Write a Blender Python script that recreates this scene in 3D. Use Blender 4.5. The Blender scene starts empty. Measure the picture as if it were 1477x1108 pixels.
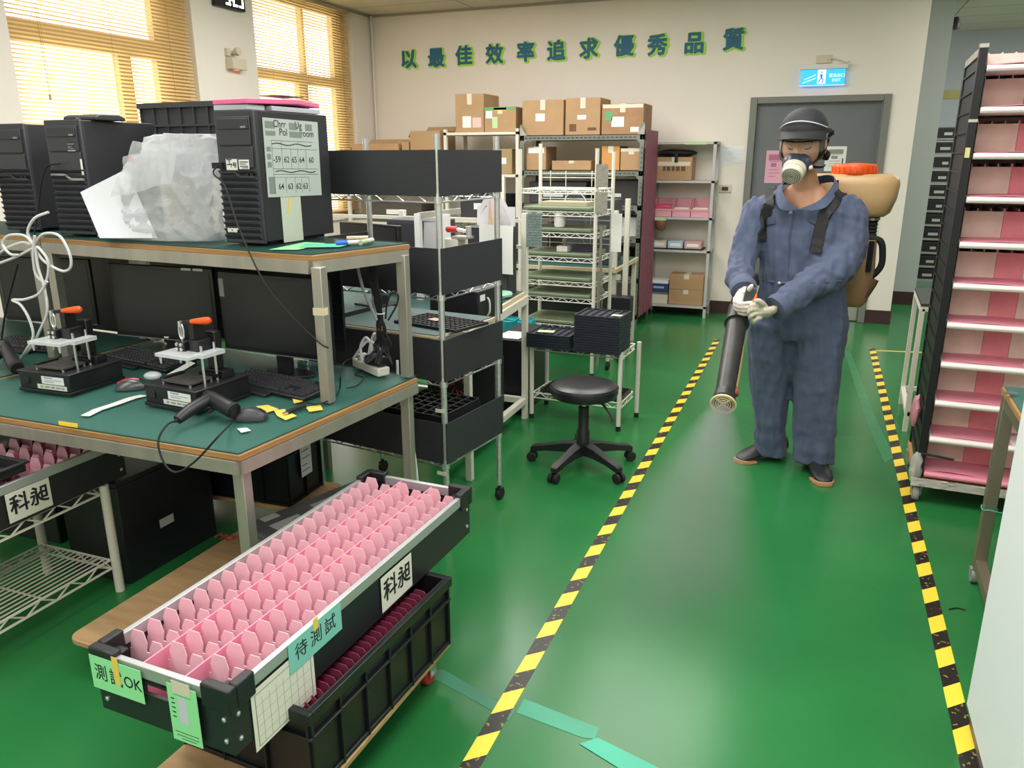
import bpy, bmesh, math, random
from math import sin, cos, pi, radians as rad, sqrt, atan2, hypot
from mathutils import Vector as V, Matrix as M, noise
random.seed(11)
SC = bpy.context.scene
COL = SC.collection
# ------------------------------------------------------------------ camera (calibrated from the photograph)
FPX, YAW, PITCH, ROLL, CAMZ = 1128.48, -0.367431628, -0.283078242, -0.002822190, 1.57
fw = V((sin(YAW)*cos(PITCH), cos(YAW)*cos(PITCH), sin(PITCH)))
r0 = V((cos(YAW), -sin(YAW), 0)); u0 = r0.cross(fw)
cr = r0*cos(ROLL)+u0*sin(ROLL); cu = -r0*sin(ROLL)+u0*cos(ROLL)
CAM = V((0, 0, CAMZ))
def ray(x, y): return fw+cr*((x-738.5)/FPX)-cu*((y-554)/FPX)
def gz(x, y, z=0.0):
    d = ray(x, y); return CAM+d*((z-CAMZ)/d.z)
def gy(x, y, Y):
    d = ray(x, y); return CAM+d*(Y/d.y)
def gx(x, y, X):
    d = ray(x, y); return CAM+d*(X/d.x)
# ------------------------------------------------------------------ materials
def lin(h):
    h = h.lstrip('#'); o = []
    for i in (0, 2, 4):
        c = int(h[i:i+2], 16)/255; o.append(c/12.92 if c <= .04045 else ((c+.055)/1.055)**2.4)
    return (*o, 1)
MATS = {}
def mat(name, hexc, rough=.5, metal=0., noise_amt=0., noise_scale=8., bump=0., bump_scale=60., trans=0., alpha=1., emit=0., spec=.5, coat=0., stretch=None, sheen=0., hex2=None):
    if name in MATS: return MATS[name]
    m = bpy.data.materials.new(name); m.use_nodes = True
    nt = m.node_tree; b = nt.nodes['Principled BSDF']; c = lin(hexc)
    b.inputs['Base Color'].default_value = c; b.inputs['Roughness'].default_value = rough; b.inputs['Metallic'].default_value = metal
    b.inputs['Specular IOR Level'].default_value = spec; b.inputs['Coat Weight'].default_value = coat; b.inputs['Coat Roughness'].default_value = .1
    b.inputs['Transmission Weight'].default_value = trans; b.inputs['Alpha'].default_value = alpha; b.inputs['Sheen Weight'].default_value = sheen
    if emit: b.inputs['Emission Color'].default_value = c; b.inputs['Emission Strength'].default_value = emit
    tc = nt.nodes.new('ShaderNodeTexCoord'); mp = nt.nodes.new('ShaderNodeMapping'); nt.links.new(tc.outputs['Object'], mp.inputs['Vector'])
    if stretch: mp.inputs['Scale'].default_value = stretch
    if noise_amt or hex2:
        n = nt.nodes.new('ShaderNodeTexNoise'); n.inputs['Scale'].default_value = noise_scale; n.inputs['Detail'].default_value = 5
        nt.links.new(mp.outputs['Vector'], n.inputs['Vector'])
        rp = nt.nodes.new('ShaderNodeValToRGB'); rp.color_ramp.elements[0].position = .3; rp.color_ramp.elements[1].position = .7
        k = noise_amt
        rp.color_ramp.elements[0].color = lin(hex2) if hex2 else (*[max(0, v*(1-k)) for v in c[:3]], 1)
        rp.color_ramp.elements[1].color = c if hex2 else (*[min(1, v*(1+k)) for v in c[:3]], 1)
        nt.links.new(n.outputs['Fac'], rp.inputs['Fac']); nt.links.new(rp.outputs['Color'], b.inputs['Base Color'])
    if bump:
        n2 = nt.nodes.new('ShaderNodeTexNoise'); n2.inputs['Scale'].default_value = bump_scale; n2.inputs['Detail'].default_value = 4
        nt.links.new(mp.outputs['Vector'], n2.inputs['Vector'])
        bp = nt.nodes.new('ShaderNodeBump'); bp.inputs['Strength'].default_value = bump; bp.inputs['Distance'].default_value = .01
        nt.links.new(n2.outputs['Fac'], bp.inputs['Height']); nt.links.new(bp.outputs['Normal'], b.inputs['Normal'])
    MATS[name] = m; return m
# ------------------------------------------------------------------ mesh builder
ROOTM = {}
def rotz(a): return M.Rotation(a, 4, 'Z')
class MB:
    def __init__(s): s.v = []; s.f = []; s.mi = []
    def add(s, vs, fs, mi=0, mt=None):
        b = len(s.v)
        s.v += [(mt @ V(p)) if mt else V(p) for p in vs]
        for f in fs: s.f.append([b+i for i in f]); s.mi.append(mi)
        return s
    def box(s, x0, x1, y0, y1, z0, z1, mi=0, mt=None):
        vs = [(x, y, z) for z in (z0, z1) for y in (y0, y1) for x in (x0, x1)]
        return s.add(vs, [(0, 2, 3, 1), (4, 5, 7, 6), (0, 1, 5, 4), (2, 6, 7, 3), (0, 4, 6, 2), (1, 3, 7, 5)], mi, mt)
    def frust(s, x0, x1, y0, y1, z0, z1, ix, iy, mi=0, mt=None):   # box whose top is inset by ix, iy
        vs = [(x0, y0, z0), (x1, y0, z0), (x0, y1, z0), (x1, y1, z0), (x0+ix, y0+iy, z1), (x1-ix, y0+iy, z1), (x0+ix, y1-iy, z1), (x1-ix, y1-iy, z1)]
        return s.add(vs, [(0, 2, 3, 1), (4, 5, 7, 6), (0, 1, 5, 4), (2, 6, 7, 3), (0, 4, 6, 2), (1, 3, 7, 5)], mi, mt)
    def bar(s, p, q, w, h, up=(0, 0, 1), mi=0):
        p = V(p); q = V(q); d = (q-p).normalized(); u = V(up)
        if abs(d.dot(u)) > .95: u = V((0, 1, 0))
        a = d.cross(u).normalized(); u = a.cross(d)
        vs = [c+a*(i*w/2)+u*(j*h/2) for c in (p, q) for (i, j) in ((-1, -1), (1, -1), (1, 1), (-1, 1))]
        return s.add(vs, [(3, 2, 1, 0), (4, 5, 6, 7), (0, 1, 5, 4), (1, 2, 6, 5), (2, 3, 7, 6), (3, 0, 4, 7)], mi)
    def tube(s, pts, r, seg=6, mi=0, caps=True, closed=False, flat=1.0):
        P = [V(p) for p in pts]; n = len(P)
        R = list(r) if isinstance(r, (list, tuple)) else [r]*n
        vs = []; prev = None
        for i in range(n):
            if closed: t = P[(i+1) % n]-P[i-1]
            else: t = P[min(i+1, n-1)]-P[max(i-1, 0)]
            t = t.normalized() if t.length > 1e-9 else V((0, 0, 1))
            if prev is None:
                a = t.orthogonal().normalized() if abs(t.z) < .9 else t.cross(V((0, 1, 0))).normalized()
            else:
                a = prev-t*prev.dot(t)
                a = a.normalized() if a.length > 1e-6 else t.orthogonal().normalized()
            prev = a; b = t.cross(a)
            for k in range(seg):
                g = 2*pi*k/seg; vs.append(P[i]+a*(cos(g)*R[i])+b*(sin(g)*R[i]*flat))
        fs = []
        for i in range(n if closed else n-1):
            j = (i+1) % n
            for k in range(seg):
                l = (k+1) % seg; fs.append((i*seg+k, i*seg+l, j*seg+l, j*seg+k))
        if caps and not closed: fs += [tuple(range(seg-1, -1, -1)), tuple((n-1)*seg+k for k in range(seg))]
        return s.add(vs, fs, mi)
    def cyl(s, p, q, r, r2=None, seg=14, mi=0): return s.tube([p, q], [r, r if r2 is None else r2], seg, mi)
    def lathe(s, prof, seg=24, mi=0, mt=None):                     # prof: (radius, z)
        vs = []; fs = []
        for (r, z) in prof:
            for k in range(seg): vs.append((r*cos(2*pi*k/seg), r*sin(2*pi*k/seg), z))
        for i in range(len(prof)-1):
            for k in range(seg):
                l = (k+1) % seg; fs.append((i*seg+k, i*seg+l, (i+1)*seg+l, (i+1)*seg+k))
        fs += [tuple(range(seg-1, -1, -1)), tuple((len(prof)-1)*seg+k for k in range(seg))]
        return s.add(vs, fs, mi, mt)
    def prism(s, poly, h, mi=0, mt=None):                           # polygon in xy, extruded 0..h in z
        n = len(poly)
        vs = [(p[0], p[1], 0) for p in poly]+[(p[0], p[1], h) for p in poly]
        return s.add(vs, [tuple(range(n-1, -1, -1)), tuple(range(n, 2*n))]+[(i, (i+1) % n, n+(i+1) % n, n+i) for i in range(n)], mi, mt)
    def poly3(s, top, th, mi=0):                                    # 3-D polygon given by its top face, thickened downwards
        n = len(top); vs = [V(p) for p in top]+[V(p)-V((0, 0, th)) for p in top]
        return s.add(vs, [tuple(range(n)), tuple(range(2*n-1, n-1, -1))]+[(i, n+i, n+(i+1) % n, (i+1) % n) for i in range(n)], mi)
    def loft(s, rings, mi=0, caps=True):
        n = len(rings[0]); vs = [p for r in rings for p in r]; fs = []
        for i in range(len(rings)-1):
            for k in range(n):
                l = (k+1) % n; fs.append((i*n+k, i*n+l, (i+1)*n+l, (i+1)*n+k))
        if caps: fs += [tuple(range(n-1, -1, -1)), tuple((len(rings)-1)*n+k for k in range(n))]
        return s.add(vs, fs, mi)
    def ball(s, c, r, seg=16, mi=0, mt=None):
        r = r if isinstance(r, (tuple, list)) else (r, r, r); rg = []
        for i in range(1, seg//2):
            a = pi*i/(seg//2)
            rg.append([(c[0]+r[0]*sin(a)*cos(2*pi*k/seg), c[1]+r[1]*sin(a)*sin(2*pi*k/seg), c[2]-r[2]*cos(a)) for k in range(seg)])
        b = len(s.v); s.loft(rg, mi)
        if mt:
            for i in range(b, len(s.v)): s.v[i] = mt @ s.v[i]
        return s
    def sheet(s, fn, nu, nv, th=.0, mi=0):                          # fn(u,v)->point, thickened along normals when th
        vs = [V(fn(i/nu, j/nv)) for j in range(nv+1) for i in range(nu+1)]
        fs = [(j*(nu+1)+i, j*(nu+1)+i+1, (j+1)*(nu+1)+i+1, (j+1)*(nu+1)+i) for j in range(nv) for i in range(nu)]
        if th:
            N = [V() for _ in vs]
            for f in fs:
                nn = (vs[f[1]]-vs[f[0]]).cross(vs[f[3]]-vs[f[0]])
                for i in f: N[i] += nn
            k = len(vs); vs = vs+[v-(n.normalized() if n.length > 0 else n)*th for v, n in zip(vs, N)]
            fs2 = [tuple(k+i for i in reversed(f)) for f in fs]
            w = nu+1
            rim = [i for i in range(nu)]+[nu+w*j for j in range(nv)]+[nv*w+nu-i for i in range(nu)]+[w*(nv-j) for j in range(nv)]
            fs = fs+fs2+[(rim[i], k+rim[i], k+rim[(i+1) % len(rim)], rim[(i+1) % len(rim)]) for i in range(len(rim))]
        return s.add(vs, fs, mi)
    def move(s, mt):
        s.v = [mt @ p for p in s.v]; return s
    def obj(s, name, mats, inv=None, bevel=0., angle=35, subsurf=0, solid=0., seg=2):
        me = bpy.data.meshes.new(name)
        me.from_pydata([tuple(inv @ p if inv else p) for p in s.v], [], s.f); me.validate()
        for m in (mats if isinstance(mats, (list, tuple)) else [mats]): me.materials.append(m)
        if len(me.polygons) == len(s.mi): me.polygons.foreach_set('material_index', s.mi)
        me.polygons.foreach_set('use_smooth', [True]*len(me.polygons))
        try: me.set_sharp_from_angle(angle=rad(angle))
        except Exception: pass
        me.update()
        o = bpy.data.objects.new(name, me); COL.objects.link(o)
        if bevel:
            b = o.modifiers.new('bevel', 'BEVEL'); b.width = bevel; b.segments = seg; b.limit_method = 'ANGLE'; b.angle_limit = rad(40)
        if subsurf: b = o.modifiers.new('sub', 'SUBSURF'); b.levels = subsurf; b.render_levels = subsurf
        return o
    # a part under its thing.  ws: the points are world coordinates
    def part(s, name, mats, parent, ws=False, label=None, stuff=False, **k):
        o = s.obj(name, mats, ROOTM[parent.name].inverted() if ws else None, **k)
        o.parent = parent; ROOTM[o.name] = ROOTM[parent.name]
        if label: o['label'] = label
        if stuff: o['kind'] = 'stuff'
        return o
    # a top-level thing that is one mesh (points in world coordinates; origin at its base)
    def solo(s, name, mats, label, cat, group=None, kind=None, **k):
        xs = [p.x for p in s.v]; ys = [p.y for p in s.v]; z = min(p.z for p in s.v)
        c = V(((min(xs)+max(xs))/2, (min(ys)+max(ys))/2, z)); mt = M.Translation(c)
        o = s.obj(name, mats, mt.inverted(), **k); o.location = c; ROOTM[o.name] = mt
        tag(o, label, cat, group, kind); return o
    def struct(s, name, mats, parent=None, **k):
        o = s.obj(name, mats, **k)
        if parent: o.parent = parent
        else: o['kind'] = 'structure'
        ROOTM[o.name] = M.Identity(4); return o
def tag(o, label, cat, group=None, kind=None):
    o['label'] = label; o['category'] = cat
    if group: o['group'] = group
    if kind: o['kind'] = kind
def T(name, label, cat, loc=(0, 0, 0), rz=0., group=None):
    o = bpy.data.objects.new(name, None); COL.objects.link(o); o.empty_display_size = .05
    o.location = loc; o.rotation_euler = (0, 0, rz); tag(o, label, cat, group)
    ROOTM[o.name] = M.Translation(V(loc)) @ rotz(rz); return o
def dup(root, loc, rz=None, label=None, group=None, skip=()):
    r = root.copy(); COL.objects.link(r); r.location = loc
    if rz is not None: r.rotation_euler = (0, 0, rz)
    if label: r['label'] = label
    if group: r['group'] = group
    ROOTM[r.name] = M.Translation(V(loc)) @ rotz(r.rotation_euler[2])
    def kids(a, b):
        for ch in list(a.children):
            if ch.name.split('.')[0] in skip: continue
            c = ch.copy(); COL.objects.link(c); c.parent = b; ROOTM[c.name] = ROOTM[r.name]; kids(ch, c)
    kids(root, r); return r
def frame(o, x, z):                                                 # matrix from origin, x axis and normal z
    x = V(x).normalized(); z = V(z).normalized(); y = z.cross(x).normalized(); x = y.cross(z)
    m = M.Identity(4)
    for i in range(3): m[i][0] = x[i]; m[i][1] = y[i]; m[i][2] = z[i]; m[i][3] = o[i]
    return m
def glyphs(mb, body, size, mt, mi=0, offset=0., extrude=.0004, align='CENTER', sx=1.):  # writing as mesh, centred at mt
    c = bpy.data.curves.new('writing', 'FONT'); c.body = body; c.size = size; c.align_x = align; c.align_y = 'CENTER'
    c.offset = offset; c.extrude = extrude; c.resolution_u = 3
    o = bpy.data.objects.new('writing', c); COL.objects.link(o); bpy.context.view_layer.update()
    me = bpy.data.meshes.new_from_object(o.evaluated_get(bpy.context.evaluated_depsgraph_get()))
    b = [V((v.co.x*sx, v.co.y, v.co.z)) for v in me.vertices]
    mb.add(b, [tuple(p.vertices) for p in me.polygons], mi, mt)
    bpy.data.objects.remove(o); bpy.data.curves.remove(c); bpy.data.meshes.remove(me); return mb
def lines(mb, rows, w, h, mt, mi=0, th=.0003):                      # short print-like strokes (u0,u1,v0,v1) on a w x h label
    for (a, b, c, d) in rows: mb.box(a*w, b*w, c*h, d*h, 0, th, mi, mt)
    return mb
def curve(pts, n=8):                                                # Catmull-Rom through points
    P = [V(p) for p in pts]; P = [P[0]*2-P[1]]+P+[P[-1]*2-P[-2]]; o = []
    for i in range(1, len(P)-2):
        for k in range(n):
            t = k/n; a, b, c, d = P[i-1:i+3]
            o.append(.5*((2*b)+(c-a)*t+(2*a-5*b+4*c-d)*t*t+(3*b-a-3*c+d)*t**3))
    return o+[P[-2]]
def wire_shelf(mb, x0, x1, y0, y1, z, truss=.03, r=.0028, gap=.025, along='y', mi=0, zig=.05):
    def rod(p, q, rr=r): mb.tube([p, q], rr, 5, mi)
    c = [(x0, y0), (x1, y0), (x1, y1), (x0, y1)]
    for i in range(4):
        a, b = c[i], c[(i+1) % 4]
        rod((*a, z), (*b, z), r*1.3); rod((*a, z-truss), (*b, z-truss), r*1.3)
        n = max(2, int(hypot(a[0]-b[0], a[1]-b[1])/zig)); P = []
        for k in range(n+1):
            t = k/n; P.append((a[0]+(b[0]-a[0])*t, a[1]+(b[1]-a[1])*t, z if k % 2 else z-truss))
        for k in range(n): rod(P[k], P[k+1], r*.9)
    if along == 'y':
        n = int((x1-x0)/gap)
        for k in range(1, n): x = x0+(x1-x0)*k/n; rod((x, y0, z), (x, y1, z), r*.8)
        for t in (.33, .66): y = y0+(y1-y0)*t; rod((x0, y, z-.006), (x1, y, z-.006))
    else:
        n = int((y1-y0)/gap)
        for k in range(1, n): y = y0+(y1-y0)*k/n; rod((x0, y, z), (x1, y, z), r*.8)
        for t in (.33, .66): x = x0+(x1-x0)*t; rod((x, y0, z-.006), (x, y1, z-.006))
    return mb
# ------------------------------------------------------------------ shared materials
BLK = mat('black_plastic', '#1c1d22', .42, bump=.05, bump_scale=200)
BLK2 = mat('black_corrugated_sheet', '#2a2b30', .5, noise_amt=.12, noise_scale=20, stretch=(1, 1, 18))
DARK = mat('dark_grey_plastic', '#34353b', .45)
CHROME = mat('chrome', '#dfe1e3', .28, .9)
STEEL = mat('brushed_steel', '#b9b4ac', .5, .85, noise_amt=.12, noise_scale=14, stretch=(1, 1, .1))
WHITEP = mat('white_powder_coat', '#d6d2c6', .45)
PAPER = mat('white_paper', '#dfdfdb', .75)
PGREEN = mat('green_paper', '#8fdc9c', .75)
PINK = mat('pink_corrugated_plastic', '#ea8ba6', .5, noise_amt=.05, noise_scale=3)
CARD = mat('cardboard', '#ab8a66', .8, noise_amt=.07, noise_scale=6)
INK = mat('black_ink', '#17181c', .7)
TAPEY = mat('yellow_masking_tape', '#e8c65a', .6)
RUB = mat('black_rubber', '#151517', .7)
GMAT = mat('green_bench_mat', '#214a47', .5, noise_amt=.08)
PLY = mat('plywood', '#a98a63', .65, noise_amt=.18, noise_scale=5, stretch=(1, 6, 1))
TAPEC = mat('clear_tape', '#d5cdbb', .25)
REDW = mat('red_caster_tread', '#b02a2a', .5)
# ================================================================== the room
WALLM = mat('wall_paint', '#e6ded4', .75, noise_amt=.02, noise_scale=1.5, bump=.02, bump_scale=300)
WALL2 = mat('grey_wall_paint', '#bcc2c2', .75)
BASE = mat('maroon_baseboard', '#3c2224', .5)
# epoxy floor
FL = mat('green_epoxy_floor', '#256d39', .22, spec=.38, noise_amt=.2, noise_scale=.9, bump=.012, bump_scale=5, coat=.0)
MB().box(-6, 6, -3.2, 12.6, -.1, 0).struct('floor', FL)
# ceiling of mineral fibre tiles
cm = mat('ceiling_tile', '#cfc8ba', .85, noise_amt=.12, noise_scale=90)
nt = cm.node_tree; bs = nt.nodes['Principled BSDF']; tc = [n for n in nt.nodes if n.type == 'TEX_COORD'][0]
bk = nt.nodes.new('ShaderNodeTexBrick'); bk.offset = 0; bk.inputs['Scale'].default_value = 1; bk.inputs['Brick Width'].default_value = 1.2; bk.inputs['Row Height'].default_value = .6; bk.inputs['Mortar Size'].default_value = .008
bk.inputs['Mortar'].default_value = lin('#8f897c'); nt.links.new(tc.outputs['Object'], bk.inputs['Vector'])
src = bs.inputs['Base Color'].links[0].from_socket
nt.links.new(src, bk.inputs['Color1']); nt.links.new(src, bk.inputs['Color2']); nt.links.new(bk.outputs['Color'], bs.inputs['Base Color'])
MB().box(-6, 6, -3.2, 12.6, 3.07, 3.2).struct('ceiling', cm)
YB = 8.25; XL = -4.85
w = MB(); w.box(XL-.2, -.66, YB, YB+.15, 0, 3.07).box(.46, .735, YB, YB+.15, 0, 3.07).box(-.66, .46, YB, YB+.15, 2.05, 3.07); w.struct('wall_back', WALLM)
w = MB()
for (a, b) in ((-3.2, 3.84), (5.47, 6.24), (7.86, YB)): w.box(XL-.22, XL, a, b, 0, 3.07)
for (a, b) in ((3.84, 5.47), (6.24, 7.86)): w.box(XL-.22, XL, a, b, 0, .95).box(XL-.22, XL, a, b, 3.05, 3.07)
w.struct('wall_left', WALLM)
MB().box(XL-.2, 6, -3.2, -3.05, 0, 3.07).struct('wall_front', WALLM)
MB().box(5, 5.15, -3.1, 12.4, 0, 3.07).struct('wall_right', WALLM)
FW = MB(); FW.box(-2, 5, 12.0, 12.15, 0, 3.07); FW.struct('wall_far', mat('pale_blue_wall', '#b3b8c0', .8))
MB().box(-2, 5, 11.985, 12.0, 2.27, 2.37).struct('trim_1', mat('yellow_wall_stripe', '#b3ac70', .7))
MB().box(.4, 1.06, 9.46, 9.95, 0, 3.07).struct('pillar', WALL2)
MB().box(.39, 1.07, 9.445, 9.96, 0, .14).struct('baseboard_pillar', BASE)
b = MB(); b.box(XL, -.71, YB-.015, YB, 0, .13).box(.512, .745, YB-.015, YB, 0, .13); b.struct('baseboard_back', BASE)
MB().box(XL, XL+.015, 2.0, YB-.015, 0, .13).struct('baseboard_left', BASE)
# corner conduit
MB().tube([(XL+.03, YB-.02, .1), (XL+.03, YB-.02, 3.06)], .012, 8).struct('trim_2', WALLM)
MB().box(XL, -.7, YB-.02, YB, 3.045, 3.07).box(XL, XL+.02, 3, YB-.02, 3.045, 3.07).struct('trim_3', mat('ceiling_edge_trim', '#9c958a', .5))
# grey steel door
d = bpy.data.objects.new('door_1', None); COL.objects.link(d); d['kind'] = 'structure'; ROOTM[d.name] = M.Identity(4)
DG = mat('door_grey_paint', '#66696d', .5, noise_amt=.05, noise_scale=3); DF = mat('door_frame_grey', '#74756f', .45)
f = MB(); f.box(-.715, -.65, YB-.03, YB+.12, 0, 2.105).box(.45, .515, YB-.03, YB+.12, 0, 2.105).box(-.65, .45, YB-.03, YB+.12, 2.045, 2.105)
f.struct('door_frame', DF, d, bevel=.006)
MB().box(-.645, .445, YB+.03, YB+.07, .005, 2.04).struct('door_panel', DG, d)
h = MB(); h.cyl((-.56, YB+.03, 1.02), (-.56, YB-.03, 1.02), .012).tube([(-.56, YB-.03, 1.02), (-.46, YB-.035, 1.02)], .011, 8).lathe([(.028, 0), (.028, .006)], 16, 0, M.Translation((-.56, YB+.03, 1.02)) @ M.Rotation(pi/2, 4, 'X')); h.struct('handle', CHROME, d)
MB().box(-.64, .44, YB+.022, YB+.03, .01, .3).struct('kick_plate', STEEL, d)
# windows and blinds
WF = mat('bronze_window_frame', '#d6b478', .45)
GL = bpy.data.materials.new('window_glass'); GL.use_nodes = True
n_ = GL.node_tree; n_.nodes.remove(n_.nodes['Principled BSDF']); a_ = n_.nodes.new('ShaderNodeBsdfTransparent'); g_ = n_.nodes.new('ShaderNodeBsdfGlossy'); x_ = n_.nodes.new('ShaderNodeMixShader'); x_.inputs[0].default_value = .06
g_.inputs['Roughness'].default_value = .02; a_.inputs['Color'].default_value = (.95, .97, .96, 1)
n_.links.new(a_.outputs[0], x_.inputs[1]); n_.links.new(g_.outputs[0], x_.inputs[2]); n_.links.new(x_.outputs[0], n_.nodes['Material Output'].inputs['Surface'])
SL = bpy.data.materials.new('yellow_blind_slat'); SL.use_nodes = True
n_ = SL.node_tree; p_ = n_.nodes['Principled BSDF']; p_.inputs['Base Color'].default_value = lin('#ecd9ac'); p_.inputs['Roughness'].default_value = .45
t_ = n_.nodes.new('ShaderNodeBsdfTranslucent'); t_.inputs['Color'].default_value = lin('#f0d090'); x_ = n_.nodes.new('ShaderNodeMixShader'); x_.inputs[0].default_value = .35
n_.links.new(p_.outputs[0], x_.inputs[1]); n_.links.new(t_.outputs[0], x_.inputs[2]); n_.links.new(x_.outputs[0], n_.nodes['Material Output'].inputs['Surface'])
CORD = mat('blind_cord', '#b89a5c', .8)
for i, (y0, y1, my, lab) in enumerate(((3.84, 5.47, 4.83, 'yellow venetian blind over the window above the black computer towers'), (6.24, 7.86, 7.05, 'yellow venetian blind over the window nearest the room corner'))):
    wd = bpy.data.objects.new('window_%d' % (i+1), None); COL.objects.link(wd); wd['kind'] = 'structure'; ROOTM[wd.name] = M.Identity(4)
    x0, x1 = XL-.16, XL-.1
    f = MB(); f.box(x0, x1, y0, y0+.07, .95, 3.05).box(x0, x1, y1-.07, y1, .95, 3.05).box(x0, x1, y0+.07, y1-.07, .95, 1.02).box(x0, x1, y0+.07, y1-.07, 2.98, 3.05)
    f.box(x0-.01, x1+.01, y0+.07, y1-.07, 2.30 if i == 0 else 2.27, 2.44 if i == 0 else 2.37).box(x0, x1, my-.06, my+.06, 1.02, 2.30)
    if i == 0: f.box(x0, x1, y1-.32, y1-.07, 1.02, 2.98)
    else: f.box(x0, x1, my+.05, my+.09, 1.02, 2.98).box(x0, x1, y1-.22, y1-.07, 1.02, 2.98)
    f.struct('window_frame', WF, wd)
    MB().box(x0+.02, x0+.026, y0+.05, y1-.05, .98, 3.0).struct('window_pane', GL, wd)
    MB().box(XL-.1, XL+.03, y0-.02, y1+.02, .92, .95).struct('window_sill', WALLM, wd)
    t = T('venetian_blind', lab, 'blind', (XL-.035, (y0+y1)/2, 1.0), group='venetian blinds on the window wall')
    s = MB(); n = 76; tilt = rad(40)
    for k in range(n):
        z = 1.02+k*.0265; wv = .0125
        c, sn = cos(tilt)*wv, sin(tilt)*wv
        for (zz, fl) in ((.0, 0),):
            s.add([(XL-.035-c, y0+.012, z+sn), (XL-.035, y0+.012, z+.0018), (XL-.035+c, y0+.012, z-sn), (XL-.035+c, y1-.012, z-sn), (XL-.035, y1-.012, z+.0018), (XL-.035-c, y1-.012, z+sn)], [(0, 1, 4, 5), (1, 2, 3, 4)])
    s.part('slats', SL, t, ws=True)
    MB().box(XL-.06, XL-.01, y0+.01, y1-.01, 3.03, 3.05).part('headrail', SL, t, ws=True)
    MB().box(XL-.05, XL-.02, y0+.012, y1-.012, 1.0, 1.012).part('bottom_rail', SL, t, ws=True)
    c = MB()
    for yy in (y0+.25, (y0+y1)/2, y1-.25): c.tube([(XL-.02, yy, 1.01), (XL-.02, yy, 3.03)], .0012, 4)
    c.part('ladder_cord', CORD, t, ws=True)
    yy = y0+.22 if i == 0 else y1-.2
    c = MB(); c.tube([(XL-.012, yy, 3.03), (XL-.01, yy+.01, 1.98)], .0018, 5).lathe([(.003, 0), (.008, -.012), (.006, -.04), (.002, -.042)], 8, 0, M.Translation((XL-.01, yy+.01, 1.98))); c.part('pull_cord', CORD, t, ws=True)
# wall clock with glowing digits, emergency lamp
t = T('digital_clock', 'black digital wall clock with white glowing digits high between the two windows', 'clock', (XL, 5.84, 2.77))
MB().box(XL, XL+.045, 5.72, 6.09, 2.775, 2.985).part('casing', BLK, t, ws=True, bevel=.004)
g = MB(); LED = mat('clock_digit_glow', '#eef4ff', .5, emit=5.)
def seg7(mb, ch, y, z, w, h):
    S = {'3': 'abgcd', '2': 'abged', '9': 'abcdfg'}[ch]; k = .016; X = XL+.0455
    R = {'a': (0, h-k, w, h), 'd': (0, 0, w, k), 'g': (0, h/2-k/2, w, h/2+k/2), 'f': (0, h/2, k, h), 'e': (0, 0, k, h/2), 'b': (w-k, h/2, w, h), 'c': (w-k, 0, w, h/2)}
    for q in S: a, b, c, d = R[q]; mb.box(X, X+.001, y+a, y+c, z+b, z+d)
for ch, y in (('3', 5.845), ('2', 5.935), ('9', 6.01)): seg7(g, ch, y, 2.8, .055, .15)
for z in (2.84, 2.905): g.box(XL+.0455, XL+.0465, 5.912, 5.924, z, z+.013)
g.part('digits', LED, t, ws=True)
CREAM = mat('cream_plastic', '#cfc3ae', .5)
t = T('emergency_wall_lamp', 'cream twin head emergency lamp box on the pier between the windows', 'lamp', (XL, 5.86, 2.29))
MB().box(XL, XL+.08, 5.82, 6.0, 2.295, 2.385).part('battery_box', CREAM, t, ws=True, bevel=.005)
m = MB(); m.box(XL, XL+.03, 5.82, 5.86, 2.4, 2.46).lathe([(.02, 0), (.032, .03), (.034, .06), (.03, .062)], 14, 0, M.Translation((XL+.03, 5.9, 2.43)) @ M.Rotation(rad(80), 4, 'Y')).box(XL, XL+.03, 5.86, 5.95, 2.42, 2.44); m.part('lamp_head', CREAM, t, ws=True)
MB().box(XL+.02, XL+.05, 5.89, 5.93, 2.288, 2.295).part('indicator', mat('red_led', '#e06a5a', .4, emit=1.2), t, ws=True)
# slogan letters
def fat(mb, ch, size, mt, k, ex):                                   # bold character: the outline stroked by overlapping copies
    for j in range(9):
        a = 2*pi*j/8; d = (0, 0) if j == 8 else (k*cos(a), k*sin(a))
        glyphs(mb, ch, size, mt @ M.Translation((d[0], d[1], .00006*j)), extrude=ex)
LIME = mat('lime_foam', '#a6dc4c', .7); TEAL = mat('teal_foam', '#1d5f7e', .6)
names = ['first', 'second', 'third', 'fourth', 'fifth', 'sixth', 'seventh', 'eighth', 'ninth', 'tenth', 'eleventh']
for i, (ch, px, py) in enumerate(zip('以最佳效率追求優秀品質', (589, 629, 669, 713, 758, 802, 849, 900, 948, 1001, 1058), (87, 85, 82, 80, 77, 75, 72, 68, 67, 64, 59))):
    p = gy(px, py, YB-.012)
    t = T('wall_character', 'teal foam character with lime backing, %s in the slogan counted from the window side' % names[i], 'wall lettering', (p.x, YB-.012, p.z), group='slogan characters on the back wall')
    f = frame((0, 0, 0), (1, 0, 0), (0, -1, 0)); f2 = frame((.011, .006, -.004), (1, 0, 0), (0, -1, 0))
    m = MB(); fat(m, ch, .20, f2, .018, .004); m.part('backing', LIME, t)
    m = MB(); fat(m, ch, .20, f, .0062, .006); m.part('face', TEAL, t)
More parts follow.
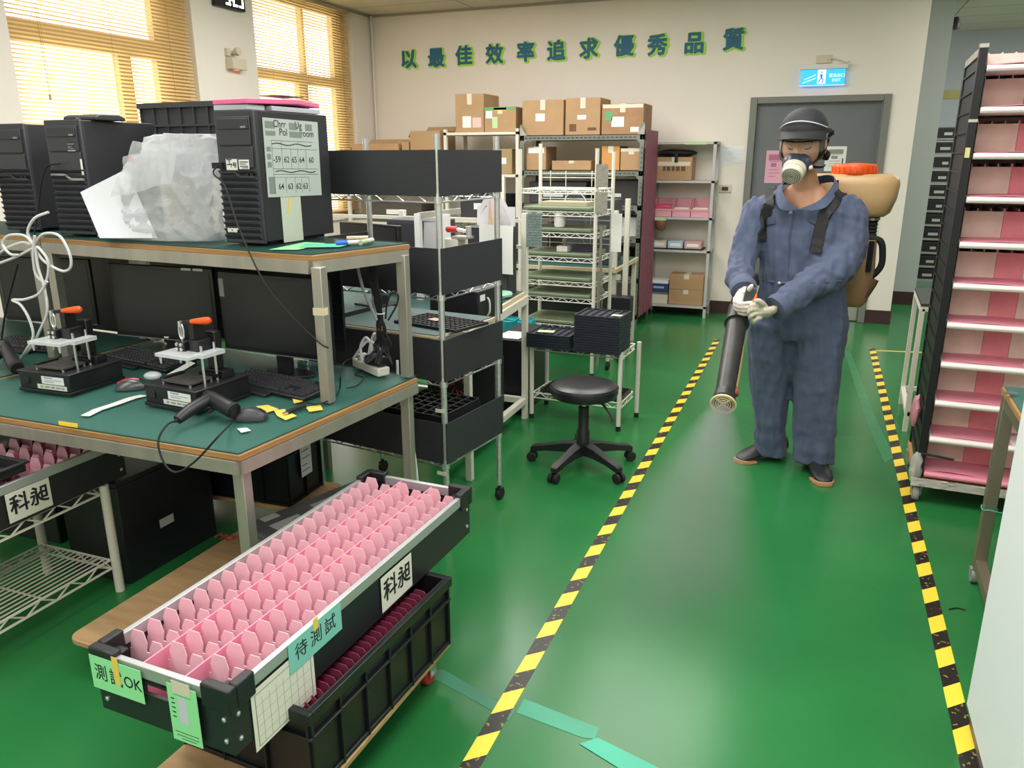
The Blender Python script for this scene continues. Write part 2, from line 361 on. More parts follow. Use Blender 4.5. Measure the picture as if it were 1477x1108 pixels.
# exit sign
t = T('exit_sign', 'blue lit emergency exit sign box above the grey door', 'sign', (-.09, YB, 2.2))
MB().box(-.29, .115, YB-.07, YB, 2.33, 2.375).part('housing', mat('white_sign_housing', '#dedad2', .5), t, ws=True, bevel=.004)
EX = mat('exit_panel_glow', '#16a2dc', .3, emit=.75); EXW = mat('exit_print_glow', '#bfe0ff', .3, emit=1.0); EXP = mat('exit_edge_glow', '#8f9cff', .3, emit=1.2)
MB().box(-.28, .1, YB-.05, YB-.035, 2.195, 2.33).part('panel', EX, t, ws=True)
g = MB(); f = frame((0, YB-.0505, 0), (1, 0, 0), (0, -1, 0))
g.box(-.135, -.065, YB-.0515, YB-.05, 2.205, 2.325)
for (k, zz) in enumerate((2.272, 2.232)):
    glyphs(g, ('緊急出口', 'EXIT')[k], .034 if k == 0 else .036, M.Translation((.03, 0, zz)) @ f, extrude=.0005)
g.bar((-.26, YB-.051, 2.215), (-.15, YB-.051, 2.255), .0015, .006).bar((-.245, YB-.051, 2.245), (-.15, YB-.051, 2.285), .0015, .006)
g.part('print', EXW, t, ws=True)
g = MB()
g.tube([(-.105, YB-.052, 2.29), (-.1, YB-.052, 2.255)], .008, 6).ball((-.1, YB-.052, 2.305), (.008, .002, .008), 8)
g.tube([(-.1, YB-.052, 2.257), (-.115, YB-.052, 2.235), (-.122, YB-.052, 2.215)], .005, 6).tube([(-.1, YB-.052, 2.257), (-.085, YB-.052, 2.24), (-.09, YB-.052, 2.212)], .005, 6).tube([(-.115, YB-.052, 2.27), (-.085, YB-.052, 2.28)], .004, 6)
g.part('running_figure', mat('exit_figure', '#2a62b8', .4, emit=.5), t, ws=True)
MB().box(-.285, .105, YB-.052, YB-.034, 2.188, 2.195).part('bottom_edge', EXP, t, ws=True)
t = T('wall_outlet', 'cream power outlet with a cord just over the lit exit sign', 'outlet', (-.1, YB, 2.385))
MB().box(-.16, -.03, YB-.02, YB, 2.385, 2.455).part('plate', CREAM, t, ws=True, bevel=.003)
g = MB(); g.tube(curve([(-.06, YB-.03, 2.42), (.0, YB-.045, 2.415), (.06, YB-.06, 2.395), (.1, YB-.08, 2.375), (.13, YB-.06, 2.39)]), .006, 6); g.part('cord', CREAM, t, ws=True)
t = T('switch_plate', 'cream switch plate on the wall between the narrow shelf and the door', 'switch', (-.895, YB, 1.22))
MB().box(-.955, -.835, YB-.012, YB, 1.22, 1.295).part('plate', CREAM, t, ws=True, bevel=.003)
MB().box(-.925, -.865, YB-.018, YB-.012, 1.24, 1.275).part('switch', DARK, t, ws=True)
MB().box(-1.0, -.74, YB-.003, YB, 1.5, 1.66).solo('tape_patch', mat('peeling_clear_tape', '#dfe2e4', .15, bump=.6, bump_scale=20), 'crinkled clear tape patch on the wall beside the door frame', 'tape')
for (px0, px1, py0, py1, m_, lab, c2) in ((1102, 1132, 217, 264, mat('pink_paper', '#d9a3b8', .7), 'pink notice taped to the grey door behind the respirator', '#b06a88'), (1188, 1222, 211, 247, PAPER, 'white notice taped to the grey door above the orange lid', '#888888')):
    a = gy(px0, py1, YB+.027); b = gy(px1, py0, YB+.027)
    t = T('door_notice', lab, 'notice', (a.x, YB+.027, a.z), group='papers on the grey door')
    MB().box(0, b.x-a.x, 0, .002, 0, b.z-a.z).part('sheet', m_, t)
    g = MB(); W_, H_ = b.x-a.x, b.z-a.z; ff = frame((0, -.0001, 0), (1, 0, 0), (0, -1, 0))
    lines(g, [(.15, .85, .7, .88), (.2, .8, .66, .68), (.3, .6, .5, .62), (.2, .75, .4, .42), (.2, .8, .3, .32), (.2, .6, .2, .22)], W_, H_, ff); g.part('print', mat('print'+c2, c2, .7), t)
# floor tapes
HZ = bpy.data.materials.new('hazard_tape_stripes'); HZ.use_nodes = True
n_ = HZ.node_tree; p_ = n_.nodes['Principled BSDF']; p_.inputs['Roughness'].default_value = .35
tc = n_.nodes.new('ShaderNodeTexCoord'); sx = n_.nodes.new('ShaderNodeSeparateXYZ'); n_.links.new(tc.outputs['Object'], sx.inputs[0])
def math_(op, a, b=None):
    q = n_.nodes.new('ShaderNodeMath'); q.operation = op
    for i, v in enumerate((a, b)):
        if v is None: continue
        if hasattr(v, 'links'): n_.links.new(v, q.inputs[i])
        else: q.inputs[i].default_value = v
    return q.outputs[0]
ph = math_('FRACT', math_('DIVIDE', math_('ADD', sx.outputs['Y'], math_('MULTIPLY', sx.outputs['X'], -.9)), .2))
msk = math_('GREATER_THAN', ph, .5)
nz = n_.nodes.new('ShaderNodeTexNoise'); nz.inputs['Scale'].default_value = 55; nz.inputs['Detail'].default_value = 6; n_.links.new(tc.outputs['Object'], nz.inputs['Vector'])
wear = math_('GREATER_THAN', nz.outputs['Fac'], .62)
blk = n_.nodes.new('ShaderNodeMix'); blk.data_type = 'RGBA'; blk.inputs['A'].default_value = lin('#1d1a18'); blk.inputs['B'].default_value = lin('#8d7a3c'); n_.links.new(wear, blk.inputs['Factor'])
mx = n_.nodes.new('ShaderNodeMix'); mx.data_type = 'RGBA'; n_.links.new(msk, mx.inputs['Factor']); mx.inputs['A'].default_value = lin('#f0cf3f'); n_.links.new(blk.outputs['Result'], mx.inputs['B'])
n_.links.new(mx.outputs['Result'], p_.inputs['Base Color'])
MB().poly3([(-.753, .6, .0012), (-.701, .6, .0012), (-.708, 7.0, .0012), (-.76, 7.0, .0012)], .001).solo('floor_marking_tape', HZ, 'yellow and black hazard tape running past the black stool', 'floor tape', 'hazard tapes along the aisle')
MB().poly3([(.497, 1.9, .0012), (.549, 1.9, .0012), (.559, 7.12, .0012), (.508, 7.12, .0012)], .001).solo('floor_marking_tape', HZ, 'yellow and black hazard tape running under the tall rack of pink trays', 'floor tape', 'hazard tapes along the aisle')
MB().poly3([(.56, 7.02, .0012), (2.2, 7.3, .0012), (2.2, 7.34, .0012), (.56, 7.06, .0012)], .001).solo('floor_marking_tape', mat('plain_yellow_tape', '#cdb44a', .5), 'thin plain yellow tape crossing the floor behind the tall rack', 'floor tape')
TT = mat('teal_tape', '#2c9070', .35, noise_amt=.1, noise_scale=6); TT2 = mat('faded_teal_tape', '#2f7458', .35, noise_amt=.15, noise_scale=5)
P = lambda x, y, h=.0011: gz(x, y, h)
MB().poly3([P(606, 968, .001), P(640, 966, .001), P(715, 1010, .001), P(745, 1023, .001), P(734, 1040, .001), P(690, 1014, .001)][::-1], .0009).solo('floor_tape', TT2, 'faded teal tape strip leading from the red caster of the front dolly', 'tape')
MB().poly3([P(752, 1030, .001), P(760, 1010, .001), P(865, 1050, .001), P(860, 1065, .001), P(842, 1072, .001)][::-1] if False else [P(745, 1028), P(756, 1008), P(864, 1050), P(858, 1066), P(840, 1064)], .0009).solo('floor_tape', TT, 'bright teal tape piece just past the hazard tape in the aisle', 'tape')
MB().poly3([P(836, 1073, .0022), P(862, 1064, .0022), P(945, 1105, .0022), P(1010, 1140, .0022), P(960, 1150, .0022)], .0009).solo('floor_tape', mat('bright_teal_tape', '#2ba587', .35, noise_amt=.1), 'brightest teal tape piece running out of the bottom of the photo', 'tape')
MB().poly3([P(1218, 507), P(1226, 505), P(1262, 600), P(1290, 660), P(1276, 668), P(1250, 610)], .0009).solo('floor_tape', mat('worn_green_tape', '#2f7a4d', .3, noise_amt=.15), 'faint worn green tape strip lying along the hazard tape behind the worker', 'tape')
MB().tube(curve([P(1369, 879, .003), P(1380, 877, .003), P(1393, 880, .003)]), .0022, 5).solo('cable_tie', RUB, 'snipped black cable tie on the floor beside the hazard tape', 'cable tie')
# lights: daylight sky outside and the ceiling's fluorescent lamps
wd = bpy.data.worlds.new('sky'); SC.world = wd; wd.use_nodes = True
bg = wd.node_tree.nodes['Background']; bg.inputs['Color'].default_value = (1, .985, .95, 1); bg.inputs['Strength'].default_value = 2.6
def lamp(x, y, wx, wy, e, col=(1, .97, .92)):
    l = bpy.data.lights.new('ceiling_lamp', 'AREA'); l.shape = 'RECTANGLE'; l.size = wx; l.size_y = wy; l.energy = e; l.color = col
    o = bpy.data.objects.new('ceiling_lamp', l); COL.objects.link(o); o.location = (x, y, 3.05); return o
for (x, y, e) in ((-2.6, -2.3, 36), (.2, -2.3, 36), (-2.4, .2, 30), (0, .2, 28), (2.4, .2, 22), (-2.6, 2.9, 46), (-.2, 2.8, 42), (2.4, 3., 26), (-2.7, 5.5, 58), (-1.0, 5.6, 34), (2.6, 6.2, 16)):
    lamp(x, y, 1.2, 2.0, e)
lamp(2.6, 9.6, 1.2, 1.2, 40); lamp(1.6, 7.6, .6, 1.2, 10)
# camera and view
cd = bpy.data.cameras.new('camera'); co = bpy.data.objects.new('camera', cd); COL.objects.link(co)
cd.sensor_width = 36; cd.sensor_fit = 'HORIZONTAL'; cd.lens = 36*FPX/1477; cd.clip_start = .05
m = M.Identity(4)
for i in range(3): m[i][0] = cr[i]; m[i][1] = cu[i]; m[i][2] = -fw[i]; m[i][3] = CAM[i]
co.matrix_world = m; SC.camera = co
SC.view_settings.view_transform = 'Standard'; SC.view_settings.look = 'None'; SC.view_settings.exposure = .62; SC.view_settings.gamma = 1
# ================================================================== the two work benches with their upper shelves
GLASS = bpy.data.materials.new('desk_glass_sheet'); GLASS.use_nodes = True
p_ = GLASS.node_tree.nodes['Principled BSDF']; p_.inputs['Base Color'].default_value = lin('#7fd6b8'); p_.inputs['Roughness'].default_value = .08; p_.inputs['Alpha'].default_value = .05
PLYE = mat('plywood_edge', '#9a7446', .6, noise_amt=.25, noise_scale=3, stretch=(1, 1, 60))
def bench(name_label, FL_, FR_, BR_, BL_, shelf, posts, lab, legs, end_left=True):
    t = T('workbench', lab, 'workbench', (FR_[0], FR_[1], 0), group='workbenches with upper shelves')
    q = [V(FL_), V(FR_), V(BR_), V(BL_)]
    MB().poly3([(p.x, p.y, .738) for p in q], .018).part('tabletop', PLYE, t, ws=True, bevel=.002)
    def inset(k): 
        c = sum(q, V())/4; return [p+(c-p)*k for p in q]
    MB().poly3([(p.x, p.y, .743) for p in inset(.012)], .0045).part('mat', GMAT, t, ws=True)
    MB().poly3([(p.x, p.y, .75) for p in inset(.004)], .0065).part('glass_sheet', GLASS, t, ws=True)
    fr = MB(); i_ = inset(.012)
    for k in range(4):
        a, b = i_[k], i_[(k+1) % 4]; fr.bar((a.x, a.y, .699), (b.x, b.y, .699), .03, .04)
    fr.part('frame', STEEL, t, ws=True)
    for p in legs:
        MB().box(p[0]-.019, p[0]+.019, p[1]-.019, p[1]+.019, 0, .70).part('leg', STEEL, t, ws=True, bevel=.002)
    s = [V(p) for p in shelf]
    MB().poly3([(p.x, p.y, 1.257) for p in s], .018).part('upper_shelf_board', PLYE, t, ws=True, bevel=.002)
    cs = sum(s, V())/4
    MB().poly3([(p.x, p.y, 1.261) for p in [p+(cs-p)*.02 for p in s]], .0035).part('upper_shelf_mat', GMAT, t, ws=True)
    MB().poly3([(p.x, p.y, 1.265) for p in [p+(cs-p)*.008 for p in s]], .004).part('upper_shelf_glass', GLASS, t, ws=True)
    fr = MB(); i_ = [p+(cs-p)*.02 for p in s]
    for k in range(4):
        a, b = i_[k], i_[(k+1) % 4]; fr.bar((a.x, a.y, 1.218), (b.x, b.y, 1.218), .03, .042)
    fr.part('upper_frame', STEEL, t, ws=True)
    for p in posts:
        MB().box(p[0]-.019, p[0]+.019, p[1]-.019, p[1]+.019, .751, 1.22).part('upright_post', STEEL, t, ws=True, bevel=.002)
    return t
SH = 1.265
W1 = bench('', (-2.93, 1.70, 0), (-1.5, 1.695, 0), (-1.405, 2.62, 0), (-2.86, 2.78, 0),
      [(-2.96, 2.33, 0), (-1.545, 2.185, 0), (-1.41, 2.61, 0), (-2.84, 2.77, 0)], [(-1.53, 2.195), (-1.43, 2.585), (-2.915, 2.335), (-2.83, 2.735)],
      'steel framed workbench with green top carrying the two orange handled test fixtures', [(-1.525, 1.725), (-1.44, 2.59), (-2.86, 2.73), (-2.9, 1.735)])
m = MB(); m.box(-1.5505, -1.5095, 2.173, 2.176, 1.06, 1.085).box(-1.5105, -1.5085, 2.176, 2.2, 1.06, 1.085); m.part('tape_band', mat('cream_tape', '#cfc6a8', .6), W1, ws=True)
W2 = bench('', (-4.2, 1.75, 0), (-2.95, 1.73, 0), (-2.89, 2.78, 0), (-4.1, 2.9, 0),
      [(-4.2, 2.46, 0), (-2.985, 2.34, 0), (-2.88, 2.77, 0), (-4.1, 2.88, 0)], [(-2.99, 2.33), (-2.91, 2.745), (-4.17, 2.48)],
      'steel framed workbench mostly cut off by the edge of the photo under tangled white cables', [(-2.98, 1.76), (-2.92, 2.74), (-4.06, 2.84), (-4.15, 1.79)])
# ------------------------------------------------------------------ computer towers on the upper shelf
TF = mat('tower_front_grey', '#3a3b42', .4); TS = mat('tower_side_black', '#26272b', .5, bump=.03, bump_scale=300); SILV = mat('silver_trim', '#a9abb0', .3, .8)
LBL = mat('label_white', '#e3e4e2', .6)
def tower(label, x, y, rz, w, dp, h, brand=True, silver=False, z=SH):
    t = T('computer_tower', label, 'computer', (x, y, z), rz, 'computer towers on the upper shelf')   # origin front middle bottom; front faces -y
    MB().box(-w/2, w/2, .022, dp, .012, h).part('case', TS, t, bevel=.003)
    for sx_ in (-w/2+.03, w/2-.03):
        MB().box(sx_-.012, sx_+.012, .05, dp-.04, 0, .012).part('foot', RUB, t)
    f = MB(); f.box(-w/2, w/2, .008, .022, .006, h+.002); f.part('front_panel', TF, t, bevel=.004)
    f = MB()
    for k in range(11):
        zz = .02+k*.0225; f.add([(-w/2+.006, .008, zz), (w/2-.006, .008, zz), (w/2-.006, -.006, zz+.014), (-w/2+.006, -.006, zz+.014), (w/2-.006, .008, zz+.018), (-w/2+.006, .008, zz+.018)], [(0, 1, 2, 3), (3, 2, 4, 5), (0, 3, 5), (1, 4, 2)])
    f.part('grille', TF, t)
    MB().box(-w/2+.016, w/2-.016, .0, .008, h-.115, h-.02).part('drive_bay_cover', TF, t, bevel=.002)
    MB().box(-w/2+.02, w/2-.02, -.004, .0, h-.062, h-.026).part('optical_drive', DARK, t, bevel=.002)
    MB().box(w/2-.05, w/2-.028, -.007, -.004, h-.058, h-.052).part('eject_button', SILV, t)
    MB().box(-w/2+.014, w/2-.014, .001, .008, h-.19, h-.12).part('blank_panel', TF, t, bevel=.002)
    f = MB(); f.bar((-w/2+.01, .0, h-.205), (-.01, .0, h-.205), .008, .009).bar((-.01, .0, h-.205), (.02, .0, h-.222), .008, .009).bar((.02, .0, h-.222), (w/2-.01, .0, h-.222), .008, .009)
    f.part('front_strip', SILV if silver else DARK, t)
    g = MB()
    for k in range(2): g.box(w/2-.05+k*.02, w/2-.037+k*.02, -.003, .008, h-.216, h-.21)
    g.part('usb_port', BLK, t)
    if brand: g = MB(); glyphs(g, 'acer', .028, frame((-w/2+.05, -.0065, .055), (1, 0, 0), (0, -1, 0)), offset=.0012, extrude=.0008); g.part('brand_lettering', LBL, t)
    return t
a1 = tower('black computer tower with a hand-drawn chart taped to its side', -1.925, 2.315, rad(-3), .178, .415, .46)
a1m = ROOTM[a1.name]
MB().box(-.045, .005, -.0012, .0, .262, .299).part('sticker', LBL, a1); MB().box(.012, .058, -.0012, .0, .265, .297).part('sticker', LBL, a1)
m = MB(); glyphs(m, 'エ', .03, frame((-.03, -.0016, .287), (1, 0, 0), (0, -1, 0)), offset=.0004); glyphs(m, '1号', .02, frame((-.012, -.0016, .277), (1, 0, 0), (0, -1, 0)), offset=.0004); m.part('sticker_print', INK, a1); m = MB()
lines(m, [(.1, .9, .7, .8), (.1, .7, .5, .58), (.1, .9, .25, .35), (.3, .9, .1, .18)], .046, .032, frame((.012, -.0014, .265), (1, 0, 0), (0, -1, 0))); m.part('sticker_print', INK, a1)
a2 = tower('black computer tower with a white sticker and an empty drive bay behind the plastic bag', -2.79, 2.36, rad(2), .185, .39, .445, brand=False, silver=True)
MB().box(.02, .06, .0, .001, .33, .365).part('sticker', LBL, a2); MB().box(.075, .085, -.001, .0, .24, .3).part('sticker', LBL, a2)
m = MB(); lines(m, [(.1, .9, .7, .8), (.1, .6, .4, .5), (.1, .8, .2, .28)], .04, .035, frame((.02, -.0002, .33), (1, 0, 0), (0, -1, 0))); m.part('sticker_print', mat('grey_print', '#8a8c8e', .7), a2)
a3 = tower('black computer tower cut off by the photo edge', -3.2, 2.44, rad(4), .185, .40, .44, brand=False)
MB().box(-3.36, -3.285, 2.422, 2.4235, 1.38, 1.52).solo('hanging_paper', PAPER, 'sheet of white paper hanging in front of the cut-off computer tower', 'paper')
# chart sheet and strip taped to the tower's side
sf = frame(a1m @ V((.0905, .2, .30)), a1m.to_3x3() @ V((0, 1, 0)), a1m.to_3x3() @ V((1, 0, 0)))
sf = sf @ M.Rotation(rad(-1.0), 4, 'Z')
CH = mat('laminated_chart', '#b6c0bb', .35)
t = T('chart_sheet', 'laminated chart with handwritten numbers taped to the side of the computer tower', 'chart', tuple(a1m @ V((.0905, .2, .18))))
MB().box(-.155, .15, -.135, .135, 0, .0018, 0, sf).part('sheet', CH, t, ws=True)
g = MB(); L = []
fr2 = sf @ M.Translation((-.155, -.135, .0018))
lines(g, [(.12, .88, .72, .725), (.12, .95, .62, .625), (.12, .95, .36, .365), (.12, .95, .29, .295), (.12, .125, .05, .72), (.29, .294, .36, .72), (.45, .454, .36, .62), (.58, .584, .36, .62), (.73, .734, .36, .62), (.33, .334, .05, .25), (.5, .504, .05, .25), (.62, .624, .05, .25), (.76, .764, .05, .25), (.08, .76, .25, .254)], .305, .27, fr2)
for (u, w_, s_) in ((.28, .93, 'Chrr'), (.62, .93, 'Ug'), (.34, .83, 'Pol'), (.78, .83, 'room'), (.2, .48, '-59'), (.37, .48, '62'), (.51, .48, '65'), (.65, .48, '64'), (.83, .48, '60'), (.24, .13, '64'), (.41, .13, '63'), (.56, .13, '62'), (.69, .13, '63')):
    glyphs(g, s_, .03 if w_ < .6 else .035, fr2 @ M.Translation((u*.305, w_*.27, 0)), offset=.0003, extrude=.0003)
for (y, a, b) in ((.68, .13, .85), (.33, .16, .9)):
    g.tube([fr2 @ V((.305*(a+(b-a)*k/14), .27*(y+.012*sin(k*.9)), .0006)) for k in range(15)], .0016, 4)
g.part('handwriting', INK, t, ws=True)
for q_ in ((.03, .2, .87, .96), (.45, .6, .87, .96), (.75, .88, .87, .96), (.03, .2, .78, .84), (.45, .68, .77, .85), (.03, .1, .58, .64), (.03, .1, .48, .55), (.03, .1, .38, .45), (.03, .14, .04, .26)):
    lines(MB(), [q_], .305, .27, fr2).part('grey_patch', mat('chart_grey', '#7d8683', .6), t, ws=True)
pf = frame(a1m @ V((.0897, .165, .085)), a1m.to_3x3() @ V((0, 1, 0)), a1m.to_3x3() @ V((1, 0, 0)))
t = T('paper_strip', 'pale grey paper strip hanging below the chart on the tower', 'paper', tuple(a1m @ V((.0905, .165, .005))))
MB().box(-.056, .056, -.083, .083, 0, .0006, 0, pf).part('sheet', mat('pale_grey_paper', '#bfc5b8', .7), t, ws=True)
MB().bar(pf @ V((-.02, .02, .001)), pf @ V((.0, .083, .001)), .01, .0006, (pf.to_3x3() @ V((0, 0, 1)))).part('tape', TAPEY, t, ws=True)
# things lying on the towers
PF = mat('pink_foam_sheet', '#ea6ea0', .6); AF = mat('pale_grey_foam', '#b9bcc6', .6)
t = T('foam_sheet', 'bright pink foam sheet on pale grey foam lying on the tower with the chart', 'foam sheet', tuple(a1m @ V((0, .2, .462))), rad(-3))
MB().box(-.088, .062, -.19, -.10, .0, .018).part('grey_foam_block', AF, t, bevel=.002)
MB().poly3([(-.09, -.19, .036), (.07, -.20, .036), (.085, .06, .046), (.07, .2, .04), (-.05, .2, .04), (-.09, 0, .038)], .017).part('pink_sheet', PF, t, bevel=.003)
MB().box(-.086, .08, -.085, .19, .0, .017).part('grey_foam_sheet', AF, t, bevel=.002)
MB().poly3([(.0, -.05, .0575), (.075, .0, .0575), (.06, .12, .0585), (-.02, .1, .0575)], .003).move(M.Translation(a1m @ V((0, .2, .462+.0))) @ rotz(rad(-3))).solo('black_folder', DARK, 'dark flat folder corner resting on the pink foam sheet', 'folder')
bx = gy(203, 150, 3.0).x
def crate(mb, x0, x1, y0, y1, z0, z1, n=6, th=.006, ribs=True, rim=.022, ny=3):
    mb.box(x0, x1, y0, y1, z0, z0+th)
    for (a, b, c, d) in ((x0, x0+th, y0, y1), (x1-th, x1, y0, y1), (x0+th, x1-th, y0, y0+th), (x0+th, x1-th, y1-th, y1)): mb.box(a, b, c, d, z0+th, z1)
    e = .014
    def ring(za, zb, e):
        mb.box(x0-e, x1+e, y0-e, y0, za, zb).box(x0-e, x1+e, y1, y1+e, za, zb).box(x0-e, x0, y0, y1, za, zb).box(x1, x1+e, y0, y1, za, zb)
    ring(z1-rim, z1, e); ring(z0+(z1-z0)*.66, z0+(z1-z0)*.66+.008, e*.8); ring(z0, z0+.012, e*.6)
    for k in range(n+1):
        x = x0+(x1-x0)*k/n; mb.box(x-.003, x+.003, y0-e*.8, y0, z0, z1-rim).box(x-.003, x+.003, y1, y1+e*.8, z0, z1-rim)
    for k in range(ny+1):
        y = y0+(y1-y0)*k/ny; mb.box(x0-e*.8, x0, y-.003, y+.003, z0, z1-rim).box(x1, x1+e*.8, y-.003, y+.003, z0, z1-rim)
    return mb
m = MB(); crate(m, 0, .56, 0, .38, 0, .3, 7)
sm = M.Translation((-2.93, 2.88, 1.51)) @ rotz(rad(-3))
# the shelf unit behind the bench that carries the crate
t = T('storage_crate', 'large ribbed dark grey plastic crate standing behind the computer towers', 'crate', (-2.93, 2.92, 1.505), rad(-3))
m.part('tub', mat('crate_dark_grey', '#3b3c41', .5), t)
t = T('steel_shelf', 'steel shelf unit standing behind the workbench under the ribbed grey crate', 'shelf', (-2.62, 3.15, 0))
for (x, y) in ((-2.98, 2.99), (-2.28, 2.97), (-2.98, 3.25), (-2.28, 3.23)): MB().box(x-.015, x+.015, y-.015, y+.015, 0, 1.5).part('post', STEEL, t, ws=True)
for z in (.5, 1.0, 1.48): MB().box(-3.0, -2.26, 2.95, 3.27, z, z+.024).part('board', BLK, t, ws=True)
t = T('flat_device', 'flat black device with rounded top lying on the tower behind the plastic bag', 'device', (-2.76, 2.5, SH+.447), rad(2))
m = MB(); m.loft([[(-.09+i, y, z) for (y, z) in ((-.07, 0), (-.07, .012), (-.05, .022), (.05, .024), (.08, .014), (.08, 0))] for i in (0, .17)]); m.part('casing', DARK, t, bevel=.004)
MB().box(-.02, .0, -.073, -.07, .006, .01).part('indicator', SILV, t)
# ------------------------------------------------------------------ plastic bag, foam sheet
BAG = bpy.data.materials.new('translucent_plastic_film'); BAG.use_nodes = True
n_ = BAG.node_tree; p_ = n_.nodes['Principled BSDF']; p_.inputs['Base Color'].default_value = lin('#dfe2e6'); p_.inputs['Roughness'].default_value = .18
tr = n_.nodes.new('ShaderNodeBsdfTransparent'); tl = n_.nodes.new('ShaderNodeBsdfTranslucent'); tl.inputs['Color'].default_value = lin('#e4e7ea')
x1 = n_.nodes.new('ShaderNodeMixShader'); x2 = n_.nodes.new('ShaderNodeMixShader'); x1.inputs[0].default_value = .35; x2.inputs[0].default_value = .48
bn = n_.nodes.new('ShaderNodeTexNoise'); bn.inputs['Scale'].default_value = 28; bn.inputs['Detail'].default_value = 6; bn.inputs['Distortion'].default_value = 1.5; bb = n_.nodes.new('ShaderNodeBump'); bb.inputs['Strength'].default_value = .55; bb.inputs['Distance'].default_value = .012; n_.links.new(bn.outputs['Fac'], bb.inputs['Height']); n_.links.new(bb.outputs['Normal'], p_.inputs['Normal']); n_.links.new(bb.outputs['Normal'], tl.inputs['Normal'])
n_.links.new(p_.outputs[0], x1.inputs[1]); n_.links.new(tl.outputs[0], x1.inputs[2]); n_.links.new(x1.outputs[0], x2.inputs[1]); n_.links.new(tr.outputs[0], x2.inputs[2]); n_.links.new(x2.outputs[0], n_.nodes['Material Output'].inputs['Surface'])
t = T('plastic_bag', 'large crumpled translucent plastic bag heaped between two computer towers', 'bag', (-2.26, 2.40, SH))
def rows_at(v):
    R = [(0, 150, 318, 346), (.1, 148, 321, 335), (.35, 160, 320, 300), (.6, 175, 319, 262), (.78, 196, 317, 228), (.9, 222, 314, 206), (1, 245, 308, 194)]
    for a, b in zip(R, R[1:]):
        if v <= b[0]: k = (v-a[0])/(b[0]-a[0]); return [a[i]+(b[i]-a[i])*k for i in (1, 2, 3)]
    return R[-1][1:]
bo = V((-2.26, 2.40, SH))
def bagf(u, v, k=1., seed=0.):
    l, r, y = rows_at(min(1, v)); A = gy(l, y, 2.40); Bq = gy(r, y, 2.40); c = (A+Bq)/2; w = (Bq-A).length/2; a = 2*pi*u
    ry = .105*(1-.35*v)
    p = V((c.x+w*k*abs(cos(a))**.8*(1 if cos(a) > 0 else -1), c.y+ry*k*abs(sin(a))**.8*(1 if sin(a) > 0 else -1), max(SH+.004, c.z)))-bo
    q = p*1.0
    n1 = noise.noise(V((q.x*6+seed, q.y*8, q.z*6))); n2 = 1-2*abs(noise.noise(V((q.x*11+seed, q.y*11, q.z*9+3)))); n3 = 1-2*abs(noise.noise(V((q.x*26, q.y*26+seed, q.z*22))))
    d = V((cos(a), sin(a), 0)); f_ = min(1, v*8+.25)
    return p+d*((.024*n1+.034*n2+.014*n3-.03)*f_)+V((0, 0, (.012*n1+.006*n3)*min(1, v*5)*(1 if v < .97 else .5)))
m = MB(); m.sheet(lambda u, v: bagf(u, v), 130, 80); m.add([bagf(k/130, 1.) for k in range(130)], [tuple(range(130))]); m.part('film', BAG, t, angle=75)
m = MB(); m.sheet(lambda u, v: bagf(u, v*.85, .72, 5.), 70, 50); m.part('inner_film', BAG, t, angle=75)
def flap(u, v):
    P4 = [gy(158, 288, 2.26), gy(250, 262, 2.24), gy(255, 208, 2.27), gy(196, 205, 2.3)]
    p = P4[0].lerp(P4[1], u).lerp(P4[3].lerp(P4[2], u), v)-bo
    return p+V((0, -.012+.02*noise.noise(p*9)+.012*abs(noise.noise(p*22)), .012*noise.noise(p*7+V((4, 0, 0)))))
m = MB(); m.sheet(flap, 36, 22); m.part('flap', BAG, t, angle=70)
def corner(u, v):
    P4 = [gy(182, 262, 2.33), gy(200, 255, 2.31), gy(203, 220, 2.33), gy(176, 226, 2.35)]
    p = P4[0].lerp(P4[1], u).lerp(P4[3].lerp(P4[2], u), v)-bo
    return p+V((0, .012*noise.noise(p*25), 0))
m = MB(); m.sheet(corner, 14, 14); m.part('bag_corner', BAG, t, angle=70)
rc_ = gy(189, 230, 2.345)-bo; MB().ball(tuple(rc_), (.014, .006, .014), 10).part('red_cap', mat('red_plastic', '#c0303a', .4), t)
FO = mat('white_foam_sheet', '#d5d8e0', .6)
t = T('curled_foam_sheet', 'curled white foam sheet leaning against the tower beside the plastic bag', 'foam sheet', (-2.52, 2.27, SH), 0)
f0 = [gy(119, 277, 2.30), gy(147, 343, 2.24), gy(215, 345, 2.26), gy(185, 244, 2.34)]
def curl(u, v):
    a = f0[1].lerp(f0[2], u); b = f0[0].lerp(f0[3], u); p = a.lerp(b, v)
    return V((p.x, p.y+.05*u*(1-v)-.01, max(p.z, SH+.003)))
m = MB(); m.sheet(curl, 10, 10, .003); m.part('sheet', FO, t, ws=True)
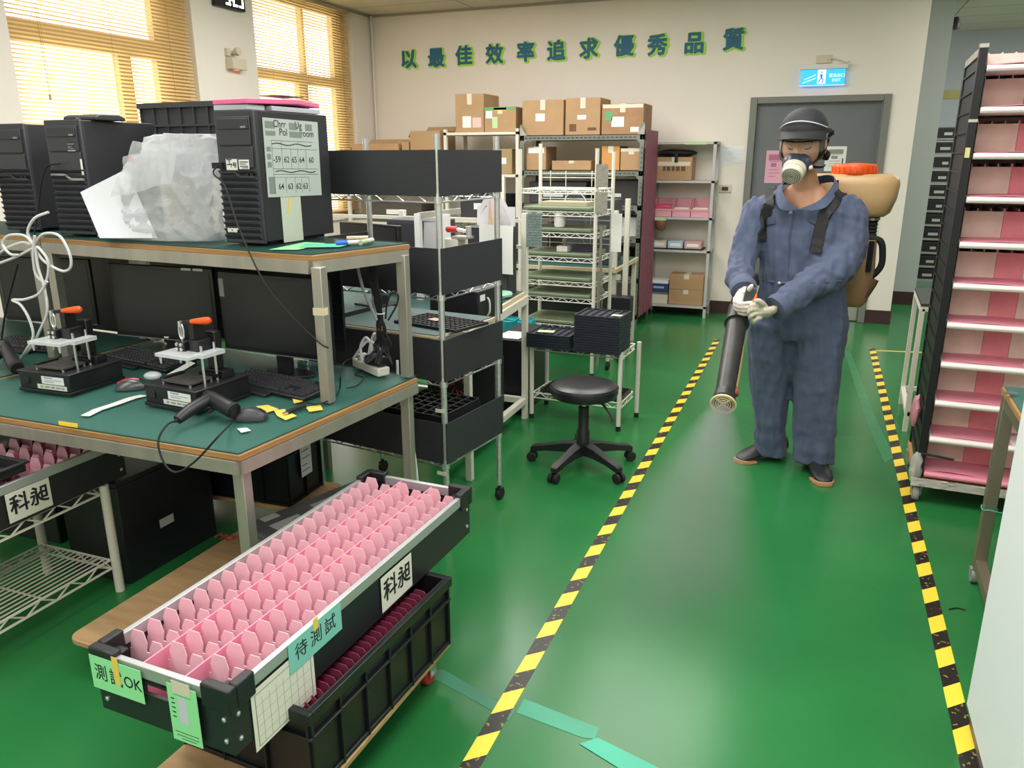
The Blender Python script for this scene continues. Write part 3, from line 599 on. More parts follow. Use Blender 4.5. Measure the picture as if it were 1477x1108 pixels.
# markers and slips on the upper shelf
def marker(label, pa, pb, colb, colc, r=.0085):
    a = gz(*pa, SH+r+.001); b = gz(*pb, SH+r+.001); d = (b-a)
    t = T('marker_pen', label, 'marker', tuple((a+b)/2-V((0, 0, r))), group='marker pens on the upper shelf')
    MB().cyl(a+d*.38, b, r, seg=12).part('barrel', mat('pen_'+colb, '#'+colb, .4), t, ws=True)
    MB().cyl(a, a+d*.4, r*1.08, seg=12).part('cap', mat('pen_'+colc, '#'+colc, .35), t, ws=True)
marker('marker pen with a blue cap lying beside the taped tower', (485, 351), (524, 349), 'd8cfcf', '2a63c8')
marker('beige marker pen lying behind the blue capped one', (500, 344), (531, 343), 'cdbda6', 'c9b49a')
marker('pale green marker pen lying along the shelf edge past the blue capped one', (520, 350), (537, 346), 'c6cdb6', 'b5c2a4')
for (q, m_, lab, zz) in (([(388, 360), (440, 349), (470, 351), (430, 360)], PGREEN, 'pale green paper slip lying at the corner of the upper shelf under the taped tower', .0006), ([(440, 352), (510, 351), (490, 356), (430, 357)], mat('teal_slip', '#5fbfa3', .6), 'teal plastic slip lying across the green slip by the taped tower', .0022), ):
    MB().poly3([gz(x, y, SH+.0004+zz) for (x, y) in q][::-1], .0005).solo('paper_slip', m_, lab, 'paper slip')
# ================================================================== things on the workbench
Z = .7505
SCR = mat('dark_screen', '#232427', .3); BEZ = mat('monitor_bezel', '#141417', .3)
def monitor(label, x, y, rz, w=.5, h=.30, z0=.085, brand=True, label_stuck=True):
    t = T('computer_monitor', label, 'monitor', (x, y, Z), rz, 'monitors on the workbench')
    b = MB(); b.box(-w/2, w/2, 0, .016, z0, z0+h); b.frust(-w*.36, w*.36, .016, .05, z0+.04, z0+h-.04, .03, 0); b.part('housing', BEZ, t, bevel=.004)
    MB().box(-w/2+.016, w/2-.016, -.0012, .0, z0+.022, z0+h-.016).part('screen', SCR, t)
    MB().box(-w/2+.002, w/2-.002, -.002, .0, z0+.001, z0+.0045).part('lower_trim', mat('monitor_trim', '#6d6e72', .25), t)
    s = MB(); s.box(-.035, .035, .03, .05, .008, z0+.06); s.part('stand', BLK, t, bevel=.003)
    s = MB(); s.loft([[(.115*cos(2*pi*k/28), .065+.055*sin(2*pi*k/28), z) for k in range(28)] for z in (0, .008)]); s.part('base', BLK, t, bevel=.002)
    if brand: g = MB(); glyphs(g, 'acer', .014, frame((0, -.0015, z0+.012), (1, 0, 0), (0, -1, 0)), offset=.0005); g.part('brand_lettering', LBL, t)
    if label_stuck:
        MB().box(w*.22, w*.31, -.002, -.001, z0+h-.013, z0+h-.003).part('sticker', LBL, t)
        MB().box(w*.33, w*.42, -.002, -.001, z0+h-.013, z0+h-.003).part('sticker', LBL, t)
    return t
monitor('black monitor behind the red and silver mouse, two white stickers on its top edge', -2.50, 2.47, rad(1), .54, .31)
mo2 = monitor('black monitor under the computer tower with the chart', -1.885, 2.395, rad(-4), .53, .31, .088, brand=False, label_stuck=False)
MB().box(-.262, -.238, -.002, -.001, .30, .37).part('sticker', mat('grey_sticker', '#8e9092', .6), mo2)
m3 = monitor('black monitor on the bench at the photo edge behind the tangled white cables', -3.27, 2.56, rad(8), .5, .30, brand=False, label_stuck=False)
# dark mesh panel behind the monitors
m = MB(); m.add([(-2.79, 2.713, .8), (-1.76, 2.667, .8), (-1.76, 2.682, .8), (-2.79, 2.728, .8), (-2.79, 2.713, 1.195), (-1.76, 2.667, 1.195), (-1.76, 2.682, 1.195), (-2.79, 2.728, 1.195)], [(3, 2, 1, 0), (4, 5, 6, 7), (0, 1, 5, 4), (1, 2, 6, 5), (2, 3, 7, 6), (3, 0, 4, 7)])
for k in range(7): m.bar((-2.79, 2.71, .84+k*.052), (-1.76, 2.664, .84+k*.052), .004, .008)
t = T('back_panel', 'black slotted panel standing behind the two monitors under the upper shelf', 'panel', (-2.2, 2.7, Z)); m.part('panel', BLK, t, ws=True)
for fx in (-2.75, -2.0): MB().box(fx-.01, fx+.01, 2.66-(fx+1.53)*.04, 2.70-(fx+1.53)*.04, .7505, .8).part('foot', BLK, t, ws=True)
KEY = mat('keycap_black', '#34353b', .4)
def keyboard(label, x, y, rz, w=.44):
    t = T('keyboard', label, 'keyboard', (x, y, Z), rz, 'black keyboards on the workbench')
    b = MB(); b.add([(-w/2, 0, 0), (w/2, 0, 0), (w/2, .15, 0), (-w/2, .15, 0), (-w/2, 0, .012), (w/2, 0, .012), (w/2, .15, .026), (-w/2, .15, .026)], [(3, 2, 1, 0), (4, 5, 6, 7), (0, 1, 5, 4), (1, 2, 6, 5), (2, 3, 7, 6), (3, 0, 4, 7)])
    b.part('body', BLK, t, bevel=.004)
    pr = MB(); pr.add([(-w/2+.02, -.032, .0), (w/2-.16, -.032, .0), (w/2-.16, 0, .0), (-w/2+.02, 0, .0), (-w/2+.02, -.03, .006), (w/2-.16, -.03, .006), (w/2-.16, 0, .011), (-w/2+.02, 0, .011)], [(3, 2, 1, 0), (4, 5, 6, 7), (0, 1, 5, 4), (1, 2, 6, 5), (2, 3, 7, 6), (3, 0, 4, 7)]); pr.part('palm_rest', BLK, t, bevel=.002)
    k = MB(); p = .0192
    def key(x, y, wk, dk=.0165):
        z = .012+y*.0933+.001; k.frust(x, x+wk, y, y+dk, z, z+.0075, .0025, .0025)
    for r in range(6):
        y = .012+r*.0205+(.006 if r == 5 else 0); xs = -w/2+.012
        row = [1]*15
        if r == 0: row = [1.25, 1.25, 1.25, 5.75, 1.25, 1.25, 1.25, 1.25]
        elif r == 1: row = [2.25]+[1]*10+[2.75]
        elif r == 2: row = [1.75]+[1]*11+[2.25]
        elif r == 3: row = [1.5]+[1]*12+[1.5]
        elif r == 4: row = [1]*13+[2]
        for q in row: key(xs, y, q*p-.0025); xs += q*p
    for r in range(6):
        y = .012+r*.0205+(.006 if r == 5 else 0)
        for c in range(3):
            if r in (2,) or (r == 1 and c != 1): continue
            key(-w/2+.306+c*p, y, p-.0025)
        for c in range(4):
            if r == 5: continue
            if -w/2+.37+(c+1)*p < w/2-.001: key(-w/2+.368+c*p, y, p-.0025)
    k.part('keys', KEY, t, angle=20); return t
def rz_of(a, b): return atan2((b-a).y, (b-a).x)
a = gz(318, 545, Z); b_ = gz(447, 574, Z)
keyboard('black keyboard in front of the monitor beneath the charted tower', -1.83, 2.21, rad(-11))
keyboard('black keyboard lying between the two test fixtures', -2.57, 2.335, rad(-11))
k3 = keyboard('black keyboard half hidden behind the barcode scanner at the photo edge', -3.22, 2.36, rad(5))
# test fixtures with toggle clamps
ACR = bpy.data.materials.new('clear_acrylic'); ACR.use_nodes = True
p_ = ACR.node_tree.nodes['Principled BSDF']; p_.inputs['Base Color'].default_value = lin('#e8eef0'); p_.inputs['Roughness'].default_value = .12; p_.inputs['Alpha'].default_value = .5
ORG = mat('orange_grip', '#f05a22', .35); FX = mat('fixture_black', '#1d1d21', .35); PLT = mat('fixture_plate_grey', '#4a4948', .4)
def fixture(label, x, y, rz, w=.24, d=.24):
    t = T('test_fixture', label, 'test fixture', (x, y, Z), rz, 'test fixtures on the workbench')   # origin front-left bottom
    h = .072
    for (fx, fy) in ((.02, .02), (w-.02, .02), (w-.02, d-.02), (.02, d-.02)): pass
    MB().box(0, w, 0, d, .012, h).part('housing', FX, t, bevel=.002)
    MB().box(-.004, w+.004, -.006, d+.004, .0, .012).part('base_plate', FX, t, bevel=.002)
    MB().box(-.004, w+.004, -.004, d+.004, h, h+.006).part('top_plate', mat('fixture_top', '#2c2c30', .3), t, bevel=.002)
    MB().box(.025, .05, -.004, 0, .03, .055).part('rocker_switch', BLK, t, bevel=.002)
    MB().box(.11, .215, -.001, 0, .036, .064).part('label', LBL, t)
    MB().box(.085, .225, -.001, 0, .016, .033).part('label', mat('label_cream', '#d6d3c6', .6), t)
    g = MB(); f = frame((0, -.0012, 0), (1, 0, 0), (0, -1, 0)); lines(g, [(.12, .5, .75, .9), (.12, .9, .5, .58), (.12, .55, .25, .35)], .105, .028, M.Translation((.11, 0, .036)) @ f); glyphs(g, 'PASSED QC-02', .013, M.Translation((.155, 0, .0245)) @ f) if False else lines(g, [(.1, .2, .3, .7), (.25, .42, .3, .7), (.46, .6, .3, .7), (.64, .78, .3, .7), (.82, .92, .3, .7)], .14, .017, M.Translation((.085, 0, .016)) @ f)
    g.part('label_print', mat('blue_grey_print', '#7f95b5', .7), t)
    n = MB(); n.box(.055, .19, .025, .125, h+.012, h+.02); n.box(.075, .17, .04, .11, h+.02, h+.022)
    n.part('nest_plate', PLT, t, bevel=.002)
    MB().box(.045, .065, .03, .12, h+.014, h+.026).part('nest_rail', FX, t); MB().box(.12, .2, .13, .14, h+.014, h+.028).part('nest_rail', FX, t)
    for (px, py) in ((.06, .03), (.185, .03), (.06, .12), (.185, .12)): MB().cyl((px, py, h+.006), (px, py, h+.013), .004, seg=8).part('spacer', CHROME, t)
    MB().box(.12, .215, .15, .2, h+.006, h+.035).part('pillar_base', FX, t, bevel=.002)
    MB().box(.135, .18, .16, .19, h+.035, h+.17).part('clamp_pillar', FX, t, bevel=.003)
    a = MB(); a.box(.045, .2, .02, .15, h+.1, h+.112)
    for (px, py) in ((.06, .03), (.185, .03), (.06, .13), (.12, .06)): a.cyl((px, py, h+.1), (px, py, h+.075), .006, .003, 8)
    a.box(.185, .225, .06, .16, h+.1, h+.115); a.part('acrylic_press_plate', ACR, t, bevel=.002)
    for (px, py) in ((.205, .075), (.195, .14)):
        MB().cyl((px, py, h+.006), (px, py, h+.14), .0045, seg=10).part('guide_rod', CHROME, t)
    c = MB(); c.box(.085, .125, .075, .11, h+.112, h+.145); c.box(.13, .175, .09, .15, h+.112, h+.15); c.part('clamp_block', FX, t, bevel=.002)
    for (px, pz) in ((.095, .12), (.115, .12), (.095, .136), (.115, .136)): MB().cyl((px, .075, h+pz), (px, .07, h+pz), .006, seg=8).part('bolt', CHROME, t)
    l = MB(); l.tube([(.105+.011*cos(2*pi*k/20), .09, h+.178+.028*sin(2*pi*k/20)) for k in range(20)], .003, 6, closed=True); l.cyl((.105, .09, h+.145), (.105, .09, h+.205), .003, seg=8); l.box(.099, .111, .084, .1, h+.196, h+.214); l.part('toggle_linkage', CHROME, t)
    c = MB(); c.bar((.105, .095, h+.208), (.145, .11, h+.212), .01, .012); c.box(.128, .15, .1, .15, h+.15, h+.205); c.part('clamp_arm', mat('clamp_dark_metal', '#3a3838', .35, .6), t, bevel=.001)
    o = MB(); o.tube([(.135, .108, h+.211), (.15, .112, h+.213), (.18, .12, h+.216), (.2, .126, h+.218), (.207, .128, h+.2185)], [.008, .0095, .0125, .0125, .007], 12); o.part('handle', ORG, t)
    return t
fixture('test fixture with orange clamp handle nearest the tangled white cables', -2.672, 1.925, rad(1.5))
fixture('test fixture with orange clamp handle behind the black barcode scanner', -2.10, 1.95, rad(-5))
# barcode scanners
def scanner(label, pts, hd, cable=None):
    """pts: grip end, head back (world); hd: head front"""
    t = T('barcode_scanner', label, 'barcode scanner', (pts[0].x, pts[0].y, Z), group='barcode scanners on the workbench')
    g, k, h = pts[0], pts[1], hd
    m = MB(); P_ = curve([g, g.lerp(k, .35)+V((0, 0, .006)), g.lerp(k, .75)+V((0, 0, .004)), k], 5)
    n = len(P_); m.tube(P_, [.0135+.003*sin(pi*i/(n-1))+.004*i/(n-1) for i in range(n)], 14, flat=1.15); m.part('grip', BLK, t, ws=True)
    m = MB(); d = (h-k); m.tube([k-d*.35, k-d*.25, k, k+d*.5, h-d*.12, h], [.01, .02, .025, .026, .027, .024], 16, flat=.85); m.part('head', BLK, t, ws=True)
    m = MB(); m.tube([h-d*.06, h+d*.06], [.0278, .026], 16, flat=.85); m.part('window_bezel', RUB, t, ws=True)
    m = MB(); m.tube([h+d*.05, h+d*.075], [.022, .021], 16, flat=.85); m.part('scan_window', mat('scanner_window', '#20161a', .1), t, ws=True)
    m = MB(); q = k+V((0, 0, -.02))+(h-k)*.15; m.tube([q, q+(g-k)*.22+V((0, 0, -.008))], [.009, .006], 8); m.part('trigger', DARK, t, ws=True)
    if cable: MB().tube(curve(cable, 8), .0032, 7).part('cable', RUB, t, ws=True); MB().tube([cable[0], cable[0].lerp(cable[1], .3)], [.007, .004], 8).part('strain_relief', RUB, t, ws=True)
    return t
g0 = gz(256, 606, Z+.026); k0 = gz(305, 575, Z+.055); h0 = gz(336, 592, Z+.038)
scanner('black handheld barcode scanner lying at the edge of the desk with its cable hanging down', [g0, k0], h0,
        [g0, gy(240, 614, 1.685), gy(228, 638, 1.64), gy(238, 670, 1.63), gy(256, 681, 1.63), gy(283, 664, 1.64), gy(318, 626, 1.66), gz(330, 614, Z+.012), gz(338, 602, Z+.01), gz(341, 594, Z+.012)])
scanner('black barcode scanner cut off by the photo edge on the far bench', [gz(-15, 525, Z+.03), gz(8, 503, Z+.07)], gz(24, 530, Z+.04))
def mouse(label, x, y, rz, m_, m2, top=None):
    t = T('computer_mouse', label, 'mouse', (x, y, Z), rz)
    b = MB(); R_ = []
    for (u, wv, hv) in ((-.055, .012, .008), (-.05, .024, .02), (-.03, .031, .032), (0, .031, .038), (.03, .029, .033), (.048, .022, .022), (.054, .012, .01)):
        R_.append([(wv*cos(2*pi*k/20), u, .0+max(0, hv*sin(2*pi*k/20)) if k <= 10 else 0.0) for k in range(20)])
    b.loft(R_); b.part('shell', m_, t)
    c = MB(); c.tube([(0, .03, .034), (0, .05, .022)], .0045, 8); c.part('scroll_wheel', m2, t)
    if top: c = MB(); c.loft([[(wv*cos(pi*k/10), u, hv*sin(pi*k/10)+.001) for k in range(11)] for (u, wv, hv) in ((-.045, .015, .026), (-.02, .018, .0365), (.01, .018, .0385), (.03, .014, .034))], caps=False); c.part('top_panel', top, t)
    return t
mouse('black computer mouse lying beside the scanner near the desk corner', *gz(362, 604, Z).xy, rad(-70), DARK, RUB)
mouse('silver mouse with a red top lying between the two test fixtures', *gz(190, 560, Z).xy, rad(-55), mat('silver_mouse', '#4c4d51', .25, .4), RUB, mat('red_mouse_top', '#a8343e', .3))
m = MB()
pp = gz(221, 548, Z)
t = T('clear_plastic_lid', 'clear rounded plastic piece lying behind the corner of the nearer test fixture', 'plastic piece', tuple(pp)); m.ball((0, 0, .017), (.035, .03, .016), 14); m.part('shell', ACR, t)
# tape strip, yellow tape, adapters and cables
m = MB(); pts = [(122, 599), (140, 590), (165, 582), (190, 573), (208, 569)]
L_ = [gz(x-6, y+.5, Z+.0006) for x, y in pts]; R2 = [gz(x+7, y+1.5, Z+.0006) for x, y in pts]
m.sheet(lambda u, v: L_[min(4, int(v*4+.5))].lerp(R2[min(4, int(v*4+.5))], u), 1, 4); m.solo('paper_tape_strip', mat('white_paper_tape', '#c9cdc9', .7), 'strip of white paper tape stuck on the green mat between the fixtures', 'tape')
m = MB(); q = [gz(236, 543, Z+.001), gz(246, 545, Z+.001), gz(282, 524, Z+.03), gz(274, 521, Z+.03)]; m.add(q, [(0, 1, 2, 3)]); m.solo('paper_tape_strip', PAPER, 'white paper ribbon leading under the clear plate of the nearer test fixture', 'tape')
def patch(q, label, m_=None, zz=.0008, cat='tape', name='yellow_tape_piece'):
    MB().poly3([gz(x, y, Z+zz) for x, y in q][::-1], .0006).solo(name, m_ or TAPEY, label, cat)
patch([(369, 586), (386, 584), (402, 590), (385, 595)], 'scrap of yellow tape nearest the black mouse')
patch([(395, 592), (410, 590), (428, 600), (412, 606), (400, 600)], 'torn yellow tape strip between the mouse and the desk edge')
patch([(421, 573), (436, 571), (437, 579), (424, 582)], 'folded yellow tape piece under the corner of the keyboard', zz=.002)
patch([(441, 587), (462, 584), (466, 591), (446, 594)], 'yellow tape piece nearest the desk edge beside the black plug')
patch([(342, 618), (356, 617), (362, 621), (348, 624)], 'small white paper tag lying at the corner of the desk', LBL, cat='paper tag', name='paper_tag')
a, b = gz(414, 595, Z+.007), gz(440, 585, Z+.007)
t = T('usb_plug', 'black plug lying among the yellow tape pieces', 'plug', (a.x, a.y, Z)); MB().bar(a, b, .016, .012).part('body', RUB, t, ws=True, bevel=.002); d_ = (a-b).normalized(); MB().bar(a, a+d_*.015, .012, .006).part('connector', CHROME, t, ws=True)
MB().poly3([gy(84, 607, 1.69), gy(112, 611, 1.69), gy(112, 617, 1.685), gy(85, 613, 1.685)], .0006).solo('yellow_tape_piece', mat('bright_yellow_tape', '#e3bd2e', .6), 'yellow tape tab stuck to the front edge of the bench over the pink tray', 'tape')
# cables
def cable(name, pts, r, m_, label, group=None, cat='cable'):
    return MB().tube(curve(pts, 9), r, 7).solo(name, m_, label, cat, group)
WC = mat('white_cable', '#d8d8da', .4)
G = lambda x, y, Y: gy(x, y, Y)
cable('network_cable', [G(70, 306, 2.28), G(50, 315, 2.26), G(40, 335, 2.26), G(48, 355, 2.26), G(40, 362, 2.25), G(20, 372, 2.25), G(-15, 385, 2.25)], .0055, WC, 'white cable arching up from the tangle beside the tower', 'tangled white cables')
cable('network_cable', [G(-10, 372, 2.26), G(10, 358, 2.26), G(32, 350, 2.25), G(46, 352, 2.24), G(35, 340, 2.24), G(12, 340, 2.25), G(4, 352, 2.25), G(14, 366, 2.24), G(28, 368, 2.24)], .0055, WC, 'white cable looping low at the photo edge in front of the upper shelf', 'tangled white cables')
cable('network_cable', [G(48, 355, 2.24), G(62, 338, 2.24), G(85, 340, 2.23), G(100, 365, 2.23), G(102, 385, 2.23), G(90, 391, 2.23), G(65, 378, 2.23), G(52, 362, 2.23)], .0055, WC, 'white cable making the large loop beside the bench post', 'tangled white cables')
cable('network_cable', [G(50, 340, 2.22), G(48, 370, 2.22), G(52, 396, 2.22), G(66, 406, 2.22), G(70, 380, 2.22), G(60, 362, 2.22), G(52, 358, 2.22), G(55, 385, 2.215), G(64, 415, 2.21), G(68, 450, 2.2), G(56, 480, 2.2), G(46, 500, 2.2), gz(30, 516, Z+.008)], .0055, WC, 'white cable hanging past the bench post to the desk with a narrow loop', 'tangled white cables')
cable('network_cable', [G(68, 406, 2.19), G(56, 424, 2.185), G(35, 432, 2.185), G(18, 433, 2.18), G(30, 440, 2.18), G(42, 460, 2.18), G(48, 485, 2.18), G(38, 505, 2.18), gz(28, 520, Z+.008)], .0055, WC, 'white cable with a hook shaped bend hanging lowest of the tangle', 'tangled white cables')
cable('power_cable', [G(26, 380, 2.3), G(18, 410, 2.3), G(8, 450, 2.3), G(2, 490, 2.3), gz(0, 510, Z+.006)], .004, RUB, 'black cable hanging behind the white tangle at the photo edge')
cable('power_cable', [a1m @ V((-.075, -.012, .277)), a1m @ V((-.08, -.03, .25)), G(325, 270, 2.26), G(345, 330, 2.2), G(380, 405, 2.17), G(420, 455, 2.16), G(460, 494, 2.165), gy(474, 502, 2.17)], .003, RUB, 'thin black cable drooping from the charted tower across the monitor to the post')
MB().box(-.1, -.055, -.014, -.001, .267, .287).move(a1m).solo('usb_plug', RUB, 'black plug stuck in the front port of the charted tower', 'plug')
cable('power_cable', [gy(87, 236, 2.34), gy(68, 240, 2.33), gy(60, 262, 2.33), gy(55, 300, 2.33), gy(50, 334, 2.32), gy(48, 345, 2.3)], .0035, RUB, 'black cable plugged into the tower with the white sticker')
# black cable bundle behind the posts and the white power strip
HB = T('cable_harness', 'tied harness of black power cables hanging behind the bench end', 'cables', (-1.63, 2.55, .76))
for i in range(9):
    o = i*.9; xx = lambda p, s: p+s*sin(o*1.7+p*.3)
    MB().tube(curve([G(532+4*sin(o), 362, 2.52), G(538+6*sin(o*2), 400, 2.53), G(545+5*cos(o*3), 430, 2.54), G(548+3*sin(o*5), 452, 2.55), G(550+6*cos(o*2), 475, 2.55), G(552+12*sin(o*3), 500, 2.56), gz(545+22*sin(o*2.3), 522+4*cos(o), Z+.066)], 9), .004, 7).part('cable', RUB, HB, ws=True)
MB().tube([V(G(549, 452, 2.55))+V((.016*cos(2*pi*k/16), .016*sin(2*pi*k/16), .0)) for k in range(16)], .0025, 5, closed=True).part('cable_tie', WC, HB, ws=True)
cable('power_cable', [G(560, 462, 2.5), G(572, 440, 2.5), G(574, 425, 2.5), G(564, 424, 2.5), G(558, 440, 2.5), G(556, 460, 2.5)], .0035, RUB, 'looped black cable beside the tied cable bundle')
cable('network_cable', [G(515, 375, 2.5), G(518, 395, 2.5), G(525, 420, 2.5), G(536, 445, 2.52), G(543, 462, 2.53)], .006, mat('grey_cable', '#8c8d90', .45), 'grey cable bowing down from the upper shelf to the cable bundle')
a, b = gz(517, 528, Z), gz(556, 544, Z)
t = T('power_strip', 'white power strip with plugs lying under the black cable bundle', 'power strip', (*a.lerp(b, .5).xy, Z), rz_of(a, b))
MB().box(-.11, .1, -.027, .027, .001, .036).part('body', mat('white_plastic', '#d9d6cb', .4), t, bevel=.006)
for k in (-.07, -.02): MB().box(k-.012, k+.012, -.018, .018, .036, .06).part('plug', mat('white_plug', '#cfccc2', .45), t, bevel=.003)
t2 = T('power_adapter', 'black power adapter sitting on the end of the white power strip', 'adapter', (*a.lerp(b, .72).xy, Z+.037), rz_of(a, b)+.25)
MB().box(-.045, .045, -.03, .03, 0, .04).part('body', BLK, t2, bevel=.012, seg=3)
for i, q in enumerate(([(523, 520), (520, 500), (528, 487), (536, 500), (535, 520)], [(530, 520), (536, 490), (541, 482), (540, 505)], [(510, 517), (522, 500), (532, 492), (545, 500), (552, 512)])):
    cable('power_cable', [gz(q[0][0], q[0][1], Z+.05)]+[G(x, y, 2.58) for x, y in q[1:-1]]+[gz(q[-1][0], q[-1][1], Z+.05)], .0055, WC, ('white cable arching highest over the power strip', 'white cable standing upright at the power strip', 'white cable lying across the power strip')[i], 'white cables at the power strip')
cable('power_cable', [gz(500, 560, Z+.004), gz(515, 556, Z+.004), gz(524, 545, Z+.004), gz(512, 540, Z+.004), gz(532, 530, Z+.006)], .0025, RUB, 'thin black cable snaking on the green mat by the power strip')
cable('power_cable', [gz(440, 580, Z+.008), gz(460, 583, Z+.008), gz(484, 572, Z+.012), gz(490, 560, Z+.012), G(492, 540, 2.3), gz(500, 520, Z+.01), gz(540, 510, Z+.04)], .003, RUB, 'thin black cable running round the bench post from the black plug')
cable('network_cable', [G(573, 520, 2.66), G(575, 560, 2.66), G(583, 600, 2.66), G(595, 640, 2.66), G(600, 672, 2.66), G(602, 700, 2.66), G(600, 740, 2.68)], .0055, WC, 'white cable hanging down behind the rear leg of the bench')
t = T('black_bag', 'black folded bag lying on the bench behind the post under the cable bundle', 'bag', (*gz(505, 505, Z).xy, Z), rad(8)) if False else None

t = T('back_panel', 'black panel standing on the far bench behind the cut-off monitor', 'panel', (-3.5, 2.82, Z))
MB().add([(-4.0, 2.86, .751), (-2.925, 2.79, .751), (-2.925, 2.805, .751), (-4.0, 2.875, .751), (-4.0, 2.86, 1.195), (-2.925, 2.79, 1.195), (-2.925, 2.805, 1.195), (-4.0, 2.875, 1.195)], [(3, 2, 1, 0), (4, 5, 6, 7), (0, 1, 5, 4), (1, 2, 6, 5), (2, 3, 7, 6), (3, 0, 4, 7)]).part('panel', BLK, t, ws=True)
# ================================================================== trays with pink dividers, carts and dollies
ALU = mat('aluminium_trim', '#bfc1c3', .35, .6); TRAYB = mat('tray_black_sheet', '#202226', .4, noise_amt=.1, noise_scale=4, bump=.04, bump_scale=40)
PINK2 = mat('pale_pink_corrugated_plastic', '#e8b4c2', .55)
def divider_mesh(W, tabs, zt, zl):
    """one cross divider: a thin pink sheet whose top edge carries a tall and a low tab in every column"""
    P_ = [(0.004, 0)]; cw = W/3
    for c in range(3):
        x = c*cw
        P_ += [(x+.004, zl), (x+.008, zl), (x+.005, zl+.022), (x+.015, zt), (x+.047, zt), (x+.058, zl+.022), (x+.055, zl)]
        P_ += [(x+cw*.55, zl), (x+cw*.54, zl+.012), (x+cw*.62, zt-.016), (x+cw*.84, zt-.016), (x+cw*.92, zl+.012), (x+cw*.91, zl)]
    P_ += [(W-.004, 0)]
    # seen from the front the outline runs left to right; close it at the bottom
    return P_
def pink_tray(label, origin, rz, W, L, H, n=20, group='black trays with pink dividers', near_handle=True):
    t = T('divided_tray', label, 'tray', origin, rz, group)
    th = .006; b = MB()
    b.box(0, W, 0, L, 0, th).box(0, th, 0, L, th, H-.004).box(W-th, W, 0, L, th, H-.004).box(th, W-th, L-th, L, th, H-.004)
    # near end wall with a hand hole
    hx0, hx1, hz0, hz1 = W*.38, W*.64, H*.55, H*.72
    b.box(th, hx0, 0, th, th, H-.004).box(hx1, W-th, 0, th, th, H-.004).box(hx0, hx1, 0, th, th, hz0).box(hx0, hx1, 0, th, hz1, H-.004)
    b.part('walls', TRAYB, t)
    m = MB(); k = .006
    m.box(hx0-k, hx1+k, -.003, 0, hz0-k, hz0).box(hx0-k, hx1+k, -.003, 0, hz1, hz1+k).box(hx0-k, hx0, -.003, 0, hz0, hz1).box(hx1, hx1+k, -.003, 0, hz0, hz1); m.part('handle_frame', BLK, t)
    # aluminium channel along the four rims
    for (nm, a) in (('rim_trim', (-.003, .012, .06, L-.06)), ('rim_trim', (W-.012, W+.003, .06, L-.06)), ('rim_trim', (.06, W-.06, -.003, .012)), ('rim_trim', (.06, W-.06, L-.012, L+.003))):
        MB().box(a[0], a[1], a[2], a[3], H-.03, H).part(nm, ALU, t, bevel=.0015)
    for (cx, cy, sx_, sy_) in ((0, 0, 1, 1), (W, 0, -1, 1), (W, L, -1, -1), (0, L, 1, -1)):
        c = MB()
        def bx(x0, x1, y0, y1, z0, z1): c.box(min(cx+sx_*x0, cx+sx_*x1), max(cx+sx_*x0, cx+sx_*x1), min(cy+sy_*y0, cy+sy_*y1), max(cy+sy_*y0, cy+sy_*y1), z0, z1)
        bx(-.008, .07, -.008, .016, H-.045, H+.012); bx(-.008, .016, .016, .07, H-.045, H+.012); bx(.0, .05, .0, .05, H-.02, H-.012)
        c.part('corner_cap', BLK, t, bevel=.005)
    for x in (.02, W-.02):
        for z in (H*.2, H*.55): MB().lathe([(.006, 0), (.006, .002), (.003, .004)], 10, 0, M.Translation((x, 0, z)) @ M.Rotation(pi/2, 4, 'X')).part('rivet', CHROME, t)
    for y in (.02, L-.02):
        for z in (H*.2, H*.6): MB().lathe([(.006, 0), (.006, .002), (.003, .004)], 10, 0, M.Translation((W, y, z)) @ M.Rotation(pi/2, 4, 'Y')).part('rivet', CHROME, t)
    # dividers
    iw = W-2*th-.014; zt = H+.004; zl = H-.044
    for c in (1, 2):
        x = th+.007+iw*c/3; MB().box(x-.002, x+.002, th+.004, L-th-.004, .012, H-.006).part('long_divider', PINK, t)
    prof = divider_mesh(iw, 2, zt, zl)
    for k in range(n):
        y = .045+(L-.09)*(k+.5)/n
        m = MB(); f = frame((th+.007, y, .006), (1, 0, 0), (0, -.995, .1))
        m.prism([(p[0], p[1]) for p in prof], .0022, 0, f); m.part('cross_divider', PINK2, t, angle=5)
    return t
TW, TL, TH = .385, 1.105, .152
OR = gz(126, 940, .52); tz0 = .366
TR1 = pink_tray('long black tray with pink dividers on the front dolly, signs taped round its rim', (OR.x+.004, OR.y+.012, tz0), rad(-2.3), TW, TL, TH, 21)
# circuit boards standing between the dividers
PCB = mat('circuit_board', '#6f7f78', .4, noise_amt=.6, noise_scale=160)
tm = ROOTM[TR1.name]
for i, (c, k) in enumerate(((1, 1), (1, 3), (1, 4), (2, 3), (2, 7), (2, 11), (2, 14))):
    x = .013+.1205*c+.055; y = .045+(TL-.09)*(k+1)/21
    m = MB(); m.box(x-.035, x+.035, y-.001, y+.001, .012, .105).box(x-.02, x+.01, y-.004, y-.001, .07, .09).box(x+.015, x+.03, y-.005, y-.001, .085, .1); m.move(tm)
    m.solo('circuit_board', PCB, 'circuit board in the front tray, %s between the pink dividers' % ('first glimpsed at the near end', 'second glimpsed from the near end', 'third glimpsed from the near end', 'fourth glimpsed beside the aisle wall', 'fifth glimpsed beside the aisle wall', 'sixth glimpsed beside the aisle wall', 'deepest glimpsed beside the aisle wall')[i], 'circuit board', 'circuit boards in the front tray')
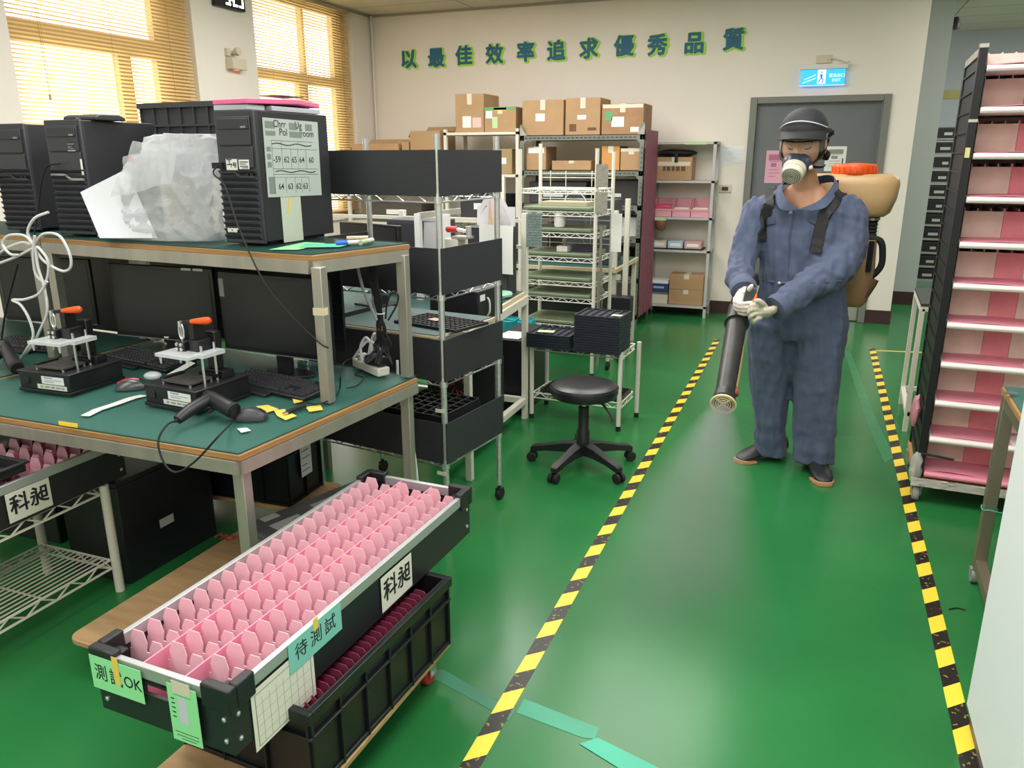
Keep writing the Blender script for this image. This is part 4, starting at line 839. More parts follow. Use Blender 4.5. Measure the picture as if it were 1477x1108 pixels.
# signs on the front tray
def sign(name, label, o, x, z, w, h, matr, text=None, size=.05, rows=None, cat='sign', offset=.0012, th=.0008, tape=None, sxx=1., inkm=None):
    f = frame(o, x, z); mt_ = f
    c = f @ V((w/2, 0, 0)); t = T(name, label, cat, (c.x, c.y, c.z))
    MB().box(0, w, 0, h, 0, th, 0, f).part('card', matr, t, ws=True)
    if text or rows:
        g = MB(); f2 = f @ M.Translation((0, 0, th))
        if text:
            for (s_, u, v, sz) in text: glyphs(g, s_, sz, f2 @ M.Translation((u*w, v*h, 0)), offset=offset, extrude=.0003, sx=sxx)
        if rows: lines(g, rows, w, h, f2)
        g.part('print', inkm or INK, t, ws=True)
    if tape:
        for (u, v, w2, h2, m2) in tape: MB().box(u*w-w2/2, u*w+w2/2, v*h-h2/2, v*h+h2/2, th+.0003, th+.0008, 0, f).part('tape', m2, t, ws=True)
    return t
ax = tm.to_3x3() @ V((0, 1, 0)); nx = tm.to_3x3() @ V((1, 0, 0)); ex = nx; nn = tm.to_3x3() @ V((0, -1, 0)); W_ = lambda x, y, z: tm @ V((x, y, z))
CARDW = mat('cream_sign_card', '#d9d9cb', .6); CARDG = mat('green_sign_card', '#8fe0a0', .6); CARDT = mat('teal_sign_card', '#7cc4b8', .6)
sign('name_sign', 'cream sign with two large black characters on the aisle side of the front tray', W_(TW+.0045, .56, .012), ax, nx, .16, .105, CARDW, [('科', .28, .5, .07), ('昶', .73, .5, .07)], offset=.0016)
sign('pending_sign', 'teal sign with three characters taped over the aisle rim of the front tray', W_(TW+.0045, .18, .075), ax, nx, .2, .078, CARDT, [('待', .22, .5, .046), ('測', .5, .5, .046), ('試', .77, .5, .046)], offset=.0002, tape=[(.5, .95, .018, .03, TAPEY)])
sign('status_sign', 'green sign ending in OK on the near end of the front tray', W_(-.004, -.0095, .062), ex, nn, .155, .085, CARDG, [('測', .2, .5, .044), ('試', .49, .48, .044), ('OK', .81, .5, .04)], offset=.0003, tape=[(.52, .75, .018, .07, TAPEY)], sxx=.9)
t = sign('record_tag', 'light green record tag with small print hanging on the near end of the front tray', W_(.225, -.0105, .0), ex, nn, .082, .142, CARDG, None, rows=[(.28, .6, .9, .93), (.2, .8, .83, .835), (.1, .22, .74, .76), (.1, .22, .66, .68), (.1, .22, .58, .6), (.1, .22, .5, .52), (.1, .22, .42, .44), (.1, .9, .16, .17), (.15, .9, .1, .11), (.3, .8, .05, .06)], tape=[(.5, .97, .05, .03, TAPEC)])
MB().box(.33*.082, .62*.082, .34*.142, .8*.142, .0008, .0011, 0, frame(W_(.225, -.0105, 0), ex, nn)).part('pasted_label', mat('lavender_label', '#c4c6d6', .6), t, ws=True)
t = sign('record_sheet', 'cream record sheet with a blank grid hanging under the teal sign', W_(TW+.003, .055, -.035), ax, nx, .21, .15, CARDW, None, rows=[(.05, .95, .05, .06), (.05, .95, .9, .91), (.05, .06, .05, .9), (.94, .95, .05, .9)]+[(.05, .95, .2+.17*k, .203+.17*k) for k in range(4)]+[(.15+.11*k, .153+.11*k, .06, .8) for k in range(7)], inkm=mat('grid_grey', '#777a70', .7))
# crate under the tray and its dolly
CRB = mat('crate_black', '#17191c', .38, bump=.03, bump_scale=60)
def dolly(label, ox, oy, rz, W, L, h=.13, th=.018, notch=False, wheels=True, matr=None, label_extra=None):
    t = T('wooden_dolly', label, 'dolly', (ox, oy, 0), rz, 'wooden dollies with red casters')
    R = .04; P_ = []
    for (cx, cy, a0) in ((W-R, R, -90), (W-R, L-R, 0), (R, L-R, 90), (R, R, 180)):
        for k in range(6): a = rad(a0+k*18); P_.append((cx+R*cos(a), cy+R*sin(a)))
    m = MB(); m.prism(P_, th, 0, M.Translation((0, 0, h-th))); m.part('board', matr or PLY, t, bevel=.003)
    if notch: MB().box(W*.32, W*.36, L*.22, L*.36, h, h+.0006).part('hand_slot', mat('dark_slot', '#2b241e', .9), t)
    for (x, y) in ((.075, .08), (W-.06, .08), (W-.06, L-.08), (.075, L-.08)):
        c = MB(); c.box(x-.03, x+.03, y-.03, y+.03, h-th-.004, h-th); c.box(x-.022, x-.019, y-.018, y+.018, .03, h-th-.004).box(x+.019, x+.022, y-.018, y+.018, .03, h-th-.004)
        c.cyl((x-.026, y, .0385), (x+.026, y, .0385), .007, seg=8); c.part('caster_fork', CHROME, t)
        w = MB(); w.lathe([(.02, -.015), (.034, -.016), (.038, -.012), (.038, .012), (.034, .016), (.02, .015)], 20, 0, M.Translation((x, y, .0385)) @ M.Rotation(pi/2, 4, 'Y')); w.part('caster_wheel', REDW, t)
    return t
D1 = dolly('wooden dolly with red casters under the crate at the front of the photo', -1.385, 1.08, rad(-2.3), .42, .86, .135)
t = T('storage_crate', 'black ribbed plastic crate on the front dolly beneath the long pink divided tray', 'crate', (-1.372, 1.255, .137), rad(-3.5), 'black ribbed crates')
m = MB(); crate(m, 0, .40, 0, .64, 0, .226, 3, ny=6, rim=.03); m.part('tub', CRB, t, bevel=.002)
m = MB(); m.box(.02, .38, .03, .65, .01, .19); 
m = MB()
for k in range(24): m.add([(.375, .04+k*.025, .0), (.375, .06+k*.025, .0), (.375, .06+k*.025, .19), (.375, .052+k*.025, .205), (.375, .045+k*.025, .205), (.375, .04+k*.025, .19)], [(0, 1, 2, 3, 4, 5)])
t2 = T('pink_insert', 'pink divider insert, colored darker for shade, filling the crate under the front tray', 'divider insert', (-1.372, 1.255, .146), rad(-3.5))
PDK = mat('shaded_pink_plastic', '#8f3a58', .5)  # divider pink darkened to paint in the shade beneath the tray
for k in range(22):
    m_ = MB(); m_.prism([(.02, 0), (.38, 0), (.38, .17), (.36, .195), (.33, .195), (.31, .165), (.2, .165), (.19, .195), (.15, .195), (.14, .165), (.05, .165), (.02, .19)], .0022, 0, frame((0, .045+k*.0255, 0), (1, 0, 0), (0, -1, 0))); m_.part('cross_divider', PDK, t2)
# ---------------- the white wire cart with the second tray, at the photo's edge
TR2H = .145
t2o = gz(160, 635, .57)
TR2 = pink_tray('black tray with pink dividers on the white wire cart under the bench', (-2.72, 1.04, .432), rad(-.5), .39, .98, .142, 17)
t2m = ROOTM[TR2.name]; W2_ = lambda x, y, z: t2m @ V((x, y, z))
sign('name_sign', 'cream sign with two large black characters on the tray of the white wire cart', W2_(.3945, .515, .012), t2m.to_3x3() @ V((0, 1, 0)), t2m.to_3x3() @ V((1, 0, 0)), .155, .1, CARDW, [('科', .28, .5, .068), ('昶', .73, .5, .068)], offset=.0016)
t = T('wire_cart', 'white wire shelf cart carrying the second pink divided tray under the bench', 'cart', (-2.38, 1.45, 0))
cx0, cx1, cy0, cy1 = -2.70, -2.325, 1.08, 1.915
for (x, y) in ((cx0, cy0), (cx1, cy0), (cx0, cy1), (cx1, cy1)):
    MB().cyl((x, y, 0.0), (x, y, .43), .0165, seg=14).part('post', WHITEP, t, ws=True)
for z in (.13, .428):
    m = MB(); wire_shelf(m, cx0+.012, cx1-.012, cy0+.012, cy1-.012, z, .034, .0036, .024, 'y', 0, .055); m.part('wire_shelf', WHITEP, t, ws=True)
# plywood dolly lying between the carts, boxes and case beneath the bench
D2 = dolly('low plywood dolly lettered in red lying beneath the bench', -2.09, 1.50, rad(-1), .5, .95, .115, .02, notch=True)
g = MB(); glyphs(g, 'MO', .055, M.Translation(gz(325, 775, .1155)) @ rotz(rad(-1)) , offset=.002); g.part('red_lettering', mat('red_paint_worn', '#a8433c', .7), D2, ws=True)
m = MB(); 
t = T('equipment_case', 'flat dark grey case with paper labels lying behind the front tray', 'case', (-1.945, 2.17, .117), rad(-18))
c = MB(); c.box(0, .3, 0, .6, 0, .103); c.part('body', mat('case_grey', '#66676b', .35, .1), t, bevel=.012, seg=3)
c = MB(); c.box(-.004, .001, 0.01, .59, .02, .085).box(.01, .29, -.004, .001, .02, .085); c.part('edge_trim', SILV, t, bevel=.002)
for (a, b_, c_, d_) in ((.06, .25, .27, .47), (.01, .05, .07, .14), (.09, .2, .06, .19), (.12, .26, .49, .56)): MB().box(a, b_, c_, d_, .103, .1038).part('label', mat('grey_label', '#c3c5c4', .6), t)
g = MB(); lines(g, [(.1, .8, .8, .83), (.1, .6, .6, .63), (.1, .7, .4, .43), (.5, .9, .2, .25)], .18, .18, M.Translation((.065, .28, .1038))); g.part('label_print', mat('grey_print2', '#7b7d7e', .7), t)
t = T('storage_box', 'black plain storage box with a pale label under the bench beside the wire cart', 'box', (-2.40, 2.2, 0), rad(-2))
MB().box(-.22, .09, -.24, .22, .0, .40).part('body', BLK, t, bevel=.006); MB().box(-.225, .095, -.245, .225, .4, .42).part('lid', BLK, t, bevel=.004)
MB().box(.0905, .0915, -.07, .0, .16, .195).part('label', mat('grey_label', '#c3c5c4', .6), t)
D3 = dolly('wooden dolly with red casters far under the bench below a black crate', -2.72, 2.47, rad(2), .84, .30, .14)
t = T('storage_crate', 'black ribbed crate with a white printed label far under the bench', 'crate', (-2.60, 2.49, .142), rad(2), 'black ribbed crates')
m = MB(); crate(m, 0, .62, 0, .24, 0, .33, 5, ny=2); m.part('tub', CRB, t)
MB().box(-.012, .632, -.012, .252, .331, .345).part('lid', BLK, t, bevel=.003)
MB().box(.634, .635, .08, .16, .1, .26).part('label', LBL, t)
g = MB(); lines(g, [(.1, .9, .85, .88), (.1, .8, .7, .73), (.1, .9, .5, .53), (.1, .6, .3, .33), (.1, .8, .15, .18)], .08, .16, frame((.6352, .08, .1), (0, 1, 0), (1, 0, 0))); g.part('label_print', mat('grey_print2', '#7b7d7e', .7), t)
t = T('storage_box', 'black equipment box standing at the photo edge behind the wire cart', 'box', (-3.0, 2.2, 0), rad(2)); MB().box(-.25, .14, -.1, .35, 0, .5).part('body', BLK, t, bevel=.006); MB().box(.1405, .1415, .05, .1, .3, .34).part('label', LBL, t)

t = T('black_tray', 'shallow black plastic tray lying on top of the tray of the white wire cart', 'tray', (-2.53, 1.262, .5865), rad(-.5))
m = MB(); m.box(-.2, .19, -.4, .39, 0, .004)
for (a, b, c, d) in ((-.2, .19, -.4, -.392), (-.2, .19, .382, .39), (-.2, -.192, -.392, .382), (.182, .19, -.392, .382)): m.box(a, b, c, d, .004, .035)
m.box(-.21, .2, .39, .4, .027, .035).box(.19, .2, -.4, .39, .027, .035); m.part('tray_body', BLK, t, bevel=.002)
m = MB()
for k in range(4): m.box(-.192, .182, -.3+.18*k, -.27+.18*k, .004, .02)
m.part('rib', BLK, t)
# ================================================================== chrome wire rack with black panels
RC = V((-1.355, 2.747, 0)); RR = V((-1.291, 3.18, 0)); ldir = V((-.989, .146, 0)); RW = .70
rr_ = atan2(ldir.y, ldir.x)-pi
t = T('wire_rack', 'chrome wire rack on casters with black corrugated panels around its four shelves', 'rack', (RC.x, RC.y, 0), rr_)
Mx = ROOTM[t.name]
DEP = (RR-RC).length; sk = 0
cs_ = [(0, 0), (0, DEP), (-RW, 0), (-RW, DEP)]
GRV = mat('grooved_chrome', '#d6d8da', .3, .8, noise_amt=.08, noise_scale=60, stretch=(.01, .01, 1))
for (x, y) in cs_:
    p = MB(); p.cyl((x, y, .075), (x, y, 1.64), .0127, seg=14); p.cyl((x, y, 1.64), (x, y, 1.652), .0135, seg=14); p.part('post', GRV, t)
    c = MB(); c.cyl((x, y, .05), (x, y, .08), .008, seg=8); c.box(x-.014, x+.014, y-.012, y+.02, .045, .058); c.part('caster_fork', RUB, t)
    w = MB(); w.lathe([(.012, -.012), (.026, -.012), (.0285, -.008), (.0285, .008), (.026, .012), (.012, .012)], 18, 0, M.Translation((x, y+.006, .0285)) @ M.Rotation(pi/2, 4, 'Y')); w.part('caster_wheel', RUB, t)
for i, (z, h) in enumerate(((.345, .172), (.70, .168), (1.055, .175), (1.43, .165))):
    m = MB(); wire_shelf(m, -RW+.006, -.006, .006, DEP-.006, z, .028, .0028, .03, 'y'); m.part('wire_shelf', CHROME, t)
    for (x, y) in cs_: pass
    f = MB(); f.box(-RW-.014, .0, -.018, -.014, z-.005, z+h); f.part('front_panel', BLK2, t)
    f = MB(); f.box(.014, .018, -.014, DEP+.012, z-.005, z+h); f.part('side_panel', BLK2, t)
    f = MB(); f.box(-RW-.018, -RW-.014, -.014, DEP+.012, z-.005, z+h); f.part('side_panel', BLK2, t)
    for (x, y) in cs_:
        MB().cyl((x, y, z-.03), (x, y, z+.006), .017, .0155, 12).part('collar', CHROME, t)
for (z, a) in ((.27, 0), (.545, 1)):
    MB().box(-.03, .012, -.022, -.0185, z+.02, z+.035).part('tape', TAPEC, t)
# boards, grid tray and boxes on the rack
q = [Mx @ V(p) for p in ((-.015, -.01, 0), (-.015, DEP+.0, 0), (-.6, DEP+.0, 0), (-.6, -.01, 0))]
t = T('display_board', 'green topped board with cream edge lying across the panels of the chrome rack', 'board', (-1.6, 3.0, .869))
MB().poly3([(p.x, p.y, .879) for p in q][::-1][::-1], .01).part('core', mat('cream_board', '#c9b898', .6), t, ws=True)
c_ = sum(q, V())/4; MB().poly3([(*(p+(c_-p)*.03).xy, .883) for p in q], .004).part('mat', GMAT, t, ws=True)
def gridtray(label, c, rz, w=.26, d=.2, nx_=10, ny_=7, z=.884, h=.012, group='black slotted component trays', th=.0025, name='component_tray'):
    t = T(name, label, 'tray', (c[0], c[1], z), rz, group); m = MB()
    for k in range(nx_+1): x = -w/2+w*k/nx_; m.box(x-th, x+th, -d/2, d/2, 0, h)
    for k in range(ny_+1): y = -d/2+d*k/ny_; m.box(-w/2, w/2, y-th, y+th, 0, h)
    m.box(-w/2-.006, -w/2, -d/2-.006, d/2+.006, 0, h*.9).box(w/2, w/2+.006, -d/2-.006, d/2+.006, 0, h*.9).box(-w/2, w/2, -d/2-.006, -d/2, 0, h*.9).box(-w/2, w/2, d/2, d/2+.006, 0, h*.9)
    m.part('lattice', BLK, t); return t
p = gz(645, 466, .884); gridtray('black slotted tray with a pink slip lying on the board of the chrome rack', (p.x-.02, p.y-.02), rad(-16), .34, .2, 13, 7)
p = gz(628, 461, .897); MB().box(-.03, .03, -.02, .02, 0, .0008).move(M.Translation((p.x, p.y, .8975)) @ rotz(rad(-25))).solo('paper_slip', mat('pale_pink_paper', '#e0b8a8', .7), 'pale pink slip lying on the slotted tray of the chrome rack', 'paper slip')
p = Mx @ V((-.2, .2, 0)); gridtray('black slotted tray lying in the lowest tier of the chrome rack', (p.x, p.y), rr_, .3, .3, 6, 6, z=.351, h=.17, th=.004)
p = Mx @ V((-.33, .24, 0)); 
t = T('cardboard_pad', 'brown cardboard pad with white edge in the lowest tier of the chrome rack', 'cardboard', (*(Mx @ V((-.52, .24, 0))).xy, .351), rr_); MB().box(-.12, .12, -.16, .16, 0, .15).part('pad', mat('brown_card', '#9a7a5e', .8), t)
MB().box(-.12, .12, -.168, -.16, .14, .152).part('edge', PAPER, t)
t = T('clear_bag', 'small clear plastic bag with white parts on the third tier of the chrome rack', 'bag', (*(Mx @ V((-.08, .06, 0))).xy, 1.061))
m = MB(); m.sheet(lambda u, v: V(((.045-.02*v)*cos(2*pi*u)*(1+.25*noise.noise(V((u*9, v*6, 2)))), .035*sin(2*pi*u)*(1+.25*noise.noise(V((u*9, v*6, 7)))), .002+.26*v)), 24, 14); m.part('film', BAG, t, angle=70)
t = T('toggle_clamp', 'red handled clamp on a white block on the third tier of the chrome rack', 'clamp', (*(Mx @ V((-.03, .17, 0))).xy, 1.062), rr_) 
MB().box(-.045, .02, -.03, .05, 0, .19).part('block', WHITEP, t, bevel=.003)
MB().box(-.01, .06, -.03, .03, .19, .2).part('base_plate', STEEL, t)
MB().tube([(-.05, 0, .225), (-.045, 0, .225), (-.01, 0, .225), (.0, 0, .225)], [.010, .014, .013, .011], 12).part('red_handle', mat('red_grip', '#c42a2f', .35), t)
MB().cyl((0, 0, .225), (.06, 0, .218), .007, seg=10).cyl((.055, 0, .195), (.055, 0, .24), .012, seg=10).part('clamp_arm', CHROME, t)
# ================================================================== middle bench behind the rack
t = T('workbench', 'white framed green topped bench behind the chrome rack with a tall upper frame', 'workbench', (-2.3, 3.85, 0))
TB = [(-3.3, 3.36, .8), (-1.495, 3.3, .8), (-1.575, 4.33, .8), (-3.3, 4.4, .8)]
MB().poly3(TB, .022).part('tabletop', mat('cream_board', '#c9b898', .6), t, ws=True)
c_ = sum((V(p) for p in TB), V())/4; MB().poly3([tuple(V(p)+(c_-V(p))*.02)[:2]+(.803,) for p in TB], .003).part('mat', GMAT, t, ws=True)
m = MB(); 
for a, b in ((0, 1), (1, 2), (2, 3)): m.bar(V(TB[a])-V((0, 0, .045)), V(TB[b])-V((0, 0, .045)), .03, .045)
m.part('frame', WHITEP, t, ws=True)
for (x, y, h) in ((-1.515, 3.34, .76), (-1.588, 4.345, 1.255), (-3.2, 4.38, 1.255), (-3.2, 3.4, .76), (-2.4, 4.36, 1.255)):
    MB().box(x-.017, x+.017, y-.017, y+.017, 0, h).part('post', WHITEP, t, ws=True, bevel=.003)
for z in (1.21, 1.06): MB().bar((-3.2, 4.36, z), (-1.6, 4.345, z), .02, .02).part('cross_rail', WHITEP, t, ws=True)
MB().bar((-1.59, 3.34, .12), (-1.59, 4.33, .12), .035, .035).part('foot_rail', WHITEP, t, ws=True); MB().bar((-3.2, 4.36, .12), (-1.6, 4.345, .12), .035, .035).part('foot_rail', WHITEP, t, ws=True)
def hang_sheet(label, x0, x1, z0, z1, y, m_, rnd=False, cat='paper', name='hanging_sheet'):
    m = MB(); m.sheet(lambda u, v: V((x0+(x1-x0)*u, y+.012*sin(u*4+v*2), z0+(z1-z0)*v-(.04*(abs(u-.45)*1.6)**3*8 if rnd and v > .7 else 0))), 12, 12, .0012); m.solo(name, m_, label, cat)
a, b = gy(688, 282, 4.33), gy(745, 330, 4.33); hang_sheet('white rounded plastic sheet hanging from the upper rail of the middle bench', a.x, b.x, b.z-.005, a.z+.005, 4.32, mat('white_plastic_sheet', '#d3d1d6', .5), True)
a, b = gy(690, 324, 4.12), gy(741, 396, 4.12); hang_sheet('white paper sheet hanging in front of the dark computer tower on the middle bench', a.x, b.x, b.z, a.z, 4.118, PAPER)
a, b = gy(741, 318, 4.33), gy(743, 330, 4.33)
hang_sheet('peach colored rounded card hanging behind the rear post of the chrome rack', gy(701, 0, 4.28).x, gy(711, 0, 4.28).x, gy(705, 336, 4.28).z, gy(705, 287, 4.28).z, 4.27, mat('peach_card', '#d8bba4', .7), True)
t = T('laminated_card', 'grey speckled laminated sign on the tall white post beside the hanging sheets', 'sign', (-1.53, 4.33, 1.06)); a, b = gy(760, 312, 4.31), gy(782, 362, 4.31)
MB().box(-1.572, -1.478, 4.322, 4.325, 1.065, 1.255).part('card', mat('speckled_grey_card', '#6f7f7c', .35, noise_amt=.3, noise_scale=60), t, ws=True)
g = MB(); lines(g, [(.1, .9, .9-.08*k, .92-.08*k) for k in range(10)], .094, .19, frame((-1.572, 4.3218, 1.065), (1, 0, 0), (0, -1, 0))); g.part('print', mat('dim_print', '#56635f', .6), t, ws=True)
# on the middle bench
p = gz(690, 466, .804)
t = T('power_supply', 'black metal instrument box with white handle on the middle bench behind the rack', 'instrument', (p.x, p.y, .8035), rad(-5))
MB().box(-.27, 0, 0, .26, 0, .15).part('case', BLK, t, bevel=.004)
g = MB(); g.tube(curve([(.002, .09, .02), (.014, .09, .04), (.014, .09, .09), (.002, .09, .11)]), .005, 6); g.part('handle', WHITEP, t)
MB().box(.0, .001, .02, .07, .1, .13).part('label', LBL, t); MB().box(-.2, -.1, .03, .1, .15, .165).part('blue_cable_tray', mat('slate_blue', '#6b7192', .5), t)
p = gz(722, 440, .804); t = T('circuit_assembly', 'yellow and green wired circuit assembly at the far end of the middle bench', 'circuit', (-1.69, 3.98, .8035))
MB().box(-.12, .1, -.1, .14, 0, .01).part('board', mat('pcb_green', '#3f6a4e', .5, noise_amt=.3, noise_scale=50), t)
g = MB(); 
for k in range(6): g.tube(curve([(-.1+.03*k, -.08, .012), (-.08+.03*k, 0, .05), (-.06+.02*k, .1, .012)]), .004, 5)
g.part('wiring', BLK, t)
MB().ball((-.02, .02, .035), (.06, .05, .03), 12).part('yellow_parts', mat('pale_yellow_parts', '#d2cf86', .6, noise_amt=.3, noise_scale=40), t)
MB().lathe([(.07, 0), (.075, .012), (.07, .02)], 18, 0, M.Translation((.05, .09, .01))).part('green_dish', mat('pale_green_dish', '#9ccfb8', .5), t)
t = T('computer_monitor', 'dark monitor standing on the middle bench seen between the top rack panels', 'monitor', (-2.18, 3.62, .8035), rad(-18))
b = MB(); b.box(-.26, .2, 0, .03, .12, .43); b.part('housing', BEZ, t, bevel=.004); MB().box(-.245, .185, -.002, 0, .14, .415).part('screen', SCR, t); MB().box(-.05, .05, .02, .05, .008, .16).box(-.1, .1, -.06, .1, 0, .01).part('stand', BLK, t)
t = T('computer_tower', 'dark grey computer tower on the middle bench behind the dark monitor', 'computer', (-2.2, 4.13, .8035), rad(-4)); MB().box(-.13, .22, -.09, .1, 0, .42).part('case', mat('slate_case', '#3c3e44', .5), t, bevel=.004); MB().box(-.12, .21, -.094, -.09, .02, .4).part('front_panel', DARK, t)
t = T('computer_tower', 'black computer tower on the middle bench near the paper sheets', 'computer', (-1.72, 4.22, .8035), rad(0)); MB().box(-.17, .1, -.07, .07, 0, .38).part('case', mat('navy_black_case', '#20222c', .5), t, bevel=.004); MB().box(-.165, .095, -.074, -.07, .015, .365).part('front_panel', DARK, t)
t = T('mounting_bracket', 'white bracket frame with grey plates standing on the middle bench', 'bracket', (-1.98, 3.86, .8035)) 
for x in (-.05, .12): MB().box(x-.016, x+.016, -.016, .016, 0, .47).part('upright', mat('white_bracket', '#e2e2e0', .4), t)
MB().bar((-.05, 0, .46), (.14, .14, .48), .02, .03).part('cross_bar', STEEL, t); MB().box(.06, .09, .0, .1, .12, .46).part('plate', STEEL, t)
# black bag on the chrome rack seen behind the bench end
t = T('black_bag', 'black folded cloth bag lying on the second tier of the chrome rack', 'bag', (*(Mx @ V((-.45, .2, 0))).xy, .706), rr_)
m = MB(); m.ball((0, 0, .072), (.22, .15, .07), 20); 
for i, p in enumerate(m.v): m.v[i] = V((p.x*(1+.15*noise.noise(p*9)), p.y*(1+.15*noise.noise(p*9+V((5, 0, 0)))), max(0, p.z+.03*noise.noise(p*11))))
m.part('cloth', RUB, t)
# black computer with a red glowing fan and dark cabinet under the middle bench
p = gz(645, 590); t = T('computer_tower', 'black computer tower with a dim red fan on the floor under the middle bench', 'computer', (-1.86, 4.02, .002), rad(6))
MB().box(-.22, .2, 0, .2, 0, .42).part('case', BLK, t, bevel=.004)
g = MB()
for k in range(9): a = 2*pi*k/9; g.bar((-.02+.03*cos(a), -.003, .27+.03*sin(a)), (-.02+.085*cos(a+.5), -.003, .27+.085*sin(a+.5)), .004, .014, (0, 1, 0))
g.part('fan_blades', mat('dim_red_fan', '#7a2530', .4, emit=.15), t)
g = MB(); g.tube([(-.02+.095*cos(2*pi*k/28), -.002, .27+.095*sin(2*pi*k/28)) for k in range(28)], .004, 5, closed=True); g.part('fan_ring', RUB, t)
t = T('storage_box', 'tall black cabinet box beside the white post under the middle bench', 'box', (-1.69, 4.50, 0)); MB().box(-.14, .07, -.1, .4, 0, .48).part('body', BLK, t, bevel=.004)
MB().poly3([(-1.82, 4.42, .486), (-1.66, 4.42, .486), (-1.64, 4.6, .49), (-1.8, 4.62, .486)], .004).solo('paper_sheet', PAPER, 'white paper sheets lying on the tall black cabinet box', 'paper')
t = T('cup_tray', 'rack of teal plastic cups with red rim beside the tall white post', 'cup rack', (-1.87, 4.98, .30))
MB().box(-.13, .12, -.08, .12, .0, .05).part('tray', mat('maroon_tray', '#5b2f33', .5), t)
for i in range(2):
    for j in range(2): MB().lathe([(.045, 0), (.05, .13), (.045, .132), (.04, .01)], 16, 0, M.Translation((-.065+.12*i, -.02+.08*j, .052))).part('cup', mat('teal_cup', '#2fa0a8', .3), t)
t = T('box_stand', 'plain black stand below the teal cups', 'stand', (-1.87, 5.0, 0)); MB().box(-.14, .13, -.09, .14, 0, .3).part('body', BLK, t, bevel=.004)
# ================================================================== black stool
t = T('stool', 'round black swivel stool on a five armed caster base', 'stool', (-1.035, 3.72, 0))
s = MB(); s.lathe([(.0, .385), (.15, .385), (.168, .392), (.174, .41), (.174, .43), (.168, .446), (.15, .455), (.1, .459), (.0, .46)], 40); s.part('seat', mat('black_vinyl', '#1b1b1f', .32, bump=.08, bump_scale=250), t)
MB().tube([(.1745*cos(2*pi*k/48), .1745*sin(2*pi*k/48), .436) for k in range(48)], .0022, 5, closed=True).part('piping', BLK, t)
MB().cyl((0, 0, .33), (0, 0, .39), .014, seg=14).part('piston', CHROME, t)
MB().lathe([(.0, .1), (.034, .1), (.034, .2), (.028, .21), (.028, .33), (.0, .335)], 20).part('column', BLK, t)
MB().tube(curve([(.03, -.01, .378), (.12, -.06, .37), (.16, -.08, .345), (.19, -.1, .29)]), [.006]*24+[.009], 8).part('lever', BLK, t) if False else MB().tube([(.03, -.01, .38), (.11, -.05, .372), (.16, -.075, .33), (.18, -.085, .30)], [.006, .006, .007, .009], 8).part('lever', BLK, t)
for k in range(5):
    a = rad(-105+72*k); d_ = V((cos(a), sin(a), 0)); n__ = V((-sin(a), cos(a), 0))
    l = MB(); l.loft([[d_*r+n__*(w*cx)+V((0, 0, zt if cz > 0 else zb)) for (cx, cz) in ((-1, -1), (1, -1), (1, .8), (.6, 1), (-.6, 1), (-1, .8))] for (r, w, zb, zt) in ((.02, .03, .075, .135), (.1, .024, .078, .125), (.2, .019, .07, .1), (.265, .021, .058, .09), (.282, .016, .06, .08))]); l.part('leg', BLK, t)
    c = MB(); p = d_*.262; c.cyl(p+V((0, 0, .04)), p+V((0, 0, .07)), .008, seg=8)
    for s_ in (-1, 1): c.lathe([(.008, -.009), (.024, -.009), (.0265, -.004), (.0265, .004), (.02, .009), (.006, .009)], 16, 0, M.Translation(p+n__*(s_*.016)+d_*.014+V((0, 0, .0265))) @ frame((0, 0, 0), d_, n__))
    c.part('caster', RUB, t)
# ================================================================== small white wire table with black trays
t = T('wire_table', 'small white wire table carrying black trays beside the stool', 'table', (-1.27, 4.48, 0))
q = [(-1.553, 4.375), (-.99, 4.325), (-.945, 4.62), (-1.555, 4.67)]
for (x, y) in q:
    MB().cyl((x, y, .02), (x, y, .482), .0135, seg=14).part('post', WHITEP, t, ws=True); MB().cyl((x, y, 0), (x, y, .03), .0145, seg=12).part('foot', RUB, t, ws=True)
for z in (.47, .165):
    m = MB(); wire_shelf(m, -.272, .29, -.13, .13, z, .032, .0032, .025, 'y'); m.move(M.Translation((-1.268, 4.495, 0)) @ rotz(rad(-3.4))); m.part('wire_shelf', WHITEP, t, ws=True)
ESD = mat('slate_black_tray', '#2b2e3a', .4)
def esdtray(label, x, y, z, rz, group):
    t = T('component_tray', label, 'tray', (x, y, z), rz, group); m = MB(); w, d, h = .27, .235, .0125
    m.box(-w/2, w/2, -d/2, d/2, 0, .003)
    for (a, b, c, e) in ((-w/2, w/2, -d/2, -d/2+.006), (-w/2, w/2, d/2-.006, d/2), (-w/2, -w/2+.006, -d/2+.006, d/2-.006), (w/2-.006, w/2, -d/2+.006, d/2-.006)): m.box(a, b, c, e, .003, h)
    for k in range(1, 6): xx = -w/2+w*k/6; m.box(xx-.003, xx+.003, -d/2+.006, d/2-.006, .003, h-.001)
    m.box(-w/2-.004, w/2+.004, -d/2-.004, d/2+.004, h-.004, h-.001) if False else None
    m.box(-w/2-.003, w/2+.003, -d/2-.003, -d/2, h-.005, h).box(w/2, w/2+.003, -d/2, d/2, h-.005, h).box(-w/2-.003, -w/2, -d/2, d/2, h-.005, h)
    m.part('tray_body', ESD, t); return t
ords = ['first', 'second', 'third', 'fourth', 'fifth', 'sixth', 'seventh', 'eighth', 'ninth', 'tenth', 'eleventh', 'twelfth', 'thirteenth', 'fourteenth', 'fifteenth', 'sixteenth', 'seventeenth']
NT = 15
f_ = esdtray('black slotted tray at the very bottom of the tall tray stack on the wire table', -1.117, 4.385, .4745, rad(-3), 'tall stack of black trays')
